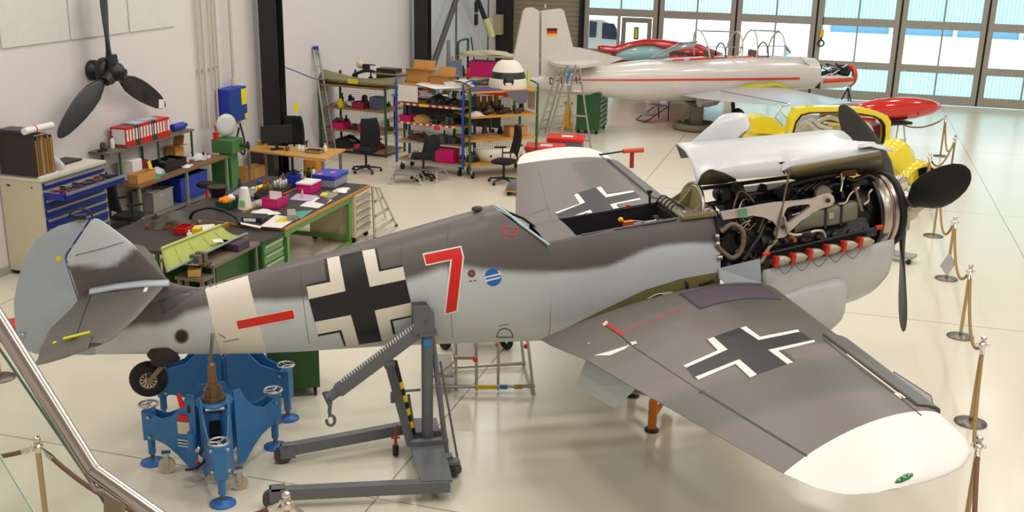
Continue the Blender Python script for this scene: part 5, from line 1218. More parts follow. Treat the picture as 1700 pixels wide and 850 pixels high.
# ---- tool cabinet
cb_ = mat('drawer_blue', (14, 36, 140), .4); handle_m = mat('drawer_grip', (176, 178, 176), .35, .7)
t = thing('tool_cabinet', 'tall cream tool cabinet with blue drawers, its second drawer pulled open', 'cabinet', MR(-11.93, .64, 0))
W_, D_, H_ = .70, 1.44, 1.42
obj('cabinet_body', G().bx(0, W_-.03, 0, D_, .06, H_-.02), cream, t, bev=.006); obj('cabinet_top', G().bx(-.01, W_, -.01, D_+.01, H_-.02, H_+.02), mat('top_cream', (210, 204, 186), .5), t)
obj('plinth', G().bx(.03, W_-.08, .03, D_-.03, 0, .06), blackm, t)
hs = [1.38, 1.27, 1.14, 1.00, .86, .72, .56, .38, .12]
for k in range(8):
    z1, z0 = hs[k]-.008, hs[k+1]+.008; out = .34 if k == 1 else 0
    d = obj('drawer', G().bx(W_-.03+out, W_+out, .05, D_-.05, z0, z1).bx(W_-.05, W_-.03+out, .07, D_-.07, z0, z0+.01) if out else G().bx(W_-.03, W_, .05, D_-.05, z0, z1), cb_, t)
    obj('grip', G().bx(W_+out, W_+.022+out, .06, D_-.06, z1-.035, z1), handle_m, d)
    if out:
        [obj('drawer_side', G().bx(W_-.03, W_+out, q0, q0+.01, z0, z1-.02), cb_, d) for q0 in (.05, D_-.06)]
        g = G(); random.seed(5)
        for q in range(40): g.box((W_+random.uniform(.0, .3), random.uniform(.12, D_-.12), z1-.02), (.1, .03, .03), random.choice([0, 0, 0, 1, 2]), None, random.uniform(-.3, .3))
        o = obj('tools', g, [dgrey, redp, steel], d); o['kind'] = 'stuff'
obj('blue_latch', G().bx(.12, .17, -.006, 0, 1.30, 1.33).bx(.52, .545, -.006, 0, 1.30, 1.32), bluep, t)
t = thing('panel_rack', 'dark-sided rack holding upright wooden sheets on top of the tool cabinet', 'rack', MR(-11.9, .66, H_+.021))
obj('side_board', G().bx(0, .6, 0, .02, 0, .62), mat('dark_brown_board', (44, 36, 32), .6), t); obj('rack_base', G().bx(0, .62, 0, .42, 0, .02), whitepl, t); 
obj('rack_back', G().bx(0, .02, .02, .42, .02, .60), MATS['dark_brown_board'], t)
g = G(); obj('rack_wire', G().tube([(.62, .0, .0), (.62, .42, .0)], .008).tube([(.62, 0, .6), (.62, .42, .6)], .006), steel, t)
for k in range(11):
    single('wooden_sheet', 'wooden sheet standing on edge in the rack on the tool cabinet', 'sheet', G().bx(.02, .60-.01*(k % 3), 0, .014+.006*(k % 2), .0, .50+.07*((k*7) % 3)/2), [mat('sheet_ochre', (176, 134, 72), .6), mat('sheet_dark', (92, 70, 44), .6), mat('sheet_grey', (120, 116, 108), .6)][k % 3 if k % 4 else 0], MR(-11.9, .70+.034*k, H_+.042), 'sheets in the rack')
single('document_folder', 'dark binder lying on top of the panel rack', 'folder', G().bx(.05, .5, .02, .30, 0, .04), mat('folder_dark', (40, 40, 52), .4), MR(-11.9, .60, H_+.645), bev=.006)
single('paper_roll', 'white rolled drawing on top of the panel rack', 'paper roll', G().cyl((.55, -.1, .05), (.55, .47, .05), .048, n=18), whitepl, MR(-11.9, .66, H_+.645))
single('red_tie', 'red tie around the white paper roll', 'tie', G().cyl((.55, .1, .05), (.55, .12, .05), .052, n=18), redp, MR(-11.9, .66, H_+.645))
def lump(name, label, cat, c, r, m, M, sc=(1, 1, .6), seed=1, group=None):
    random.seed(seed); g = G(); n = 18; rings = []; ph = [random.uniform(0, 6) for _ in range(6)]
    for i in range(10):
        tt = .03+(pi/2-.03)*(1-i/9)*1.0; ring_ = []
        for k in range(n): a = 2*pi*k/n; q = 1+.18*sin(3*a+ph[0]+i*.5)+.12*sin(5*a+ph[1]-i*.9); ring_.append((c[0]+sc[0]*r*sin(tt)*cos(a)*q, c[1]+sc[1]*r*sin(tt)*sin(a)*q, c[2]+sc[2]*r*cos(tt)*(1+.15*sin(2*a+ph[2]))*1.0))
        rings.append(ring_)
    g.loft(rings[::1]); return single(name, label, cat, g, m, M, group)
lump('plastic_bag', 'grey plastic bag crumpled beside the panel rack', 'bag', (0, 0, 0), .2, bagm, MR(-11.6, 1.32, H_+.021), (1, .7, 1.1), 3)
single('black_tray', 'flat black folder lying on the tool cabinet near the wall', 'folder', G().box((0, 0, .015), (.3, .42, .03)), blackm, MR(-11.7, 1.75, H_+.021), bev=.005)
# ---- wall bench with binder shelf
t = thing('wall_bench', 'narrow wooden workbench along the wall under the binder shelf', 'workbench', MR(-11.94, 2.9, 0))
obj('bench_top', G().bx(0, .68, 0, 2.75, .82, .86), woodd, t, bev=.004); obj('lower_shelf', G().bx(.02, .62, .05, 2.7, .24, .27), mat('grey_board', (120, 116, 104), .6), t)
for x in (.03, .64):
    for y in (.04, 1.4, 2.70): obj('leg', G().bx(x-.02, x+.02, y-.02, y+.02, 0, .82), mat('leg_greygreen', (130, 142, 124), .5), t)
t = thing('binder_shelf', 'grey shelf board above the wall bench carrying red binders', 'shelf', MR(-11.94, 2.62, .86))
obj('shelf_board', G().bx(0, .38, 0, 2.42, .53, .56), mat('shelf_grey', (104, 98, 88), .6), t)
for x in (.03, .35):
    for y in (.3, 1.35, 2.36): obj('leg', G().bx(x-.015, x+.015, y-.015, y+.015, .0 if y > .2 else 0, .53), grn, t)
bind_r, bind_g = mat('binder_red', (196, 22, 20), .4), mat('binder_darkgreen', (24, 60, 44), .5)
x = 3.10
for k in range(16):
    m = bind_g if k in (3, 4, 9, 10) else bind_r; w_ = .078 if k % 5 != 4 else .05; T = thing('binder', ('red' if m is bind_r else 'dark green')+' lever-arch binder on the shelf, number %s from the left' % (['one', 'two', 'three', 'four', 'five', 'six', 'seven', 'eight', 'nine', 'ten', 'eleven', 'twelve', 'thirteen', 'fourteen', 'fifteen', 'sixteen'][k]), 'binder', MR(-11.86, x, 1.421), 'binders on the wall shelf')
    obj('cover', G().bx(0, .29, 0, w_-.004, 0, .32), m, T, bev=.003); obj('spine_label', G().bx(.29, .292, .014, w_-.018, .10, .28), whitepl, T); x += w_+.004
single('white_folder_side', 'white printed sheet on the side of the first red binder', 'sheet', G().bx(.03, .27, -.004, -.001, .05, .29), whitepl, MR(-11.86, 3.10, 1.421))
sheetp('blue plastic sleeve lying on the left end of the binder shelf', [(190, 243), (212, 246), (222, 240), (200, 238)], 1.43, mat('sleeve_blue', (70, 120, 180), .4)); 
single('paper_stack', 'papers lying on top of the row of binders', 'paper', G().box((0, 0, .01), (.22, .62, .02)).box((.02, .1, .03), (.2, .3, .015)), mat('paper_bluewhite', (190, 196, 210), .6), MR(-11.72, 3.72, 1.745))
t = thing('torch_tool', 'blue cylindrical tool lying at the end of the binder shelf', 'tool', MR(-11.72, 4.62, 1.425)); obj('body', G().cyl((0, 0, .07), (.05, .26, .08), .065, n=16), bluep, t); obj('nozzle', G().cyl((.05, .26, .08), (.06, .34, .08), .045, .03, n=16), blackm, t)
bottle('white spray bottle at the left end of the binder shelf', .035, .2, whitepl, MR(-11.75, 2.98, 1.421))
t = thing('tape_dispenser', 'black tape dispenser at the far left of the binder shelf', 'dispenser', MR(-11.75, 2.72, 1.421)); obj('body', G().bx(-.03, .03, -.08, .08, 0, .04), blackm, t); obj('tape_roll', G().cyl((-.02, .02, .09), (.02, .02, .09), .055, n=18), dgrey, t)
# things on the wall bench
t = thing('machine_box', 'white boxy device on the left end of the wall bench', 'device', MR(-11.7, 3.28, .861)); obj('housing', G().bx(-.12, .16, -.12, .14, 0, .34), whitepl, t, bev=.01); obj('opening', G().bx(.161, .165, -.06, .06, .06, .14), blackm, t)
tray('cardboard_tray', 'brown low carton in front of the white device', .18, .5, .16, card, MR(-11.43, 3.22, .861), cat='box', lip=False)
single('pink_case', 'magenta case standing behind the yellow tag on the wall bench', 'case', G().bx(-.1, .1, -.1, .1, 0, .26), mat('plum_case', (120, 20, 60), .5), MR(-11.72, 3.62, .861), bev=.01)
single('yellow_tag', 'yellow tag leaning on the wall bench items', 'tag', G().prism([(0, -.04, 0), (0, .05, 0), (-.05, .03, .26), (-.05, -.06, .26)], (.004, 0, 0)), yel, MR(-11.48, 3.6, .861))
lump('plastic_bag', 'clear bag of small parts in the middle of the wall bench', 'bag', (0, 0, 0), .12, bagm, MR(-11.55, 3.82, .861), (1, 1, .9), 5)
tray('black_crate', 'black plastic crate with white lettering patch on the wall bench', .34, .62, .16, blackm, MR(-11.62, 4.25, .861), fill=dgrey)
carton('small cardboard box behind the black crate on the wall bench', .2, .26, .3, MR(-11.8, 4.75, .861))
lump('rag_pile', 'pile of white and blue rags at the grinder end of the wall bench', 'rags', (0, 0, 0), .2, mat('rag_white', (206, 204, 210), .9), MR(-11.65, 5.1, .861), (.9, 1.3, .5), 8)
lump('green_cloth', 'teal cloth lying on the front of the wall bench', 'cloth', (0, 0, 0), .16, teal, MR(-11.42, 3.55, .861), (.6, 1.6, .25), 9)
lump('white_cloth', 'small white cloth lying on the wall bench front edge', 'cloth', (0, 0, 0), .1, whitepl, MR(-11.42, 4.5, .861), (.8, 1.5, .3), 10)
for k in range(3): bottle(('left', 'middle', 'right')[k]+' white jar standing behind the black crate', .035, .13, whitepl, MR(-11.84, 4.15+.12*k, .861), whitepl, 'jar', 'jars on the wall bench')
tray('storage_crate', 'grey plastic crate on the shelf under the wall bench', .4, .58, .34, mat('grey_crate', (150, 146, 140), .5), MR(-11.62, 3.75, .271), fill=paper)
tray('storage_crate', 'blue plastic crate on the shelf under the wall bench', .4, .85, .42, bluep, MR(-11.62, 4.7, .271))
tray('red_bin', 'red bin on the floor at the left end of the wall bench', .3, .34, .4, redp, MR(-11.5, 3.15, .001), lip=False) if 0 else tray('red_bin', 'red bin on the floor beneath the left end of the wall bench', .3, .36, .22, redp, MR(-11.45, 3.2, .001))
# chair with black coat, grey bag
t = chair('black high-backed chair draped with a coat, between tool cabinet and wall bench', MR(-11.3, 2.60, .001, 2.6), hi=1.15)
lump('grey_backpack', 'grey bag lying low beside the black draped chair', 'bag', (0, 0, 0), .2, mat('bag_grey', (92, 86, 82), .9), MR(-10.72, 2.35, .001), (1, 1, 1.7), 12)
t = thing('stool', 'round dark-seated stool in front of the blue crate', 'stool', MR(-11.0, 4.42, .001)); obj('seat', G().lathe([(.15, .56), (.17, .58), (.17, .61), (.15, .63)]), blackf, t); obj('column', G().cyl((0, 0, .1), (0, 0, .56), .025), redp, t)
for k in range(4): a = k*pi/2+.4; obj('leg', G().tube([(0, 0, .12), (.2*cos(a), .2*sin(a), .02)], .014), darkmetal, t)
# green pedestal grinder and its parts
t = thing('pedestal_grinder', 'green pedestal machine standing at the end of the wall bench', 'machine', MR(-11.5, 6.0, 0))
gm_ = mat('machine_green', (66, 118, 62), .5)
obj('pedestal', G().loft([[(-.13, -.14, 0), (.15, -.14, 0), (.15, .16, 0), (-.13, .16, 0)], [(-.11, -.12, .85), (.12, -.12, .85), (.12, .14, .85), (-.11, .14, .85)]], sm=False), gm_, t, bev=.006)
obj('machine_head', G().bx(-.2, .24, -.22, .20, .85, 1.1), gm_, t, bev=.01); obj('spindle', G().cyl((.24, .05, .98), (.38, .12, .96), .03).cyl((.36, .1, .97), (.38, .12, .97), .08), darkmetal, t)
obj('control_box', G().bx(-.2, .1, -.26, -.22, .25, .8), gm_, t)
t = thing('guard_disc', 'round translucent guard disc standing on the green machine', 'guard', MR(-11.5, 6.0, 1.101)); obj('disc', G().lathe([(.001, -.02), (.12, -.025), (.21, -.01), (.21, .01), (.12, .02), (.001, .02)], (0, 0, .24), (.9, -.45, 0), n=32), mat('milky_plastic', (206, 208, 206), .3), t); obj('disc_foot', G().cyl((0, 0, 0), (0, 0, .05), .04), gm_, t)
single('red_pot', 'small red pot with brushes on the green machine', 'pot', G().lathe([(.05, 0), (.06, .12)]).cyl((0, 0, .1), (.03, -.02, .24), .01).cyl((.01, 0, .1), (-.03, .02, .26), .01), redp, MR(-11.62, 5.83, 1.101))
t = thing('hose_reel', 'black cables hanging from the wall beside the green machine', 'cables', MR(-11.6, 6.65, .6)); obj('cable', G().tube(spline([(0, 0, .7), (.06, .05, .3), (0, .08, .05), (-.05, -.05, .3), (.02, -.06, .6)]), .018), blackm, t); obj('bracket', G().bx(-.33, .02, -.02, .02, .66, .72), steel, t)
# cardboard box left of the desk
T = carton('closed cardboard box on the floor between green machine and desk', .36, .42, .44, MR(-11.45, 6.75, .001), openn=False)
single('bucket', 'blue bucket on the floor behind the green machine', 'bucket', G().lathe([(.12, 0), (.16, .3), (.165, .3)]), bluep, MR(-11.6, 7.5, .001))
# ---- desk
t = thing('desk', 'light wooden desk with monitor between column and shelving', 'desk', MR(-11.5, 6.48, 0)); DW, DD = 1.75, 1.0
obj('desk_top', G().prism([Z(x, y, .74) for x, y in ((407, 251), (541, 267), (574, 250), (432, 243))], (0, 0, .03)), mat('desk_wood', (198, 148, 74), .5), t, world=True, bev=.005)
for x, y in ((410, 252), (541, 267), (570, 251), (437, 246)):
    b = Z(x+(3 if x < 450 else -5), y+1, .74); obj('leg', G().cyl((b[0], b[1], 0), (b[0], b[1], .74), .03, n=12), mat('desk_leg', (120, 118, 116), .4, .5), t, world=True)
t = thing('monitor', 'black flat monitor on the wooden desk by the column', 'monitor', PR(460, 248, .771, .7)); obj('screen', G().bx(-.30, .30, -.015, .015, .12, .46), blackm, t, bev=.004); obj('stand', G().bx(-.03, .03, -.01, .02, .01, .14).bx(-.12, .12, -.08, .08, 0, .012), blackm, t)
t = thing('computer_tower', 'black computer tower standing under the wooden desk', 'computer', PR(440, 298, 0.0, .2)); obj('case', G().bx(-.25, .25, -.16, .16, 0, .58), blackm, t, bev=.01); obj('front_panel', G().bx(-.24, .24, -.165, -.16, .02, .56), dgrey, t)
single('drawer_unit', 'small orange-brown drawer unit under the right end of the desk', 'drawers', G().bx(-.14, .14, -.2, .2, 0, .34).bx(-.12, .12, -.21, -.2, .02, .16).bx(-.12, .12, -.21, -.2, .18, .33), mat('unit_orange', (196, 136, 52), .5), PR(522, 290, 0), bev=.004)
for k, (x, y, w_, h, m, l) in enumerate(((497, 250, .08, .12, whitepl, 'white mug on the desk'), (503, 252, .05, .13, whitepl, 'small white cup beside the mug on the desk'), (540, 252, .07, .16, whitepl, 'white paper roll standing on the desk'), (477, 250, .08, .1, mat('brown_jar', (110, 66, 44), .4), 'brown jar on the desk'))):
    bottle(l, w_/2, h, m, PR(x, y, .771), m, 'cup', 'cups on the desk')
tray('parts_tray', 'metal tray of small parts on the desk', .3, .2, .05, steel, PR(522, 253, .771), fill=dgrey)
t = single('note_block', 'yellow block at the left end of the desk', 'block', G().box((0, 0, .04), (.16, .12, .08)), mat('dull_yellow', (200, 150, 40), .6), PR(436, 240, .771))
chair('black office chair pushed to the desk, its back against the wall', MR(-11.2, 7.95, .001, .3), hi=1.2, seat_z=.5)
# wrapped white item leaning on the wall
lump('wrapped_package', 'white panel wrapped in clear film leaning on the wall behind the desk', 'panel', (0, 0, 0), .55, bagm, MR(-11.6, 9.1, .001), (.35, 1.3, 1.9), 15); single('yellow_note', 'yellow note on the wrapped panel', 'note', G().bx(0, .004, -.1, .1, 0, .18), yel, M3(WA(492, 186, -11.35), -ROOM_YAW))
# ---- central workbench
t = thing('workbench', 'large green-legged workbench with dark top, centre of the workshop', 'workbench', MR(-9.9, 1.5, 0)); BX, BY = 1.95, 2.93
obj('bench_top', G().bx(0, BX, 0, BY, .80, .842), mat('edge_wood', (176, 122, 58), .6), t, bev=.003); obj('top_mat', G().bx(.015, BX-.03, .015, BY-.015, .842, .848), topm, t)
obj('apron', G().bx(.05, BX-.03, .03, .07, .70, .80).bx(BX-.09, BX-.05, .07, BY-.68, .70, .80).bx(.05, BX-.9, BY-.10, BY-.06, .70, .80).bx(.05, .09, .07, BY-.06, .7, .8), gl, t)
for x in (.05, BX-.10):
    for y in (.1, BY-.75): obj('leg', G().bx(x, x+.06, y, y+.07, 0, .70), gl, t)
obj('stretcher', G().bx(.05, BX-.04, BY-.72, BY-.68, .08, .15).bx(BX-.08, BX-.04, .15, BY-.72, .02, .07), gl, t)
obj('divider_strip', G().bx(.98, 1.0, .5, 2.6, .848, .87), MATS['edge_wood'], t)
def drawercab(name, label, x0, x1, y0, y1, H, m, fm, nd, M=None, wheels=False, topmat=None):
    t = thing(name, label, 'cabinet', MR(x0, y0, 0)); w_, d_ = x1-x0, y1-y0; z0 = .10 if wheels else .03
    obj('cabinet_body', G().bx(0, w_-.02, 0, d_, z0, H-.02), m, t, bev=.004); obj('cabinet_top', G().bx(-.005, w_+.005, -.005, d_+.005, H-.02, H), topmat or m, t)
    for k in range(nd):
        a = z0+.04+(H-z0-.1)*k/nd; b = z0+.04+(H-z0-.1)*(k+1)/nd-.012
        d = obj('drawer', G().bx(w_-.02, w_-.002, .03, d_-.03, a, b), fm, t); obj('grip', G().bx(w_-.002, w_+.018, .04, d_-.04, b-.03, b), handle_m, d)
    if wheels:
        for x in (.06, w_-.08):
            for y in (.06, d_-.06): obj('caster', G().cyl((x, y-.015, .045), (x, y+.015, .045), .045, n=14).bx(x-.015, x+.015, y-.02, y+.02, .07, .1), blackm, t)
    return t
drawercab('drawer_cabinet', 'green drawer cabinet with black top at the near end of the workbench', -8.78, -7.97, .88, 1.46, .80, gd, gl, 5, topmat=topm)
drawercab('drawer_cabinet', 'cream drawer cabinet on casters under the far end of the workbench', -8.7, -7.93, 3.80, 4.40, .79, cream, cream, 5, wheels=True) if 0 else drawercab('drawer_cabinet', 'cream drawer cabinet on casters standing at the far end of the workbench', -8.75, -7.93, 3.80, 4.40, .795, cream, cream, 5, wheels=True)
# left annex bench
t = thing('side_bench', 'lower dark-topped bench joined to the left side of the workbench', 'workbench', MR(-10.05, -.1, 0))
obj('bench_top', G().bx(0, 1.23, 0, 1.55, .80, .845), topm, t); obj('bench_edge', G().bx(1.21, 1.25, .5, 1.55, .76, .86), MATS['edge_wood'], t)
for x in (.05, 1.15):
    for y in (.05, 1.45): obj('leg', G().bx(x, x+.05, y, y+.05, 0, .8), gl, t)
# grey-brown vise bench with green front
t = thing('vise_bench', 'worn grey-brown bench with a bench vise behind the white fuselage band', 'workbench', MR(-8.75, -.35, 0))
obj('bench_top', G().bx(0, .78, 0, 1.16, .78, .82), mat('worn_top', (112, 98, 80), .6, var=.15), t); obj('bench_panel', G().bx(.03, .05, .03, 1.12, .05, .78), gd, t); obj('side_panel', G().bx(.6, .62, .3, 1.12, .05, .70), gd, t)
for x in (.02, .72):
    for y in (.03, 1.10): obj('leg', G().bx(x, x+.03, y, y+.03, 0, .78), MATS['grey_frame'], t)
t = thing('bench_vise', 'grey bench vise at the near corner of the worn bench', 'vise', MR(-8.12, -.42, .821)); vm = mat('vise_grey', (104, 98, 86), .45, .5)
obj('fixed_jaw', G().bx(-.08, .08, -.02, .14, 0, .05).bx(-.07, .07, .0, .08, .05, .17), vm, t, bev=.01); obj('moving_jaw', G().bx(-.07, .07, -.12, -.05, .05, .17).cyl((0, -.2, .08), (0, .1, .08), .02), vm, t, bev=.008); obj('vise_handle', G().cyl((-.1, -.2, .08), (.1, -.2, .08), .008), steel, t)
single('small_stand', 'low grey stand carrying a wooden block beside the vise bench', 'stand', G().bx(-.2, .2, -.12, .12, .66, .70).bx(-.18, -.14, -.1, -.06, 0, .66).bx(.14, .18, -.1, -.06, 0, .66).bx(-.18, -.14, .06, .1, 0, .66).bx(.14, .18, .06, .1, 0, .66), MATS['worn_top'], PR(322, 556, 0) if 0 else M3(np.array([*Z(322, 457, .70)[:2], 0]), -ROOM_YAW))
single('wooden_block', 'pale wooden block lying next to the vise', 'block', G().box((0, 0, .045), (.15, .32, .09)), mat('pine', (214, 166, 90), .6), PR(324, 454, .701, .5), bev=.004)
# yellow-green primed flap lying across the benches
FLP = [Z(268, 414, .93), Z(366, 375, .93), Z(404, 391, .93), Z(277, 452, .93)]
t = thing('wing_flap', 'yellow-green primed aircraft flap lying across the benches', 'aircraft part', M3(FLP[0])); pg = mat('primer_green', (164, 176, 84), .5)
rows = []
for i in range(9):
    v = i/8; rows.append([tuple(gap(gap(FLP[0], FLP[1], u), gap(FLP[3], FLP[2], u), v)+np.array([0, 0, -.05*sin(pi*v)])) for u in np.linspace(0, 1, 16)])
obj('skin', G().grid(rows), pg, t, world=True, solid=.006)
obj('edge_channel', G().tube([FLP[0]+[0, 0, .01], FLP[1]+[0, 0, .01]], .022, n=4), mat('primer_pale', (186, 190, 112), .5), t, world=True); obj('edge_bar', G().tube([FLP[3]+[0, 0, .01], FLP[2]+[0, 0, .01], FLP[2]+(FLP[2]-FLP[3])*.06], .016, n=6), mat('bar_greygreen', (130, 150, 140), .5), t, world=True)
for u in (.2, .42, .64, .84): obj('rib', G().tube([gap(FLP[0], FLP[1], u)+[0, 0, -.005], gap(gap(FLP[0], FLP[1], u), gap(FLP[3], FLP[2], u), .5)+[0, 0, -.05], gap(FLP[3], FLP[2], u)], .006, n=5), pg, t, world=True)
obj('flap_opening', G().lathe([(.001, .0), (.07, 0)], gap(gap(FLP[0], FLP[1], .78), gap(FLP[3], FLP[2], .78), .75)+[0, 0, -.02], n=20), blackm, t, world=True)
sheetp('white slip of paper lying on the green flap', [(352, 398), (366, 396), (372, 402), (355, 403)], .95, whitepl)
single('violet_case', 'dark violet case on the worn bench beside the green flap', 'case', G().box((0, 0, .05), (.2, .3, .10)), mat('violet_dark', (60, 44, 70), .6), PR(394, 413, .821), bev=.006); single('wood_end', 'small orange-brown wooden piece at the end of the violet case', 'block', G().box((0, 0, .04), (.06, .1, .08)), mat('brown_orange', (150, 84, 44), .6), PR(407, 404, .821))
# clutter on the side bench and the workbench
def on(px, py, z=.849, rz=0.): return PR(px, py, z, rz)
lump('hardware_pile', 'pile of dark metal fittings on the side bench', 'fittings', (0, 0, 0), .26, mat('dark_olive', (70, 72, 58), .6, bump=.6, scale=20), on(286, 372, .846), (.8, 1.2, .6), 21)
tray('red_tray', 'red open tray on the side bench', .16, .24, .09, redp, on(306, 386, .846)); single('yellow_pack', 'yellow pack in front of the red tray on the side bench', 'pack', G().box((0, 0, .06), (.1, .16, .12)), mat('pack_yellow', (232, 196, 30), .5), on(328, 392, .846, .3)); bottle('white cup on the side bench beside the yellow pack', .035, .13, whitepl, on(315, 398, .846), whitepl, 'cup')
sheetp('open papers lying behind the red tray', [(320, 375), (355, 372), (362, 380), (338, 384)], .849, whitepl); sheetp('white tape strip on the side bench edge', [(297, 408), (312, 398), (316, 402), (302, 410)], .849, whitepl)
single('black_cable', 'thick black hose arching over the side bench to the workbench', 'hose', G().tube(spline([Z(316, 362, .85), Z(322, 352, .95), Z(345, 345, 1.0), Z(372, 350, .98), Z(392, 362, .90), Z(397, 372, .86)]), .022, n=10), blackm, world=True)
t = tray('flower_box', 'green box with orange and white flowers or cloths on the workbench', .2, .34, .12, mat('box_green', (22, 70, 40), .6), on(379, 345)); 
g = G()
for k in range(9): random.seed(k); g.ball((random.uniform(-.06, .06), -.14+.035*k, .13), .05, 0 if k < 5 else 1, 8)
obj('cloths', g, [mat('orange_cloth', (236, 140, 20), .8), mat('white_cloth', (232, 226, 210), .8)], t)['kind'] = 'stuff'
single('black_bowl', 'black round bin behind the green flower box', 'bin', G().lathe([(.1, 0), (.15, .14), (.16, .16), (.12, .15)]), blackm, on(362, 326))
T = thing('paper_towel', 'tall white paper towel roll with a loose sheet on the workbench', 'towel roll', on(407, 346)); obj('roll', G().lathe([(.11, 0), (.06, .3), (.055, .32), (.02, .32)], n=18), whitepl, T); obj('green_note', G().box((.02, -.11, .1), (.08, .004, .09)), mat('note_green', (130, 210, 110), .6), T)
lump('grey_rags', 'crumpled grey rags beside the paper towel roll', 'rags', (0, 0, 0), .12, mat('rag_grey', (180, 170, 160), .9), on(430, 340), (1, 1.2, .6), 25)
lump('black_pouch', 'black pouch beside the magenta bin with cards', 'pouch', (0, 0, 0), .12, blackf, on(434, 328), (1, 1.2, .8), 26)
T = tray('parts_bin', 'magenta open bin with white cards, left one on the workbench', .24, .36, .15, pink, on(457, 342)); obj('cards', G().bx(-.1, .1, .02, .03, .02, .22).bx(-.1, .1, -.15, .14, .02, .1), whitepl, T)
T = tray('parts_bin', 'magenta bin with a white lid, right one on the workbench', .24, .36, .15, pink, on(513, 318)); obj('lid', G().bx(-.13, .13, -.19, .19, .15, .17), whitepl, T)
single('violet_board', 'pale violet board lying between the two magenta bins', 'board', G().prism([Z(x, y, .849) for x, y in ((481, 332), (515, 335), (528, 326), (494, 322))], (0, 0, .012)), mat('violet_pale', (186, 170, 196), .5), world=True); bottle('small grey standing bottle on the pale violet board', .018, .14, bagm, on(502, 328, .862), steel)
sheetp('white drawing sheet in the middle of the workbench', [(455, 368), (487, 360), (524, 327), (550, 334), (512, 352), (498, 375)], .85, whitepl) if 0 else sheetp('large white sheet under the yellow photo on the workbench', [(432, 376), (467, 379), (494, 362), (458, 357)], .85, whitepl)
sheetp('yellow print lying on the large white sheet', [(456, 368), (472, 369), (483, 364), (466, 361)], .854, mat('print_yellow', (226, 206, 30), .5))
sheetp('white drawing sheet under the dark photo near the front edge', [(497, 342), (528, 346), (552, 332), (524, 327)], .85, whitepl); sheetp('dark photograph lying on the white drawing sheet', [(522, 335), (540, 339), (548, 332), (532, 328)], .854, mat('photo_dark', (58, 48, 50), .4))
sheetp('teal cutting mat on the front edge of the workbench', [(483, 352), (520, 349), (502, 362), (496, 363), (488, 356)], .849, mat('mat_teal', (70, 150, 128), .6), cat='mat', name='cutting_mat')
sheetp('magazine with yellow cover behind the dark photograph', [(530, 326), (550, 330), (563, 322), (542, 317)], .85, mat('magazine', (150, 146, 120), .4, var=.5, scale=30)); sheetp('small yellow label on the magazine', [(531, 324), (541, 325), (546, 321), (536, 319)], .855, yel)
T = thing('binder', 'black and white binder lying near the front left corner of the workbench', 'binder', on(423, 366, .849, .15)); obj('cover', G().bx(-.15, .15, -.12, .14, 0, .07), blackm, T, bev=.003); obj('spine_label', G().bx(-.12, .06, -.124, -.12, .012, .058), whitepl, T)
single('grey_box', 'long grey carton lying between the cutting mat and the large white sheet', 'box', G().box((0, 0, .045), (.12, .36, .09)), mat('box_grey', (150, 142, 132), .6), on(484, 362, .849, .5), bev=.005)
lump('white_papers', 'crumpled white papers behind the black and white binder', 'papers', (0, 0, 0), .2, whitepl, on(437, 355), (1, 1.1, .2), 31)
sheetp('white strip of paper on the near edge of the workbench', [(398, 372), (432, 379), (434, 376), (400, 369)], .852, whitepl)
T = tray('blue_case', 'blue-lidded clear case at the far right of the workbench', .36, .5, .13, mat('clear_case', (150, 150, 170), .3), on(549, 306), lip=False, fill=dgrey); obj('lid', G().bx(-.2, .2, -.27, .27, .13, .20), bluep, T, bev=.008); obj('pink_note', G().bx(-.0, .08, -.05, .08, .20, .203).bx(-.14, -.06, -.22, -.12, .2, .203), mat('note_pink', (230, 110, 170), .6), T)
lump('white_dish', 'white flat dish at the right end of the workbench', 'dish', (0, 0, 0), .16, whitepl, on(567, 317), (.7, 1.1, .25), 33)
T = tray('blue_rack', 'small blue wire rack with a red jar on the workbench', .16, .18, .2, bluep, on(488, 310)); obj('red_jar', G().lathe([(.05, .02), (.05, .14), (.03, .17)]), redp, T)
bottle('black tall bottle behind the blue-lidded case', .04, .22, blackm, on(513, 300)); bottle('white spray can behind the blue-lidded case', .03, .2, whitepl, on(521, 297)); bottle('red capped bottle beside the blue-lidded case', .03, .12, mat('bottle_cream', (220, 200, 160), .4), on(530, 296), redp); bottle('clear bottle next to the small blue rack', .03, .16, bagm, on(501, 297))
T = tray('bottle_tray', 'tray of upright silver cans on the workbench', .2, .3, .08, mat('olive_tray', (96, 84, 60), .5), on(466, 316)); 
for k in range(3):
    for q in range(2): obj('can', G().lathe([(.03, .02), (.03, .15), (.015, .17)], (-.05+.1*q, -.09+.09*k, 0), n=12), steel, T)
T = tray('jar_tray', 'tray of olive jars behind the yellow bag', .2, .24, .07, mat('olive_tray', (96, 84, 60), .5), on(447, 318)); 
for k in range(4): obj('jar', G().lathe([(.03, .02), (.03, .1), (.02, .12)], (-.05+.1*(k % 2), -.06+.12*(k//2), 0), n=12), mat('olive_jar', (120, 108, 50), .3), T)
lump('yellow_bag', 'bright yellow folded cloth on the back of the workbench', 'cloth', (0, 0, 0), .12, yel, on(433, 314), (.9, 1.5, .5), 35)
single('clear_tray', 'wide translucent grey lid lying at the back of the workbench', 'lid', G().prism([Z(x, y, .849) for x, y in ((383, 325), (430, 330), (436, 318), (400, 313))], (0, 0, .03)), mat('lid_grey', (130, 132, 140), .3), world=True)
carton('brown carton under the front left corner of the workbench', .22, .24, .18, MR(-8.35, 1.75, .001), openn=False)
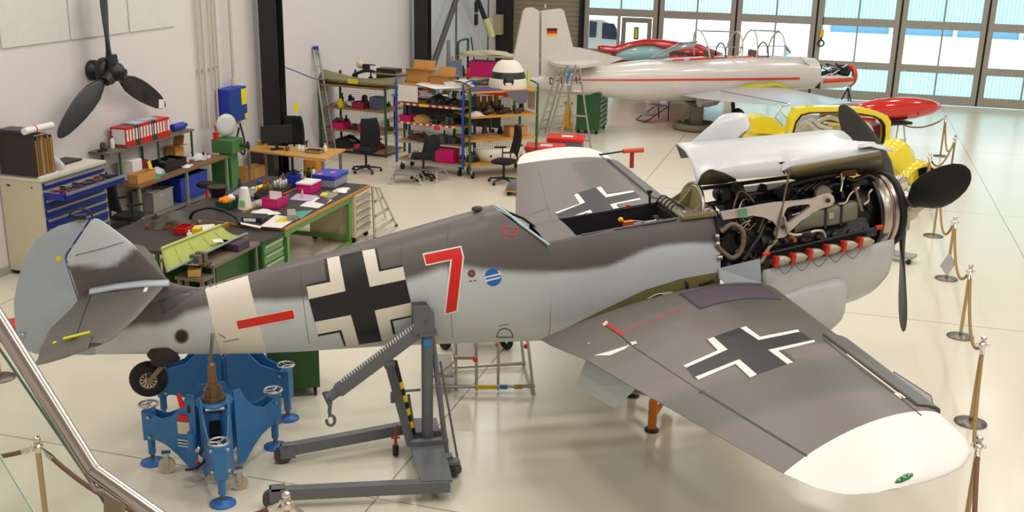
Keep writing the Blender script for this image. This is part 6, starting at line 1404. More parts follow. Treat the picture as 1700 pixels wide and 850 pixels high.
# aluminium step stool right of the cream cabinet
t = thing('step_ladder', 'folding aluminium step ladder standing right of the cream drawer cabinet', 'ladder', MR(-7.7, 4.7, 0))
for (a, b) in (((622, 396), (618, 309)), ((658, 374), (628, 309))): obj('stile', G().tube([Z(*a, 0.02), np.array([*Z(a[0], a[1], 0)[:2], 0])+(Z(b[0], b[1], .92)-np.array([*Z(a[0], a[1], 0)[:2], 0]))], .02, n=4), am_, t, world=True)
A_, B_ = Z(622, 396, 0.02), Z(658, 374, 0.02); C_ = (Z(618, 309, .92)+Z(628, 309, .92))/2
for k in range(3): u = .15+.28*k; obj('tread', G().tube([gap(A_, C_, u), gap(B_, C_, u)], .03, n=4), am_, t, world=True)
obj('stile', G().tube([Z(640, 360, .02), C_], .018, n=4), am_, t, world=True)
for p in (A_, B_): obj('rubber_foot', G().ball(p, .03), rub, t, world=True)
# ---- shelving trolleys
def clutter(M, w_, z, n, label, group, cols, y0=.06, y1=.4, s=(.04, .10), hmax=.22, seed=0, x0=.08):
    random.seed(seed); occ = []
    for k in range(n):
        for _ in range(30):
            r = random.uniform(*s); x = random.uniform(x0, w_-.1); y = random.uniform(y0, y1)
            if all((x-a)**2+(y-b)**2 > (r+c)**2*.8 for a, b, c in occ): break
        else: continue
        occ.append((x, y, r)); h = random.uniform(.4, 1)*hmax; q = random.random(); g = G()
        if q < .4: g.lathe([(r*.8, 0), (r, h*.2), (r*.7, h*.6), (r*.75, h*.8), (r*.4, h)], n=14)
        elif q < .75: g.box((0, 0, h*.3), (r*1.8, r*1.4, h*.6)).cyl((0, 0, h*.5), (r*.3, 0, h), r*.35, n=10).box((r*.4, 0, h*.65), (r*.5, r*.5, h*.2))
        else: g.torus((0, 0, r*.35), r*.8, r*.3, n=16).cyl((-r, 0, r*.4), (r, 0, r*.5), r*.15, n=8)
        single('machine_part', label, 'part', g, random.choice(cols), IN(M, x, y, z, random.uniform(0, 3)), group)
def trolley(label, F0, F1, D, levels, H, post, board, wheels=True, edge=None, handle=True, back=True):
    F0 = np.array([*F0, 0.]); F1 = np.array([*F1, 0.]); d = F1-F0; w_ = np.linalg.norm(d); rz = atan2(d[1], d[0]); M = M3(F0, rz); t = thing('shelf_trolley', label, 'shelving', M)
    z0 = .16 if wheels else 0
    for x in (0, w_):
        for y in (0, D): obj('post', G().bx(x-.02, x+.02, y-.02, y+.02, z0, H), post, t)
    for z in levels:
        s = obj('shelf', G().bx(.0, w_, 0, D, z-.03, z), board, t)
        obj('shelf_edge', G().bx(.02, w_-.02, -.012, 0, z-.035, z+.005), edge or board, s)
    if wheels:
        for x in (.1, w_-.1):
            for y in (.06, D-.06): obj('caster', G().cyl((x-.02, y, .065), (x+.02, y, .065), .065, n=16).prism([(x-.03, y-.05, .16), (x-.03, y+.05, .16), (x-.03, y+.01, .07), (x-.03, y-.01, .07)], (.006, 0, 0), 1), [rub, whitepl], t)
    if handle:
        for x in (0, w_): obj('handle_bar', G().tube(spline([(x, 0, H), (x, .02, H+.07), (x, D*.5, H+.10), (x, D-.02, H+.07), (x, D, H)], 4), .018), post, t)
    if back:
        g = G()
        for k in range(int(w_/.05)): g.bx(.03+.05*k, .034+.05*k, D-.004, D, levels[0], H-.1)
        for k in range(int((H-.2)/.05)): g.bx(0, w_, D-.006, D-.004, .2+.05*k, .204+.05*k)
        obj('wire_mesh', g, darkmetal, t)
    return t, M, w_
def IN(M, x, y, z, rz=0.): return M @ Matrix.Translation((x, y, z+.001)) @ Matrix.Rotation(rz, 4, 'Z')
TA, MA, wA = trolley('green-posted shelving with an olive fuselage panel on top, nearest the wall', Z(534, 250)[:2], Z(641, 262)[:2], .85, [.10, .53, 1.02, 1.52], 1.55, grn, mat('shelf_brown', (150, 112, 74), .65), wheels=False, handle=False)
TB, MB_, wB = trolley('blue shelf trolley in the middle of the shelving row', Z(659, 281)[:2], Z(768, 294)[:2], .55, [.24, .63, 1.03, 1.42, 1.80], 1.84, blu, wood, edge=mat('edge_grey', (160, 158, 150), .5))
TC_, MC, wC = trolley('green shelf trolley with orange-wood boards at the right end of the shelving', Z(779, 298)[:2], Z(889, 289)[:2], .8, [.30, .80, 1.28, 1.78], 1.82, grn, mat('shelf_orange', (200, 140, 54), .6))
# on shelving A
def items(M, w_, z, specs):
    for (kd, x, y, s, m, l, c) in specs:
        if kd == 'tray': tray('parts_bin', l, s[0], s[1], s[2], m, IN(M, x, y, z), cat=c, fill=dgrey)
        elif kd == 'box': single('storage_box', l, c, G().box((0, 0, s[2]/2), s).box((0, 0, s[2]+.004), (s[0]*1.02, s[1]*1.02, .012)), m, IN(M, x, y, z), bev=.004)
        elif kd == 'lump': lump('wrapped_part', l, c, (0, 0, 0), s[0], m, IN(M, x, y, z), (1, s[1], s[2]), int(x*100)+7)
        elif kd == 'bowl': single('bowl', l, c, G().lathe([(s[0]*.5, 0), (s[0], s[2]), (s[0]*1.03, s[2]), (s[0]*.9, s[2]*.4)], n=24), m, IN(M, x, y, z))
t = thing('fuselage_panel', 'long olive curved aircraft panel lying on the shelving nearest the wall', 'aircraft part', IN(MA, -.1, .35, 1.525))
rows = [[(x, y, .10+.16*sin(pi*v)*(.5+.5*abs(x/1.9-.5)*2)-.06*sin(pi*x/2.2)) for x in np.linspace(0, 2.2, 20)] for v, y in zip(np.linspace(0, 1, 9), np.linspace(-.3, .3, 9))]
obj('skin', G().grid(rows), mat('panel_olive', (128, 122, 84), .5), t, solid=.012); obj('yellow_tag', G().box((.95, -.32, .10), (.25, .01, .1)), yel, t)
rows = [[(x, y, .0+.10*(1-v)) for x in (0.05, 2.1)] for v, y in ((0, -.3), (1, -.25))]; obj('edge_frame', G().grid(rows).grid([[(x, y+.55, z) for x, y, z in r] for r in rows]), olive, t, solid=.01)
t = thing('black_bracket', 'black curved fitting on top of the olive panel shelving', 'aircraft part', IN(MA, 1.0, .45, 1.70)); obj('body', G().tube(spline([(-.4, 0, 0), (-.15, 0, .1), (.1, 0, .12), (.4, 0, .02)]), .035).box((-.05, 0, .18), (.14, .1, .14)).box((.02, 0, .26), (.3, .06, .02)), blackm, t); obj('cream_wrap', G().ball((-.2, 0, .25), .09), cream, t)
for k in range(3): single('wooden_tray', ('bottom', 'middle', 'top')[k]+' tray of the wooden stack beside the cardboard boxes', 'tray', G().bx(-.3, .3, -.2, .2, 0, .03, 0).bx(-.24, .24, -.15, .15, .03, .125, 1), [mat('ply', (160, 130, 76), .6), blackm], IN(MA, wA-.18, .5, 1.525+.13*k), 'stacked wooden trays')
items(MA, wA, 1.02, [('tray', .95, .2, (.3, .3, .14), mat('maroon_bin', (150, 20, 60), .5), 'dark red bin on the upper shelf of the green-posted shelving', 'bin'), ('bowl', .72, .25, (.16, .1, .12), whitepl, 'white bowl with brown contents on the upper shelf nearest the wall', 'bowl'), ('lump', .3, .35, (.16, 1, .6), cream, 'cream wrapped part at the left of the upper shelf nearest the wall', 'part'), ('box', 1.3, .3, (.22, .3, .26), mat('box_bluegrey', (84, 96, 120), .5), 'blue-grey boxed tin at the right of the upper shelf', 'box')])
single('yellow_tag', 'yellow tag hanging on the upper shelf nearest the wall', 'tag', G().prism([(-.05, 0, 0), (.08, 0, -.02), (.04, 0, .2), (-.08, 0, .18)], (0, .005, 0)), yel, IN(MA, .48, .08, 1.02))
items(MA, wA, .53, [('tray', .45, .15, (.3, .3, .15), pink, 'magenta bin left on the middle shelf nearest the wall', 'bin'), ('tray', 1.12, .12, (.26, .3, .15), pink, 'magenta bin right on the middle shelf nearest the wall', 'bin'), ('lump', .8, .3, (.2, 1, .3), mat('dark_green_part', (34, 60, 48), .6), 'dark green flat part between the two magenta bins', 'part'), ('lump', .85, .5, (.15, 1.2, .9), blackm, 'black machine part behind the dark green flat part', 'part'), ('lump', .18, .4, (.13, 1, 1.3), teal, 'teal wrapped tin at the left of the middle shelf', 'part')])
items(MA, wA, .10, [('lump', .45, .4, (.34, 1, .6), mat('dark_canvas', (40, 42, 46), .9), 'dark canvas bundle on the bottom shelf nearest the wall', 'bundle'), ('box', .95, .1, (.2, .2, .1), pink, 'magenta box on the bottom shelf nearest the wall', 'box'), ('lump', 1.2, .45, (.18, 1, .9), mat('dark_red_part', (90, 26, 24), .6), 'dark red part on the bottom shelf nearest the wall', 'part'), ('lump', .9, .35, (.2, .7, .4), mat('teal_dark', (28, 84, 74), .6), 'dark teal part beside the magenta box on the bottom shelf', 'part')])
# on shelving B (blue)
carton('large open cardboard box at the left on the blue trolley', .5, .36, .26, IN(MB_, .25, .6, 1.80, .05)); carton('second cardboard box in front of the column on the blue trolley', .42, .3, .17, IN(MB_, .82, .52, 1.80, -.08)); 
carton('cardboard box stacked on the large one on the blue trolley', .5, .32, .2, IN(MB_, .22, .68, 1.80+.265, .0)) if 0 else None
sheetp('white paper sheets spread on top of the blue trolley', [(690, 140), (722, 148), (765, 146), (762, 133), (715, 130)], 1.81, whitepl)
lump('foam_bundle', 'cream foam pieces on the right top of the blue trolley', 'foam', (0, 0, 0), .22, cream, IN(MB_, 1.32, .5, 1.80), (1, .8, .55), 41); tray('white_tray', 'white open carton near the right handle of the blue trolley', .24, .2, .1, whitepl, IN(MB_, 1.2, .2, 1.80), cat='box')
single('wiring_sheet', 'white drawing pinned on the upper left front of the blue trolley', 'sheet', G().bx(.06, .52, -.02, -.016, 1.46, 1.79), whitepl, MB_); single('red_triangle_tag', 'red tag hanging from the top edge of the blue trolley', 'tag', G().prism([(.70, -.022, 1.80), (.84, -.022, 1.80), (.79, -.022, 1.70), (.73, -.022, 1.71)], (0, .004, 0)), redp, MB_)
single('warning_tape', 'red and white barrier tape along the second board of the blue trolley', 'tape', [g := G(), [g.bx(.03+.075*k, .03+.075*(k+1), -.018, -.014, 1.385, 1.425, k % 2) for k in range(18)]][0], [redp, mat('tape_white', (230, 210, 190), .5)], MB_); single('warning_tape', 'red and white barrier tape along the third board of the blue trolley', 'tape', [g := G(), [g.bx(.03+.075*k, .03+.075*(k+1), -.018, -.014, .995, 1.035, k % 2) for k in range(18)]][0], [redp, MATS['tape_white']], MB_)
single('yellow_label', 'yellow label on the second board of the blue trolley', 'label', G().bx(.55, .75, -.024, -.019, 1.38, 1.43), yel, MB_); lump('red_rag', 'red rag hanging on the third board of the blue trolley', 'rag', (0, 0, 0), .07, redp, IN(MB_, 1.0, -.08, .94), (1, .5, 1.5), 43)
items(MB_, wB, 1.42, [('lump', .85, .35, (.25, 1, .7), mat('dark_part', (38, 36, 38), .5, bump=.5, scale=15), 'dark engine part on the upper shelf of the blue trolley', 'part'), ('lump', 1.2, .3, (.18, 1, .8), darkmetal, 'grey metal part at the right of the upper shelf of the blue trolley', 'part')])
items(MB_, wB, 1.03, [('tray', .18, .2, (.26, .3, .12), pink, 'magenta bin on the left of the third board, blue trolley', 'bin'), ('lump', .5, .2, (.17, 1.2, .8), mat('straw', (180, 140, 70), .8), 'straw-coloured basket on the third board of the blue trolley', 'basket'), ('lump', 1.0, .35, (.25, 1, .6), MATS['dark_part'], 'dark part right of the straw basket', 'part')])
items(MB_, wB, .63, [('lump', .35, .35, (.22, 1, .5), mat('brown_part', (84, 54, 40), .6), 'brown part on the fourth board of the blue trolley', 'part'), ('box', 1.05, .3, (.5, .3, .12), dgrey, 'dark flat case on the fourth board of the blue trolley', 'case'), ('lump', .72, .4, (.15, 1, .7), MATS['dark_part'], 'black part beside the dark flat case', 'part')])
items(MB_, wB, .24, [('box', 1.1, .2, (.42, .3, .30), pink, 'large magenta box on the bottom board of the blue trolley', 'box'), ('lump', .3, .3, (.16, 1, .8), whitepl, 'small white wrapped part on the bottom board of the blue trolley', 'part'), ('lump', .65, .35, (.18, 1, .9), MATS['dark_part'], 'dark drum on the bottom board of the blue trolley', 'part')])
# on shelving C
SPM = IN(MC, 1.05, .45, 1.78); t = thing('spinner', 'large cream and black striped propeller spinner on the right shelf trolley', 'spinner', SPM)
R0 = [(.40, .0), (.395, .12), (.375, .20), (.355, .26), (.33, .33), (.28, .43), (.22, .51), (.13, .56), (.10, .57)]
obj('shell', G().lathe(R0[:3], n=48, caps=False), cream_p, t); obj('black_stripe', G().lathe(R0[2:5], n=48, caps=False), blackm, t); obj('tip_shell', G().lathe(R0[4:], n=48, caps=False), cream_p, t); obj('top_opening', G().lathe([(.115, .568), (.09, .575), (.001, .56)], n=32), blackm, t)
for a in (2.2, 4.3): obj('blade_hole', G().lathe([(.11, 0), (.11, .02), (.001, .03)], (.37*cos(a)*.97, .37*sin(a)*.97, .16), (cos(a), sin(a), .15), n=20), blackm, t)
single('blue_mat', 'violet-blue mat lying on the right shelf trolley', 'mat', G().bx(.05, .75, .02, .6, 0, .01), mat('mat_violetblue', (64, 58, 110), .7), IN(MC, 0, 0, 1.78)); single('green_rack', 'green metal frame lying behind the violet-blue mat', 'frame', G().tube([(.1, .62, .05), (.75, .7, .12), (.8, .86, .12), (.15, .84, .05)], .02, closed=True), grn, IN(MC, 0, 0, 1.78))
single('glass_panel', 'green framed glazing leaning against the striped spinner', 'glazing', G().prism([(.3, .5, .02), (.75, .7, .25), (.75, .82, .27), (.3, .8, .04)], (0, 0, .015)), mat('glaze_green', (110, 140, 128), .2), IN(MC, 0, 0, 1.80)) if 0 else None
single('hanging_cloth', 'grey cloth hanging below the striped spinner', 'cloth', G().prism([(.75, -.03, 1.77), (1.3, -.03, 1.77), (1.25, -.05, 1.52), (1.05, -.05, 1.50)], (0, .01, 0)), mat('cloth_mauve', (104, 96, 108), .9), MC)
single('white_board', 'white notice board on the right side of the green shelf trolley', 'board', G().bx(wC+.025, wC+.03, .15, .5, 1.32, 1.74), whitepl, MC); single('yellow_cover', 'yellow-green plastic cover beside the striped spinner', 'cover', G().prism([(1.42, .3, 0), (1.5, .3, 0), (1.48, .3, .34), (1.44, .3, .36)], (0, .04, 0)), mat('lime', (190, 214, 90), .5), IN(MC, 0, 0, 1.78))
items(MC, wC, 1.28, [('lump', .2, .15, (.16, 1, .5), mat('pink_white', (226, 200, 200), .8), 'pinkish white cloth at the left of the second board, right trolley', 'cloth')]); 
random.seed(3)
for k in range(9): single('machined_part', 'small grey machined part lying on the second board of the right trolley', 'part', G().lathe([(.04, 0), (.06, .02), (.05, .07), (.02, .09)], n=12).box((.05, .02, .03), (.12, .04, .05)), random.choice([darkmetal, dgrey, mat('olive_part', (98, 96, 60), .5)]), IN(MC, .42+.115*k, .15+.1*(k % 3), 1.28, k), 'machined parts on the second board')
for k in range(5): single('slatted_crate', 'yellow-brown slatted panel stored upright under the top board, right trolley', 'panel', G().bx(0, .1, 0, .02, 0, .3).bx(.02, .03, -.01, 0, 0, .3), mat('amber_panel', (170, 120, 40), .6), IN(MC, .3+.14*k, .7, 1.28), 'upright panels')
items(MC, wC, .80, [('box', .45, .3, (.6, .35, .03), mat('board_tan', (170, 130, 92), .6), 'tan board pile on the third board of the right trolley', 'boards'), ('box', .5, .28, (.62, .3, .06), mat('board_brown', (140, 108, 84), .6), 'brown board beneath the tan board pile', 'boards')][:1]); carton('brown carton at the right of the third board, right trolley', .4, .3, .2, IN(MC, 1.15, .25, .80), openn=False)
T = thing('cowling_ring', 'cream curved cowling piece on the bottom board of the right trolley', 'aircraft part', IN(MC, .8, .3, .30)); rows = [[(.45*cos(a)*(1+.25*v), .30*sin(a), .28*v) for a in np.linspace(pi*.9, pi*2.1, 24)] for v in (0, .5, 1)]; obj('skin', G().grid(rows), cream_p, T, solid=.012); obj('rivet_hole', G().cyl((-.3, -.27, .14), (-.3, -.25, .14), .02), blackm, T)
items(MC, wC, .30, [('lump', .18, .3, (.12, 1, 1.6), darkmetal, 'dark upright part on the bottom board of the right trolley', 'part')])
DK = [darkmetal, blackm, dgrey, mat('oily_brown', (78, 62, 50), .5)]
clutter(MA, wA, 1.02, 7, 'small machine part at the back of the upper shelf nearest the wall', 'parts on the upper shelf nearest the wall', DK, .5, .78, seed=1)
clutter(MA, wA, .53, 8, 'small machine part at the back of the middle shelf nearest the wall', 'parts on the middle shelf nearest the wall', DK+[steel], .5, .78, seed=2)
clutter(MA, wA, 1.52, 7, 'dark fitting lying behind the olive panel on top of the shelving', 'fittings behind the olive panel', DK, .66, .82, hmax=.3, seed=3)
clutter(MB_, wB, 1.42, 8, 'small dark part on the second highest board of the blue trolley', 'parts on the second highest board, blue trolley', DK, .06, .5, seed=4, x0=.55)
clutter(MB_, wB, 1.03, 7, 'small dark part on the tape-edged third board of the blue trolley', 'parts on the third board, blue trolley', DK, .06, .5, seed=5, x0=.7)
clutter(MB_, wB, .63, 9, 'small dark part on the fourth board of the blue trolley', 'parts on the fourth board, blue trolley', DK+[rust], .05, .5, seed=6)
clutter(MB_, wB, .24, 5, 'small dark part on the bottom board of the blue trolley', 'parts on the bottom board, blue trolley', DK, .06, .5, seed=7)
clutter(MC, wC, 1.28, 12, 'small dull part at the back of the second board, right trolley', 'parts at the back of the second board', DK+[mat('olive_part', (98, 96, 60), .5)], .4, .62, seed=8)
clutter(MC, wC, .80, 8, 'small dark part at the back of the third board, right trolley', 'parts at the back of the third board', DK, .52, .75, seed=9)
clutter(MC, wC, 1.78, 5, 'small pale fitting beside the green metal rack on the right trolley', 'fittings on top of the right trolley', [steel, whitepl], .05, .7, s=(.03, .06), hmax=.1, seed=10) if 0 else None
MBN = MR(-9.9, 1.5, 0)
clutter(MBN, .85, .848, 12, 'small tin or jar among the clutter at the back left of the workbench', 'tins at the back of the workbench', [whitepl, P((190, 40, 30)), P((40, 70, 160)), P((220, 190, 60)), steel, dgrey], 1.4, 2.85, s=(.025, .05), hmax=.16, seed=11)
clutter(MR(-10.05, -.1, 0), 1.0, .846, 9, 'small fitting scattered on the side bench', 'fittings on the side bench', [steel, dgrey, P((150, 60, 40)), whitepl], .75, 1.45, s=(.025, .05), hmax=.08, seed=12)
clutter(MR(-11.94, 2.9, 0), .62, .861, 9, 'small tool or tin on the front of the wall bench', 'tins on the wall bench', [steel, P((30, 30, 40)), P((170, 40, 40)), whitepl], 1.9, 2.6, s=(.025, .045), hmax=.12, seed=13)
clutter(MR(-11.2, 13.2, 0), 2.4, 1.001, 14, 'small item on the far grey bench behind the shelving row', 'items on the far bench', [steel, redp, blackm, whitepl, P((60, 90, 60))], .1, .8, s=(.04, .09), hmax=.25, seed=14)
# ladder leaning on the wall, blue topped; air hose
b0 = rm(-11.5, 10.25, 0.02); b1 = rm(-11.5, 10.62, .02); ladder('wall_ladder', 'narrow aluminium ladder with blue top leaning on the wall behind the shelving', [b0, rm(-11.93, 10.5, 2.32)], [b1, rm(-11.93, 10.75, 2.32)], 8, cap=bluep)
single('air_hose', 'thin blue hose strung from the column to the shelving', 'hose', G().tube(spline([WA(458, 106, -11.6), WA(490, 118, -11.4), WA(520, 130, -11.3), WA(540, 133, -11.0)]), .012), mat('hose_blue', (70, 86, 170), .5), world=True)
# ---- chairs and stools before the shelving
chair('black office chair in front of the green-posted shelving', PR(608, 285, 0, -2.3), hi=1.15, tilt=.05)
chair('small black drafting chair in front of the blue trolley', PR(703, 298, 0, -2.0), hi=.92, arms=False, small=True, seat_z=.5)
chair('black office chair in front of the right shelf trolley, beside the far wing tip', PR(836, 304, 0, -1.0), hi=1.15, tilt=-.05)
def dolly(label, M, w_=.5, d=.34, m=None):
    t = thing('creeper_dolly', label, 'dolly', M); mm = m or mat('galvanised', (168, 166, 162), .4, .6)
    obj('deck', G().bx(-w_/2, w_/2, -d/2, d/2, .20, .23).bx(-w_/2+.05, w_/2-.05, -d/2+.04, d/2-.04, .16, .2), mm, t, bev=.004)
    for sx in (-1, 1):
        for sy in (-1, 1):
            lg = obj('leg', G().tube([(sx*w_/2, sy*d/2, .2), (sx*(w_/2+.06), sy*(d/2+.05), .07)], .014).tube([(sx*(w_/2-.08), sy*d/2, .2), (sx*(w_/2+.06), sy*(d/2+.05), .07)], .01), mm, t); obj('wheel', G().cyl((sx*(w_/2+.06)-.012, sy*(d/2+.05), .035), (sx*(w_/2+.06)+.012, sy*(d/2+.05), .035), .035, n=12), MATS['cream_wheel'], lg)
dolly('low galvanised wheeled stool frame left of the drafting chair base', PR(676, 303, 0, .2)); dolly('low galvanised wheeled stool frame right of the drafting chair base', PR(718, 298, 0, -.3), .42, .3)
t = thing('covered_dolly', 'low wooden dolly with a grey cover beside the far wing tip', 'dolly', PR(874, 322, 0, .2)); obj('deck', G().bx(-.4, .4, -.25, .25, .08, .11), wood, t); obj('cover', G().loft([[(-.38*s, -.23*s, z), (.38*s, -.23*s, z), (.38*s, .23*s, z), (-.38*s, .23*s, z)] for s, z in ((1, .11), (.97, .16), (.8, .24), (.4, .28))]), mat('cover_grey', (108, 102, 104), .8), t)
for x in (-.33, .33): obj('wheel', G().cyl((x, -.2, .04), (x, -.17, .04), .04, n=14).cyl((x, .17, .04), (x, .2, .04), .04, n=14), rub, t)
# red lidded crates, stepladders
for (x, y, l, rz) in ((905, 241, 'red-lidded grey crate nearer the striped spinner trolley', .15), (940, 226, 'red-lidded grey crate farther back beside the step ladder', .15)):
    v = Z(x, y, .54); t = thing('lidded_crate', l, 'crate', M3((v[0], v[1], .001), -ROOM_YAW+rz)); obj('body', G().bx(-.38, .38, -.28, .28, 0, .46), mat('crate_grey', (104, 104, 110), .5), t, bev=.01); obj('lid', G().bx(-.41, .41, -.31, .31, .46, .54), mat('lid_red', (222, 34, 22), .4), t, bev=.012); obj('label', G().bx(-.1, .16, -.12, .1, .54, .543), whitepl, t)
def aframe(label, pairs):
    t = thing('step_ladder', label, 'ladder', M3((pairs[0][0][0]+pairs[0][0][1])/2))
    for q, (feet, top) in enumerate(pairs):
        for k, f in enumerate(feet): obj('stile', G().tube([f+np.array([0, 0, .01]), top[k]], .024, n=4), am_, t, world=True)
        for k in range(7 if q == 0 else 3): u = .1+(.13*k if q == 0 else .3*k); obj('tread', G().tube([gap(feet[0], top[0], u), gap(feet[1], top[1], u)], .022, n=4), am_, t, world=True)
    return t
zz = lambda x, y: np.array(Z(x, y, 0))
aframe('tall aluminium step ladder below the white tail, reaching up to the tailplane', [([zz(907, 240), zz(928, 236)], [WB(943, 108, 13.2), WB(956, 108, 13.2)]), ([zz(956, 243), zz(981, 247)], [WB(939, 112, 13.35), WB(962, 112, 13.35)])])
aframe('second narrower step ladder left of the tall aluminium one', [([zz(893, 225), zz(905, 222)], [WB(925, 115, 13.8), WB(934, 115, 13.8)])])
single('blue_ladder_sticker', 'blue sticker strip on the tall aluminium step ladder', 'sticker', G().prism([WB(944, 118, 13.1), WB(949, 118, 13.1), WB(943, 137, 13.1), WB(939, 137, 13.1)], (0, .005, 0)), MATS['label_blue'], world=True)
t = thing('yellow_trestle', 'small yellow trestle visible between the ladder legs', 'stand', PR(942, 218, 0)); obj('column', G().cyl((0, 0, .1), (0, 0, .7), .07).cyl((0, 0, .7), (0, 0, .74), .12), mat('trestle_yellow', (232, 164, 20), .5), t)
for k in range(3): a = k*2.09; obj('leg', G().tube([(0, 0, .3), (.22*cos(a), .22*sin(a), .02)], .03), MATS['trestle_yellow'], t)
drawercab('tool_trolley', 'dark green drawer cabinet behind the tall step ladder', -7.0, -6.4, 15.2, 16.2, 1.05, grn, grn, 7, wheels=True)
# ---- bench and shelf by the brown wall
t = thing('far_bench', 'grey bench behind the shelving row with red and grey items', 'workbench', MR(-11.2, 13.2, 0)); obj('bench_top', G().bx(0, 2.6, 0, .9, .95, 1.0), mat('far_top', (150, 146, 140), .6), t)
for x in (.03, 2.5):
    for y in (.05, .8): obj('leg', G().bx(x, x+.05, y, y+.05, 0, .95), blackm, t)
obj('bench_panel', G().bx(.05, 2.55, .85, .87, .2, .95), blackm, t)
for (x, y, kd, m, l, s) in ((778, 125, 'b', redp, 'red gas bottle on the far bench', (.06, .34)), (769, 122, 'b', blackm, 'black bottle on the far bench', (.05, .3)),): bottle(l, s[0], s[1], m, PR(x, y+5, 1.001))
single('blue_poster', 'blue-grey cover leaning beside the red gas bottle', 'cover', G().prism([(-.2, 0, 0), (.2, 0, 0), (.14, .05, .5), (-.2, .05, .4)], (0, .02, 0)), mat('poster_blue', (120, 136, 156), .5), PR(757, 128, 1.001))
single('white_cylinder', 'white long roll lying on the far bench', 'roll', G().cyl((-.4, 0, .06), (.5, .1, .06), .06, n=14), whitepl, PR(800, 117, 1.001, .4)); lump('red_parts', 'red parts on the far bench beside the white roll', 'parts', (0, 0, 0), .14, redp, PR(795, 127, 1.001), (1.6, .8, .5), 51)
t = thing('standing_blade', 'grey slab-like wing section standing against the side wall', 'aircraft part', MR(-11.4, 17.9, 0)); obj('body', G().loft([[(.0, -.28, z), (.06, 0, z), (0, .28, z), (-.04, 0, z)] if z < 1.6 else [(.0, -.15, z), (.05, 0, z), (0, .15, z), (-.03, 0, z)] for z in (0, .8, 1.6, 1.9)]), mat('slab_grey', (142, 142, 146), .6), t)
t = thing('extinguisher_sign', 'black double fitting mounted high on the side wall beyond the door', 'wall fitting', MR(-11.93, 0, 0)); p = rab(WA(788, 20, -11.93)); obj('upper_unit', G().bx(0, .08, p[1]-.12, p[1]+.12, p[2]-.0, p[2]+.32), blackm, t); obj('lower_unit', G().bx(0, .08, p[1]-.12, p[1]+.12, p[2]-.4, p[2]-.06), blackm, t)
t = thing('far_shelving', 'shelving with magenta boxes beside the white tail fin', 'shelving', MR(-10.9, 17.2, 0))
for z in (.5, 1.0, 1.6): obj('shelf', G().bx(0, 1.7, 0, .9, z-.04, z), mat('far_shelf_wood', (190, 178, 140), .6), t)
for x in (0, 1.65):
    for y in (0, .85): obj('post', G().bx(x, x+.05, y, y+.05, 0, 1.95 if x == 0 else 1.6), grn, t)
obj('green_handle', G().tube(spline([(0, 0, 1.6), (-.05, .3, 1.9), (0, .85, 1.95)]), .03), grn, t)
single('storage_box', 'large magenta box on the shelving beside the white tail fin', 'box', G().box((0, 0, .2), (.75, .5, .4)).box((0, 0, .41), (.78, .52, .03)), pink, MR(-10.2, 17.5, 1.001)); single('storage_box', 'long red box under the magenta box by the white tail fin', 'box', G().box((0, 0, .12), (1.3, .6, .24)).box((0, 0, .25), (1.32, .62, .02)), redp, MR(-10.1, 17.55, .501)); lump('white_pile', 'pile of pale folded covers on top of the shelving beside the white tail', 'covers', (0, 0, 0), .5, mat('pale_cover', (206, 196, 172), .8), MR(-10.1, 17.6, 1.601), (1.4, .7, .2), 61)
single('dark_pile', 'dark bundle on the middle board behind the magenta box', 'bundle', G().box((0, 0, .15), (.5, .4, .3)), blackf, MR(-9.5, 17.7, 1.001), bev=.05)
t = thing('yellow_green_blade', 'yellow-green curved pole leaning on the far shelving', 'pole', M3(WB(808, 62, 17.0))); obj('pole', G().tube(spline([WB(806, 32, 17.0), WB(812, 48, 17.0), WB(817, 62, 17.0)]), .1), mat('lime_pale', (186, 190, 130), .6), t, world=True)
single('wall_box', 'beige box mounted on the black corner column', 'wall box', G().bx(0, .5, -.25, 0, 0, .65), mat('beige_box', (176, 164, 130), .6), M3(WB(812, 56, DB-.45), -ROOM_YAW))
single('broom', 'thin broom leaning on the side wall beyond the door', 'broom', G().cyl(WA(789, 112, -11.4), WA(782, 62, -11.8), .02).box(WA(789, 114, -11.4), (.3, .1, .08)), blackm, world=True)
# ------------------------------------------------------------------ white trainer aircraft
TH = .152; TO = np.array([4.2, 17.1, 0]); Mt = M3(TO, TH)      # frame: x along the fuselage, y away from the camera, z up
tn = thing('trainer_aircraft', 'white and silver two-seat trainer aircraft with red stripe, in front of the hangar doors', 'aircraft', Mt)
tw_ = mat('trainer_white', (214, 208, 205), .26, .1, coat=.3); tred = mat('trainer_red', (216, 62, 30), .35); tyel = mat('zinc_yellow', (176, 172, 24), .5); silver = mat('silver_skin', (200, 200, 206), .3, .45)
TNn = np.array([sin(TH), -cos(TH), 0]); TNh = np.array([cos(TH), sin(TH), 0])
def SP_(px, py, off=0.):
    v = WN(px, py, TNn, TO+TNn*off); d = v-TO; return np.array([float(d@TNh), -off, float(v[2])])
X = [-4.55, -4.2, -3.4, -2.4, -1.3, -.3, .5, 1.3, 2.4, 3.4, 4.0]; T_ = [1.42, 1.47, 1.56, 1.70, 1.80, 1.83, 1.86, 1.86, 1.86, 1.82, 1.76]; B_ = [1.20, 1.15, 1.03, .92, .80, .73, .70, .72, .82, .92, .94]; W2 = [.05, .11, .22, .33, .43, .50, .52, .52, .50, .47, .46]
def tring(x, n=48, top=None):
    t, b, w2 = ip(x, X, T_), ip(x, X, B_), ip(x, X, W2); c = (t+b)/2; q = (t-b)/2; r = []
    for k in range(n):
        a = 2*pi*k/n; r.append((x, w2*np.sign(cos(a))*abs(cos(a))**.9, c+q*np.sign(sin(a))*abs(sin(a))**.9))
    return r
g = G().loft([tring(x) for x in np.linspace(-4.55, 4.0, 70)], 0)
ttr = BVHTree.FromPolygons([Mt @ Vector(v) for v in g.v], g.f); Mti = Mt.inverted()
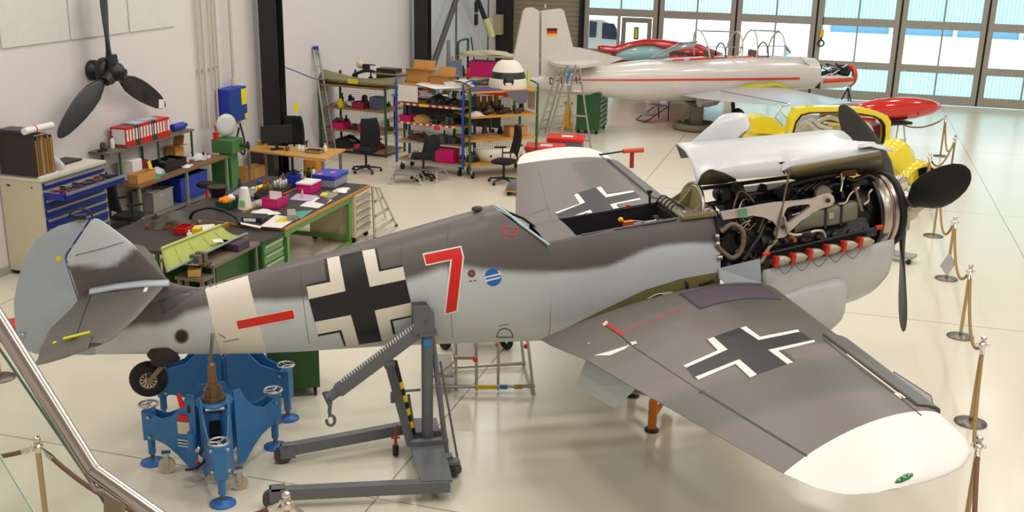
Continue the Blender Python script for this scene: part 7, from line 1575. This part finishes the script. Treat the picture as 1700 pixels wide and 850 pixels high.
def tdecal(g, poly, mi, off=.006, step=10):
    g2 = G(); import bmesh
    bm = bmesh.new(); bm.faces.new([bm.verts.new((p[0], p[1], 0)) for p in poly]); bm.normal_update(); bmesh.ops.triangulate(bm, faces=bm.faces[:])
    for _ in range(6):
        es = [e for e in bm.edges if e.calc_length() > step]
        if not es: break
        bmesh.ops.subdivide_edges(bm, edges=es, cuts=1); bmesh.ops.triangulate(bm, faces=bm.faces[:])
    idx = {}; vv = []
    for v in bm.verts:
        d = Vector(ray(v.co.x, v.co.y)).normalized(); h = ttr.ray_cast(Vector(CAM), d)
        if h[0]: idx[v] = len(vv); vv.append(tuple(Mti @ (h[0]-d*off)))
    ff = [tuple(idx[v] for v in f.verts) for f in bm.faces if all(v in idx for v in f.verts)]; bm.free(); g.add(vv, ff, mi, True)
tdecal(g, [(930, 132), (1050, 131.5), (1200, 130), (1328, 128.5), (1328, 132.5), (1200, 134), (1050, 134.5), (930, 133.5)], 1)
tdecal(g, [(1086, 92), (1112, 98), (1140, 97), (1200, 93), (1300, 88), (1318, 88), (1322, 92), (1300, 93), (1200, 97), (1140, 101), (1108, 102)], 1)
for k, pts in enumerate([[(913, 129), (913, 140)], [(913, 129), (918, 131), (919, 136), (917, 139), (913, 140)], [(923, 134), (928, 134)], [(932, 128), (932, 139)], [(950, 139), (951, 128), (954, 135), (957, 128), (958, 139)], [(966, 129.5), (962, 129), (962, 133), (966, 134), (966, 138), (961, 138)]]):
    for a, b in zip(pts[:-1], pts[1:]):
        dx, dy = b[0]-a[0], b[1]-a[1]; L = sqrt(dx*dx+dy*dy); nx, ny = -dy/L*.8, dx/L*.8; tdecal(g, [(a[0]+nx, a[1]+ny), (b[0]+nx, b[1]+ny), (b[0]-nx, b[1]-ny), (a[0]-nx, a[1]-ny)], 2, .008)
obj('fuselage', g, [tw_, tred, blackm], tn)
# cowling bottom and nose
g = G(); secs = []
for x, w2, zt, zb in ((4.0, .45, 1.32, .94), (4.6, .42, 1.32, .92), (5.0, .38, 1.28, .93), (5.25, .30, 1.24, .98), (5.38, .2, 1.2, 1.05)):
    secs.append([(x, w2*cos(a), zt+(zt-zb)*sin(a)) for a in np.linspace(pi, 2*pi, 16)])
g.grid(secs, 0); obj('lower_cowling', g, tw_, tn, solid=.02)
g = G().grid([[(x, -w2-.012, z) for x, w2 in ((4.1, .45), (4.6, .42), (5.0, .38), (5.3, .28))] for z in (1.14, 1.24)], 0); obj('nose_stripe', g, tred, tn, solid=.01)
obj('nose_ring', G().torus((5.3, 0, 1.25), .24, .07, (1, 0, 0), sc=1.0), tred, tn)
g = G(); random.seed(9)
for k in range(26): g.cyl((random.uniform(4.3, 5.2), random.uniform(-.28, .28), random.uniform(1.2, 1.5)), (random.uniform(4.4, 5.2), random.uniform(-.28, .28), random.uniform(1.2, 1.62)), .03, mi=k % 3, n=8)
g.lathe([(.12, 0), (.2, .1), (.2, .25), (.1, .3)], (4.85, 0, 1.36), (1, 0, 0), 1); o = obj('engine', g, [blackm, darkmetal, steel], tn); o['kind'] = 'stuff'
g = G().tube([SP_(1328, 95, .42), SP_(1364, 128, .35)], .022).tube([SP_(1364, 128, .35), SP_(1380, 122, .3)], .02).tube([SP_(1375, 110, .1), SP_(1408, 118, .1)], .02); obj('engine_mount', g, silver, tn)
obj('firewall', G().prism([(4.01, -.42, .98), (4.01, .42, .98), (4.01, .42, 1.6), (4.01, 0, 1.76), (4.01, -.42, 1.6)], (.02, 0, 0)), darkmetal, tn)
def plate2(nm, pts, off, th_, m, lab=None, p=None):
    a = [SP_(x, y, off) for x, y in pts]; return obj(nm, G().prism([q-np.array([0, th_/2, 0]) for q in a], (0, th_, 0)), m, p or tn, bev=.02, label=lab)
fn = plate2('fin', [(898, 18), (930, 14), (935, 18), (950, 78), (963, 79), (1035, 97), (990, 112), (930, 122), (897, 128)], 0, .11, tw_)
rd = plate2('rudder', [(894.5, 18), (893.5, 128), (884, 133), (847, 122), (868, 20), (874, 13), (884, 12)], 0, .08, tw_)
for k, m in enumerate((blackm, redp, mat('flag_gold', (236, 186, 20), .5))): y0 = 47+4.4*k; a = [SP_(x, y, .06) for x, y in ((908, y0), (925, y0), (925, y0+4.4), (908, y0+4.4))]; obj('flag_stripe', G().prism(a, (0, .002, 0)), m, fn)
obj('fin_beacon', G().cyl(SP_(905, 13, 0), SP_(905, 7, 0), .02), cream, fn)
# tailplane
g = G()
def hq(pts, z, th_=.07): return G().prism([Z(x, y, z) for x, y in pts], (0, 0, th_))
obj('tailplane', hq([(893, 92), (935, 88), (962, 91), (1000, 108), (960, 114), (925, 111), (890, 98)], 1.78), tw_, tn, world=True, bev=.02)
obj('tailplane', G().prism([(-4.1, .1, 1.78), (-3.1, .1, 1.78), (-3.3, 1.5, 1.78), (-4.0, 1.5, 1.78)], (0, 0, .07)), tw_, tn, bev=.02)
# wings
def twing(sg):
    rs = []
    for y, le, te, t in ((.40, 3.0, -.25, .34), (1.5, 2.85, -.22, .28), (2.6, 2.75, .15, .22), (3.6, 2.6, .75, .16), (4.05, 2.5, 1.0, .13)):
        up = []; dn = []
        for k in range(13):
            s = .5-.5*cos(pi*k/12); x = le+(te-le)*s; zz = th(s, t/(le-te))*(le-te); up.append((x, sg*y, .92+.05*y+zz*1.1)); dn.append((x, sg*y, .92+.05*y-zz*.7))
        rs.append(up+dn[::-1])
    return G().loft(rs, 0)
obj('wing', twing(-1), silver, tn); obj('wing', twing(1), silver, tn)
t2 = G(); 
for y0, y1 in ((-.55, -4.0),): t2.tube([(.55, -1.0, 1.11), (.6, -3.8, 1.2)], .008)
obj('aileron_gap', t2, seam, tn)
rows = [[tuple(SP_(x, y, .62)) for x, y in ((1188, 156), (1215, 148), (1250, 139), (1290, 137), (1318, 148))], [tuple(SP_(x, y, .80)) for x, y in ((1190, 163), (1215, 157), (1250, 146), (1290, 143), (1316, 150))]]
obj('wing_root_former', G().grid(rows), tyel, tn, solid=.03)
obj('root_fairing', G().lathe([(.14, -.35), (.17, -.1), (.15, .15), (.05, .3)], SP_(1180, 166, .6), (1, 0, .1)), silver, tn)
tk = [(.001, -1.40), (.07, -1.3), (.17, -1.0), (.25, -.5), (.275, 0), (.26, .5), (.19, 1.0), (.10, 1.28), (.001, 1.42)]
obj('tip_tank', G().lathe(tk, (3.35, -4.25, 1.04), (1, 0, 0), 0, 36), mat('tank_red', (206, 20, 10), .12, coat=1), tn); obj('tip_tank', G().lathe(tk, (3.35, 4.25, 1.04), (1, 0, 0), 0, 36), MATS['tank_red'], tn)
# canopy: rear glazing, hoops and open frames, seats
cg = glassmat('canopy_glass', (.93, .93, .96))
g = G(); rows = []
for x, r, h in ((-.95, .05, .02), (-.5, .30, .20), (-.1, .38, .36), (.3, .40, .40), (.5, .40, .40)): rows.append([(x, r*cos(a), 1.86+h*sin(a)) for a in np.linspace(0, pi, 14)])
obj('rear_canopy', G().grid(rows), cg, tn)
def hoop(x, r, h, lean=0.): return [(x+lean*sin(a)*h, r*cos(a), 1.86+h*sin(a)) for a in np.linspace(0, pi, 20)]
hoop_m = mat('hoop_cream', (206, 200, 180), .4)
for x, h in ((.55, .68), (1.5, .62), (1.95, .66), (2.8, .60)): obj('canopy_hoop', G().tube(hoop(x, .40, h, -.25 if x < 1 else .1), .022), hoop_m, tn)
g = G()
for x0, x1 in ((.42, 1.52), (1.95, 2.85)): g.tube([(x0, -.02, 2.52), (x1, -.02, 2.48)], .018); g.tube([(x0, -.38, 2.15), (x1, -.38, 2.12)], .012)
obj('canopy_rail', g, mat('rail_green', (120, 150, 138), .4), tn)
for x in (1.1, 2.4): obj('instrument_hoop', G().tube([(x+.0*k, .26*cos(a), 1.84+.36*sin(a)) for k, a in enumerate(np.linspace(0, pi, 16))], .018), blackm, tn)
obj('windscreen', G().grid([[(3.3, .02*cos(a), 1.9+.02*sin(a)) for a in np.linspace(0, pi, 10)], [(2.85, .38*cos(a), 1.86+.5*sin(a)) for a in np.linspace(0, pi, 10)]]), cg, tn)
for x in (.75, 2.1): obj('seat', G().box((x, 0, 1.86), (.1, .42, .3)).box((x+.2, 0, 1.8), (.4, .42, .1)), mat('seat_mauve', (120, 84, 96), .7), tn, bev=.04)
# supporting gear column on a round base
t = thing('aircraft_support', 'grey column on a round wheeled base carrying the white trainer aircraft', 'stand', M3((4.62, 17.0, 0)))
obj('base_ring', G().lathe([(.58, .02), (.60, .04), (.60, .14), (.57, .17), (.50, .18), (.50, .10), (.1, .10)], n=40), mat('ring_khaki', (126, 118, 100), .5), t)
obj('support_column', G().bx(-.16, .16, -.12, .12, .10, .62).prism([(-.16, -.1, .6), (.16, -.1, .6), (.34, -.1, .72), (-.34, -.1, .72)], (0, .2, 0)), mat('column_grey', (132, 130, 120), .4, .5), t, bev=.02)
obj('side_brace', G().prism([(-.5, -.14, .3), (-.42, -.14, .2), (-.16, -.14, .6), (-.16, -.14, .7)], (0, .04, 0)), MATS['column_grey'], t)
obj('main_gear', G().tube([(1.0, -.9, .9), (1.0, -1.0, .5)], .05).torus((1.05, -1.1, .42), .16, .09, (.2, -1, .1), 0), blackm, tn, label='black main wheel and leg under the near wing')
t = thing('workshop_steps', 'small metal steps beside the round support base of the trainer', 'steps', M3(Z(1095, 200, 0), .2))
for z, x in ((.2, -.45), (.42, -.1)): obj('tread', G().box((x, 0, z), (.34, .5, .03)), am_, t)
g = G().tube([(-.6, -.25, .02), (.1, -.25, .42), (.1, -.25, .85)], .015).tube([(-.6, .25, .02), (.1, .25, .42), (.1, .25, .85)], .015).tube([(.1, -.25, .42), (.12, -.25, .02)], .015).tube([(.1, .25, .42), (.12, .25, .02)], .015).tube([(-.6, -.25, .02), (-.6, .25, .02)], .012); obj('step_frame', g, darkmetal, t)
t = thing('tank_trestle', 'tall grey trestle standing under the red tip tank', 'stand', M3((8.0, 13.3, 0), TH))
obj('top_bar', G().bx(-.5, .5, -.2, .2, .70, .76), blackm, t)
for x in (-.42, .42):
    for y in (-.15, .15): obj('leg', G().tube([(x*.8, y*.6, .7), (x, y*1.4, .01)], .022, n=4), silver, t)
obj('cross_bar', G().tube([(-.4, -.18, .35), (.4, -.18, .35)], .014), silver, t)
t = thing('nose_stand', 'thin black tripod below the nose of the white trainer', 'stand', M3(Mt @ Vector((5.3, 0, 0)))) 
for a in (.3, 2.4, 4.5): obj('leg', G().tube([(0, 0, .92), (.38*cos(a), .38*sin(a), .01)], .02), blackm, t)
# ------------------------------------------------------------------ red vehicle behind the trainer
def YP(px, py, y): return WY(px, py, y)
t = thing('red_vehicle', 'red vehicle with pale curved glazing, parked behind the spine of the white trainer', 'vehicle', M3((5.6, 22.9, 0)))
rdv = mat('vehicle_red', (196, 24, 14), .2, coat=.8); top = [(992, 78), (1000, 76), (1020, 78), (1040, 72), (1068, 66), (1095, 66), (1130, 71), (1160, 74), (1200, 90)]; low = [(993, 82), (1005, 84), (1024, 87), (1040, 80), (1060, 75), (1085, 75), (1110, 82), (1150, 90), (1200, 100)]
rows = [[tuple(YP(x, y, 22.4)) for x, y in low], [tuple(YP(x, y, 22.55)) for x, y in top], [tuple(YP(x, y+1, 23.4)) for x, y in top], [tuple(YP(x, y+3, 23.6)) for x, y in low]]
obj('roof', G().grid(rows), rdv, t, world=True, solid=.05)
g = G().grid([[tuple(YP(x, y, 22.45)) for x, y in ((1024, 86), (1040, 79), (1060, 75), (1085, 75), (1108, 81))], [tuple(YP(x, y, 22.4)) for x, y in ((1022, 98), (1040, 100), (1060, 100), (1085, 100), (1112, 98))]]); obj('window', g, mat('pale_glazing', (160, 200, 204), .15), t, world=True, solid=.02)
obj('body', G().loft([[(x, y*s, z) for y, z in ((22.4, .35), (22.35, .8), (22.5, 1.35), (23.5, 1.35), (23.65, .8), (23.6, .35))] for x, s in ((4.3, 1.0), (4.5, 1), (6.8, 1), (7.1, 1))], 0, False), rdv, t, world=True, bev=.06)
for x, yy in ((4.9, 22.45), (6.6, 22.45), (4.9, 23.35), (6.6, 23.35)): obj('wheel', G().cyl((x, yy, .33), (x, yy+.2, .33), .33, n=24), rub, t, world=True)
# ------------------------------------------------------------------ yellow car
yc = mat('car_yellow', (236, 214, 44), .2, coat=.8); t = thing('vintage_car', 'yellow vintage car with chrome trim behind the raised grey cowling', 'car', M3((5.3, 10.6, 0)))
def arch(pts, inn, y, d, m, nm): return obj(nm, G().frame([tuple(WY(a, b, y)) for a, b in pts], [tuple(WY(a, b, y)) for a, b in inn], (0, d, 0)), m, t, world=True, bev=.015)
A = [(1309, 224), (1314, 196), (1322, 180), (1340, 177), (1400, 177), (1436, 179), (1458, 185), (1474, 192), (1480, 202), (1478, 225), (1475, 246), (1470, 246), (1390, 246), (1330, 240)]
Bq = [(1316, 222), (1321, 203), (1330, 191), (1345, 187), (1400, 186), (1430, 189), (1452, 193), (1464, 199), (1470, 208), (1470, 225), (1467, 240), (1462, 241), (1390, 241), (1332, 236)]
arch(A, Bq, 10.8, .22, yc, 'body_frame'); 
A2_ = [(x+(1.8 if x < 1390 else -1.8), y+1.5) for x, y in Bq]; arch(Bq, A2_, 10.78, .1, rub, 'door_seal')
obj('rear_panel', G().prism([WY(x, y, 11.4) for x, y in ((1320, 190), (1470, 195), (1470, 244), (1318, 240))], (0, .04, 0)), mat('lining_pale', (206, 212, 220), .5), t, world=True)
for k, (x0, x1, y0) in enumerate(((1322, 1356, 212), (1332, 1362, 205), (1352, 1400, 198))): obj('engine_pipe', G().tube(spline([WY(x0, y0+8, 11.1), WY((x0+x1)/2, y0-9+k*3, 11.05), WY(x1, y0+4, 11.0), WY(x1+18, y0+8, 11.0)], 6), .05), mat('satin_pipe', (206, 208, 214), .3, .35), t, world=True)
obj('seat_roll', G().tube([WY(1362, 190, 11.2), WY(1395, 194, 11.1)], .09), mat('tan_leather', (150, 116, 92), .6), t, world=True); obj('chrome_cover', G().ball(WY(1380, 204, 11.2), .22, sc=(1.6, .5, .5)), chrome, t, world=True)
obj('maroon_seat', G().prism([WY(x, y, 11.0) for x, y in ((1450, 210), (1466, 205), (1466, 238), (1448, 240))], (0, .3, 0)), mat('maroon_leather', (112, 44, 84), .5), t, world=True, bev=.05); obj('white_arc', G().tube(spline([WY(1425, 200, 11.0), WY(1440, 206, 10.95), WY(1448, 222, 10.95), WY(1450, 240, 10.95)], 6), .05), whitepl, t, world=True); obj('red_trim', G().tube([WY(1424, 197, 10.95), WY(1452, 200, 10.95)], .04), tred, t, world=True)
rows = []
for x0, y_, w2, zt in ((4.2, 13.4, .5, .62), (4.35, 12.8, .8, .85), (4.7, 11.6, .85, .9), (5.0, 10.6, .8, .85), (5.25, 9.6, .62, .82), (5.45, 8.9, .5, .78), (5.5, 8.6, .42, .7)):
    rows.append([(x0+w2*cos(a)+.45, y_+.12*cos(a), .22+max(0., (zt-.22))*abs(sin(a))**.5) for a in np.linspace(0, pi, 18)])
obj('body', G().grid(rows), yc, t, world=True, solid=.02)
obj('rear_wing', G().prism([WY(x, y, 11.9) for x, y in ((1247, 198), (1268, 193), (1285, 197), (1308, 214), (1308, 226), (1250, 220))], (0, .5, 0)), yc, t, world=True, bev=.06)
g = G().tube([WY(1286, 196, 11.3), WY(1294, 180, 11.3), WY(1312, 172, 11.3)], .018).tube([WY(1286, 196, 11.3), WY(1306, 216, 11.2)], .02).tube([WY(1294, 180, 11.3), WY(1311, 202, 11.2)], .02); obj('windscreen_frame', g, chrome, t, world=True); obj('windscreen', G().prism([WY(1286, 196, 11.3), WY(1294, 180, 11.3), WY(1311, 202, 11.2), WY(1306, 214, 11.2)], (0, .01, 0)), clear, t, world=True)
for (x, y, yy, r) in ((1482, 268, 8.9, .36), (1512, 285, 8.9, .0)):
    if r: obj('front_fender', G().loft([[tuple(np.array(WY(1470+50*s, 252+48*s*s, 9.0-.3*s))+np.array([.26*cos(a)*w_, .1*cos(a), .30*sin(a)*w_])) for a in np.linspace(0, 2*pi, 18, endpoint=False)] for s, w_ in ((-.1, .5), (.1, .9), (.35, 1.1), (.6, 1.1), (.8, .9), (1.0, .5))]), yc, t, world=True)
c = np.array(WY(1492, 305, 8.4)); obj('headlight', G().lathe([(.05, .2), (.14, .12), (.17, 0), (.175, -.02), (.15, -.04), (.001, -.06)], c, (.25, 1, .05), n=28), chrome, t, world=True)
obj('grille', G().loft([[tuple(np.array(WY(1470, 300, 8.45))+np.array([dx, 0, dz])) for dx, dz in ((-.18*s, -.2), (.18*s, -.2), (.2*s, .12), (0, .2), (-.2*s, .12))] for s in (1, .9)][:1]+[[tuple(np.array(WY(1470, 300, 8.45))+np.array([dx, -.06, dz])) for dx, dz in ((-.16, -.18), (.16, -.18), (.18, .1), (0, .18), (-.18, .1))]], 0, False), chrome, t, world=True)
for (x, y) in ((4.6, 12.4), (5.9, 12.3), (5.15, 9.1), (6.3, 9.0)): obj('wheel', G().torus((x, y, .31), .22, .09, (1, .15, 0)).cyl((x-.06, y, .31), (x+.06, y, .31), .15), [rub, chrome][0], t, world=True)
# trolley with wheels seen below the propeller
t = thing('engine_stand', 'grey wheeled stand on the floor behind the lower propeller blade', 'stand', PR(1488, 432, 0, -.4)); obj('base_frame', G().bx(-.35, .28, -.12, .12, .08, .13), MATS['galvanised'], t, bev=.005); obj('post', G().bx(-.14, -.06, -.04, .04, .13, .55), MATS['galvanised'], t)
for x in (-.3, .23): obj('wheel', G().cyl((x, -.13, .04), (x, -.09, .04), .04, n=14), blackm, t)
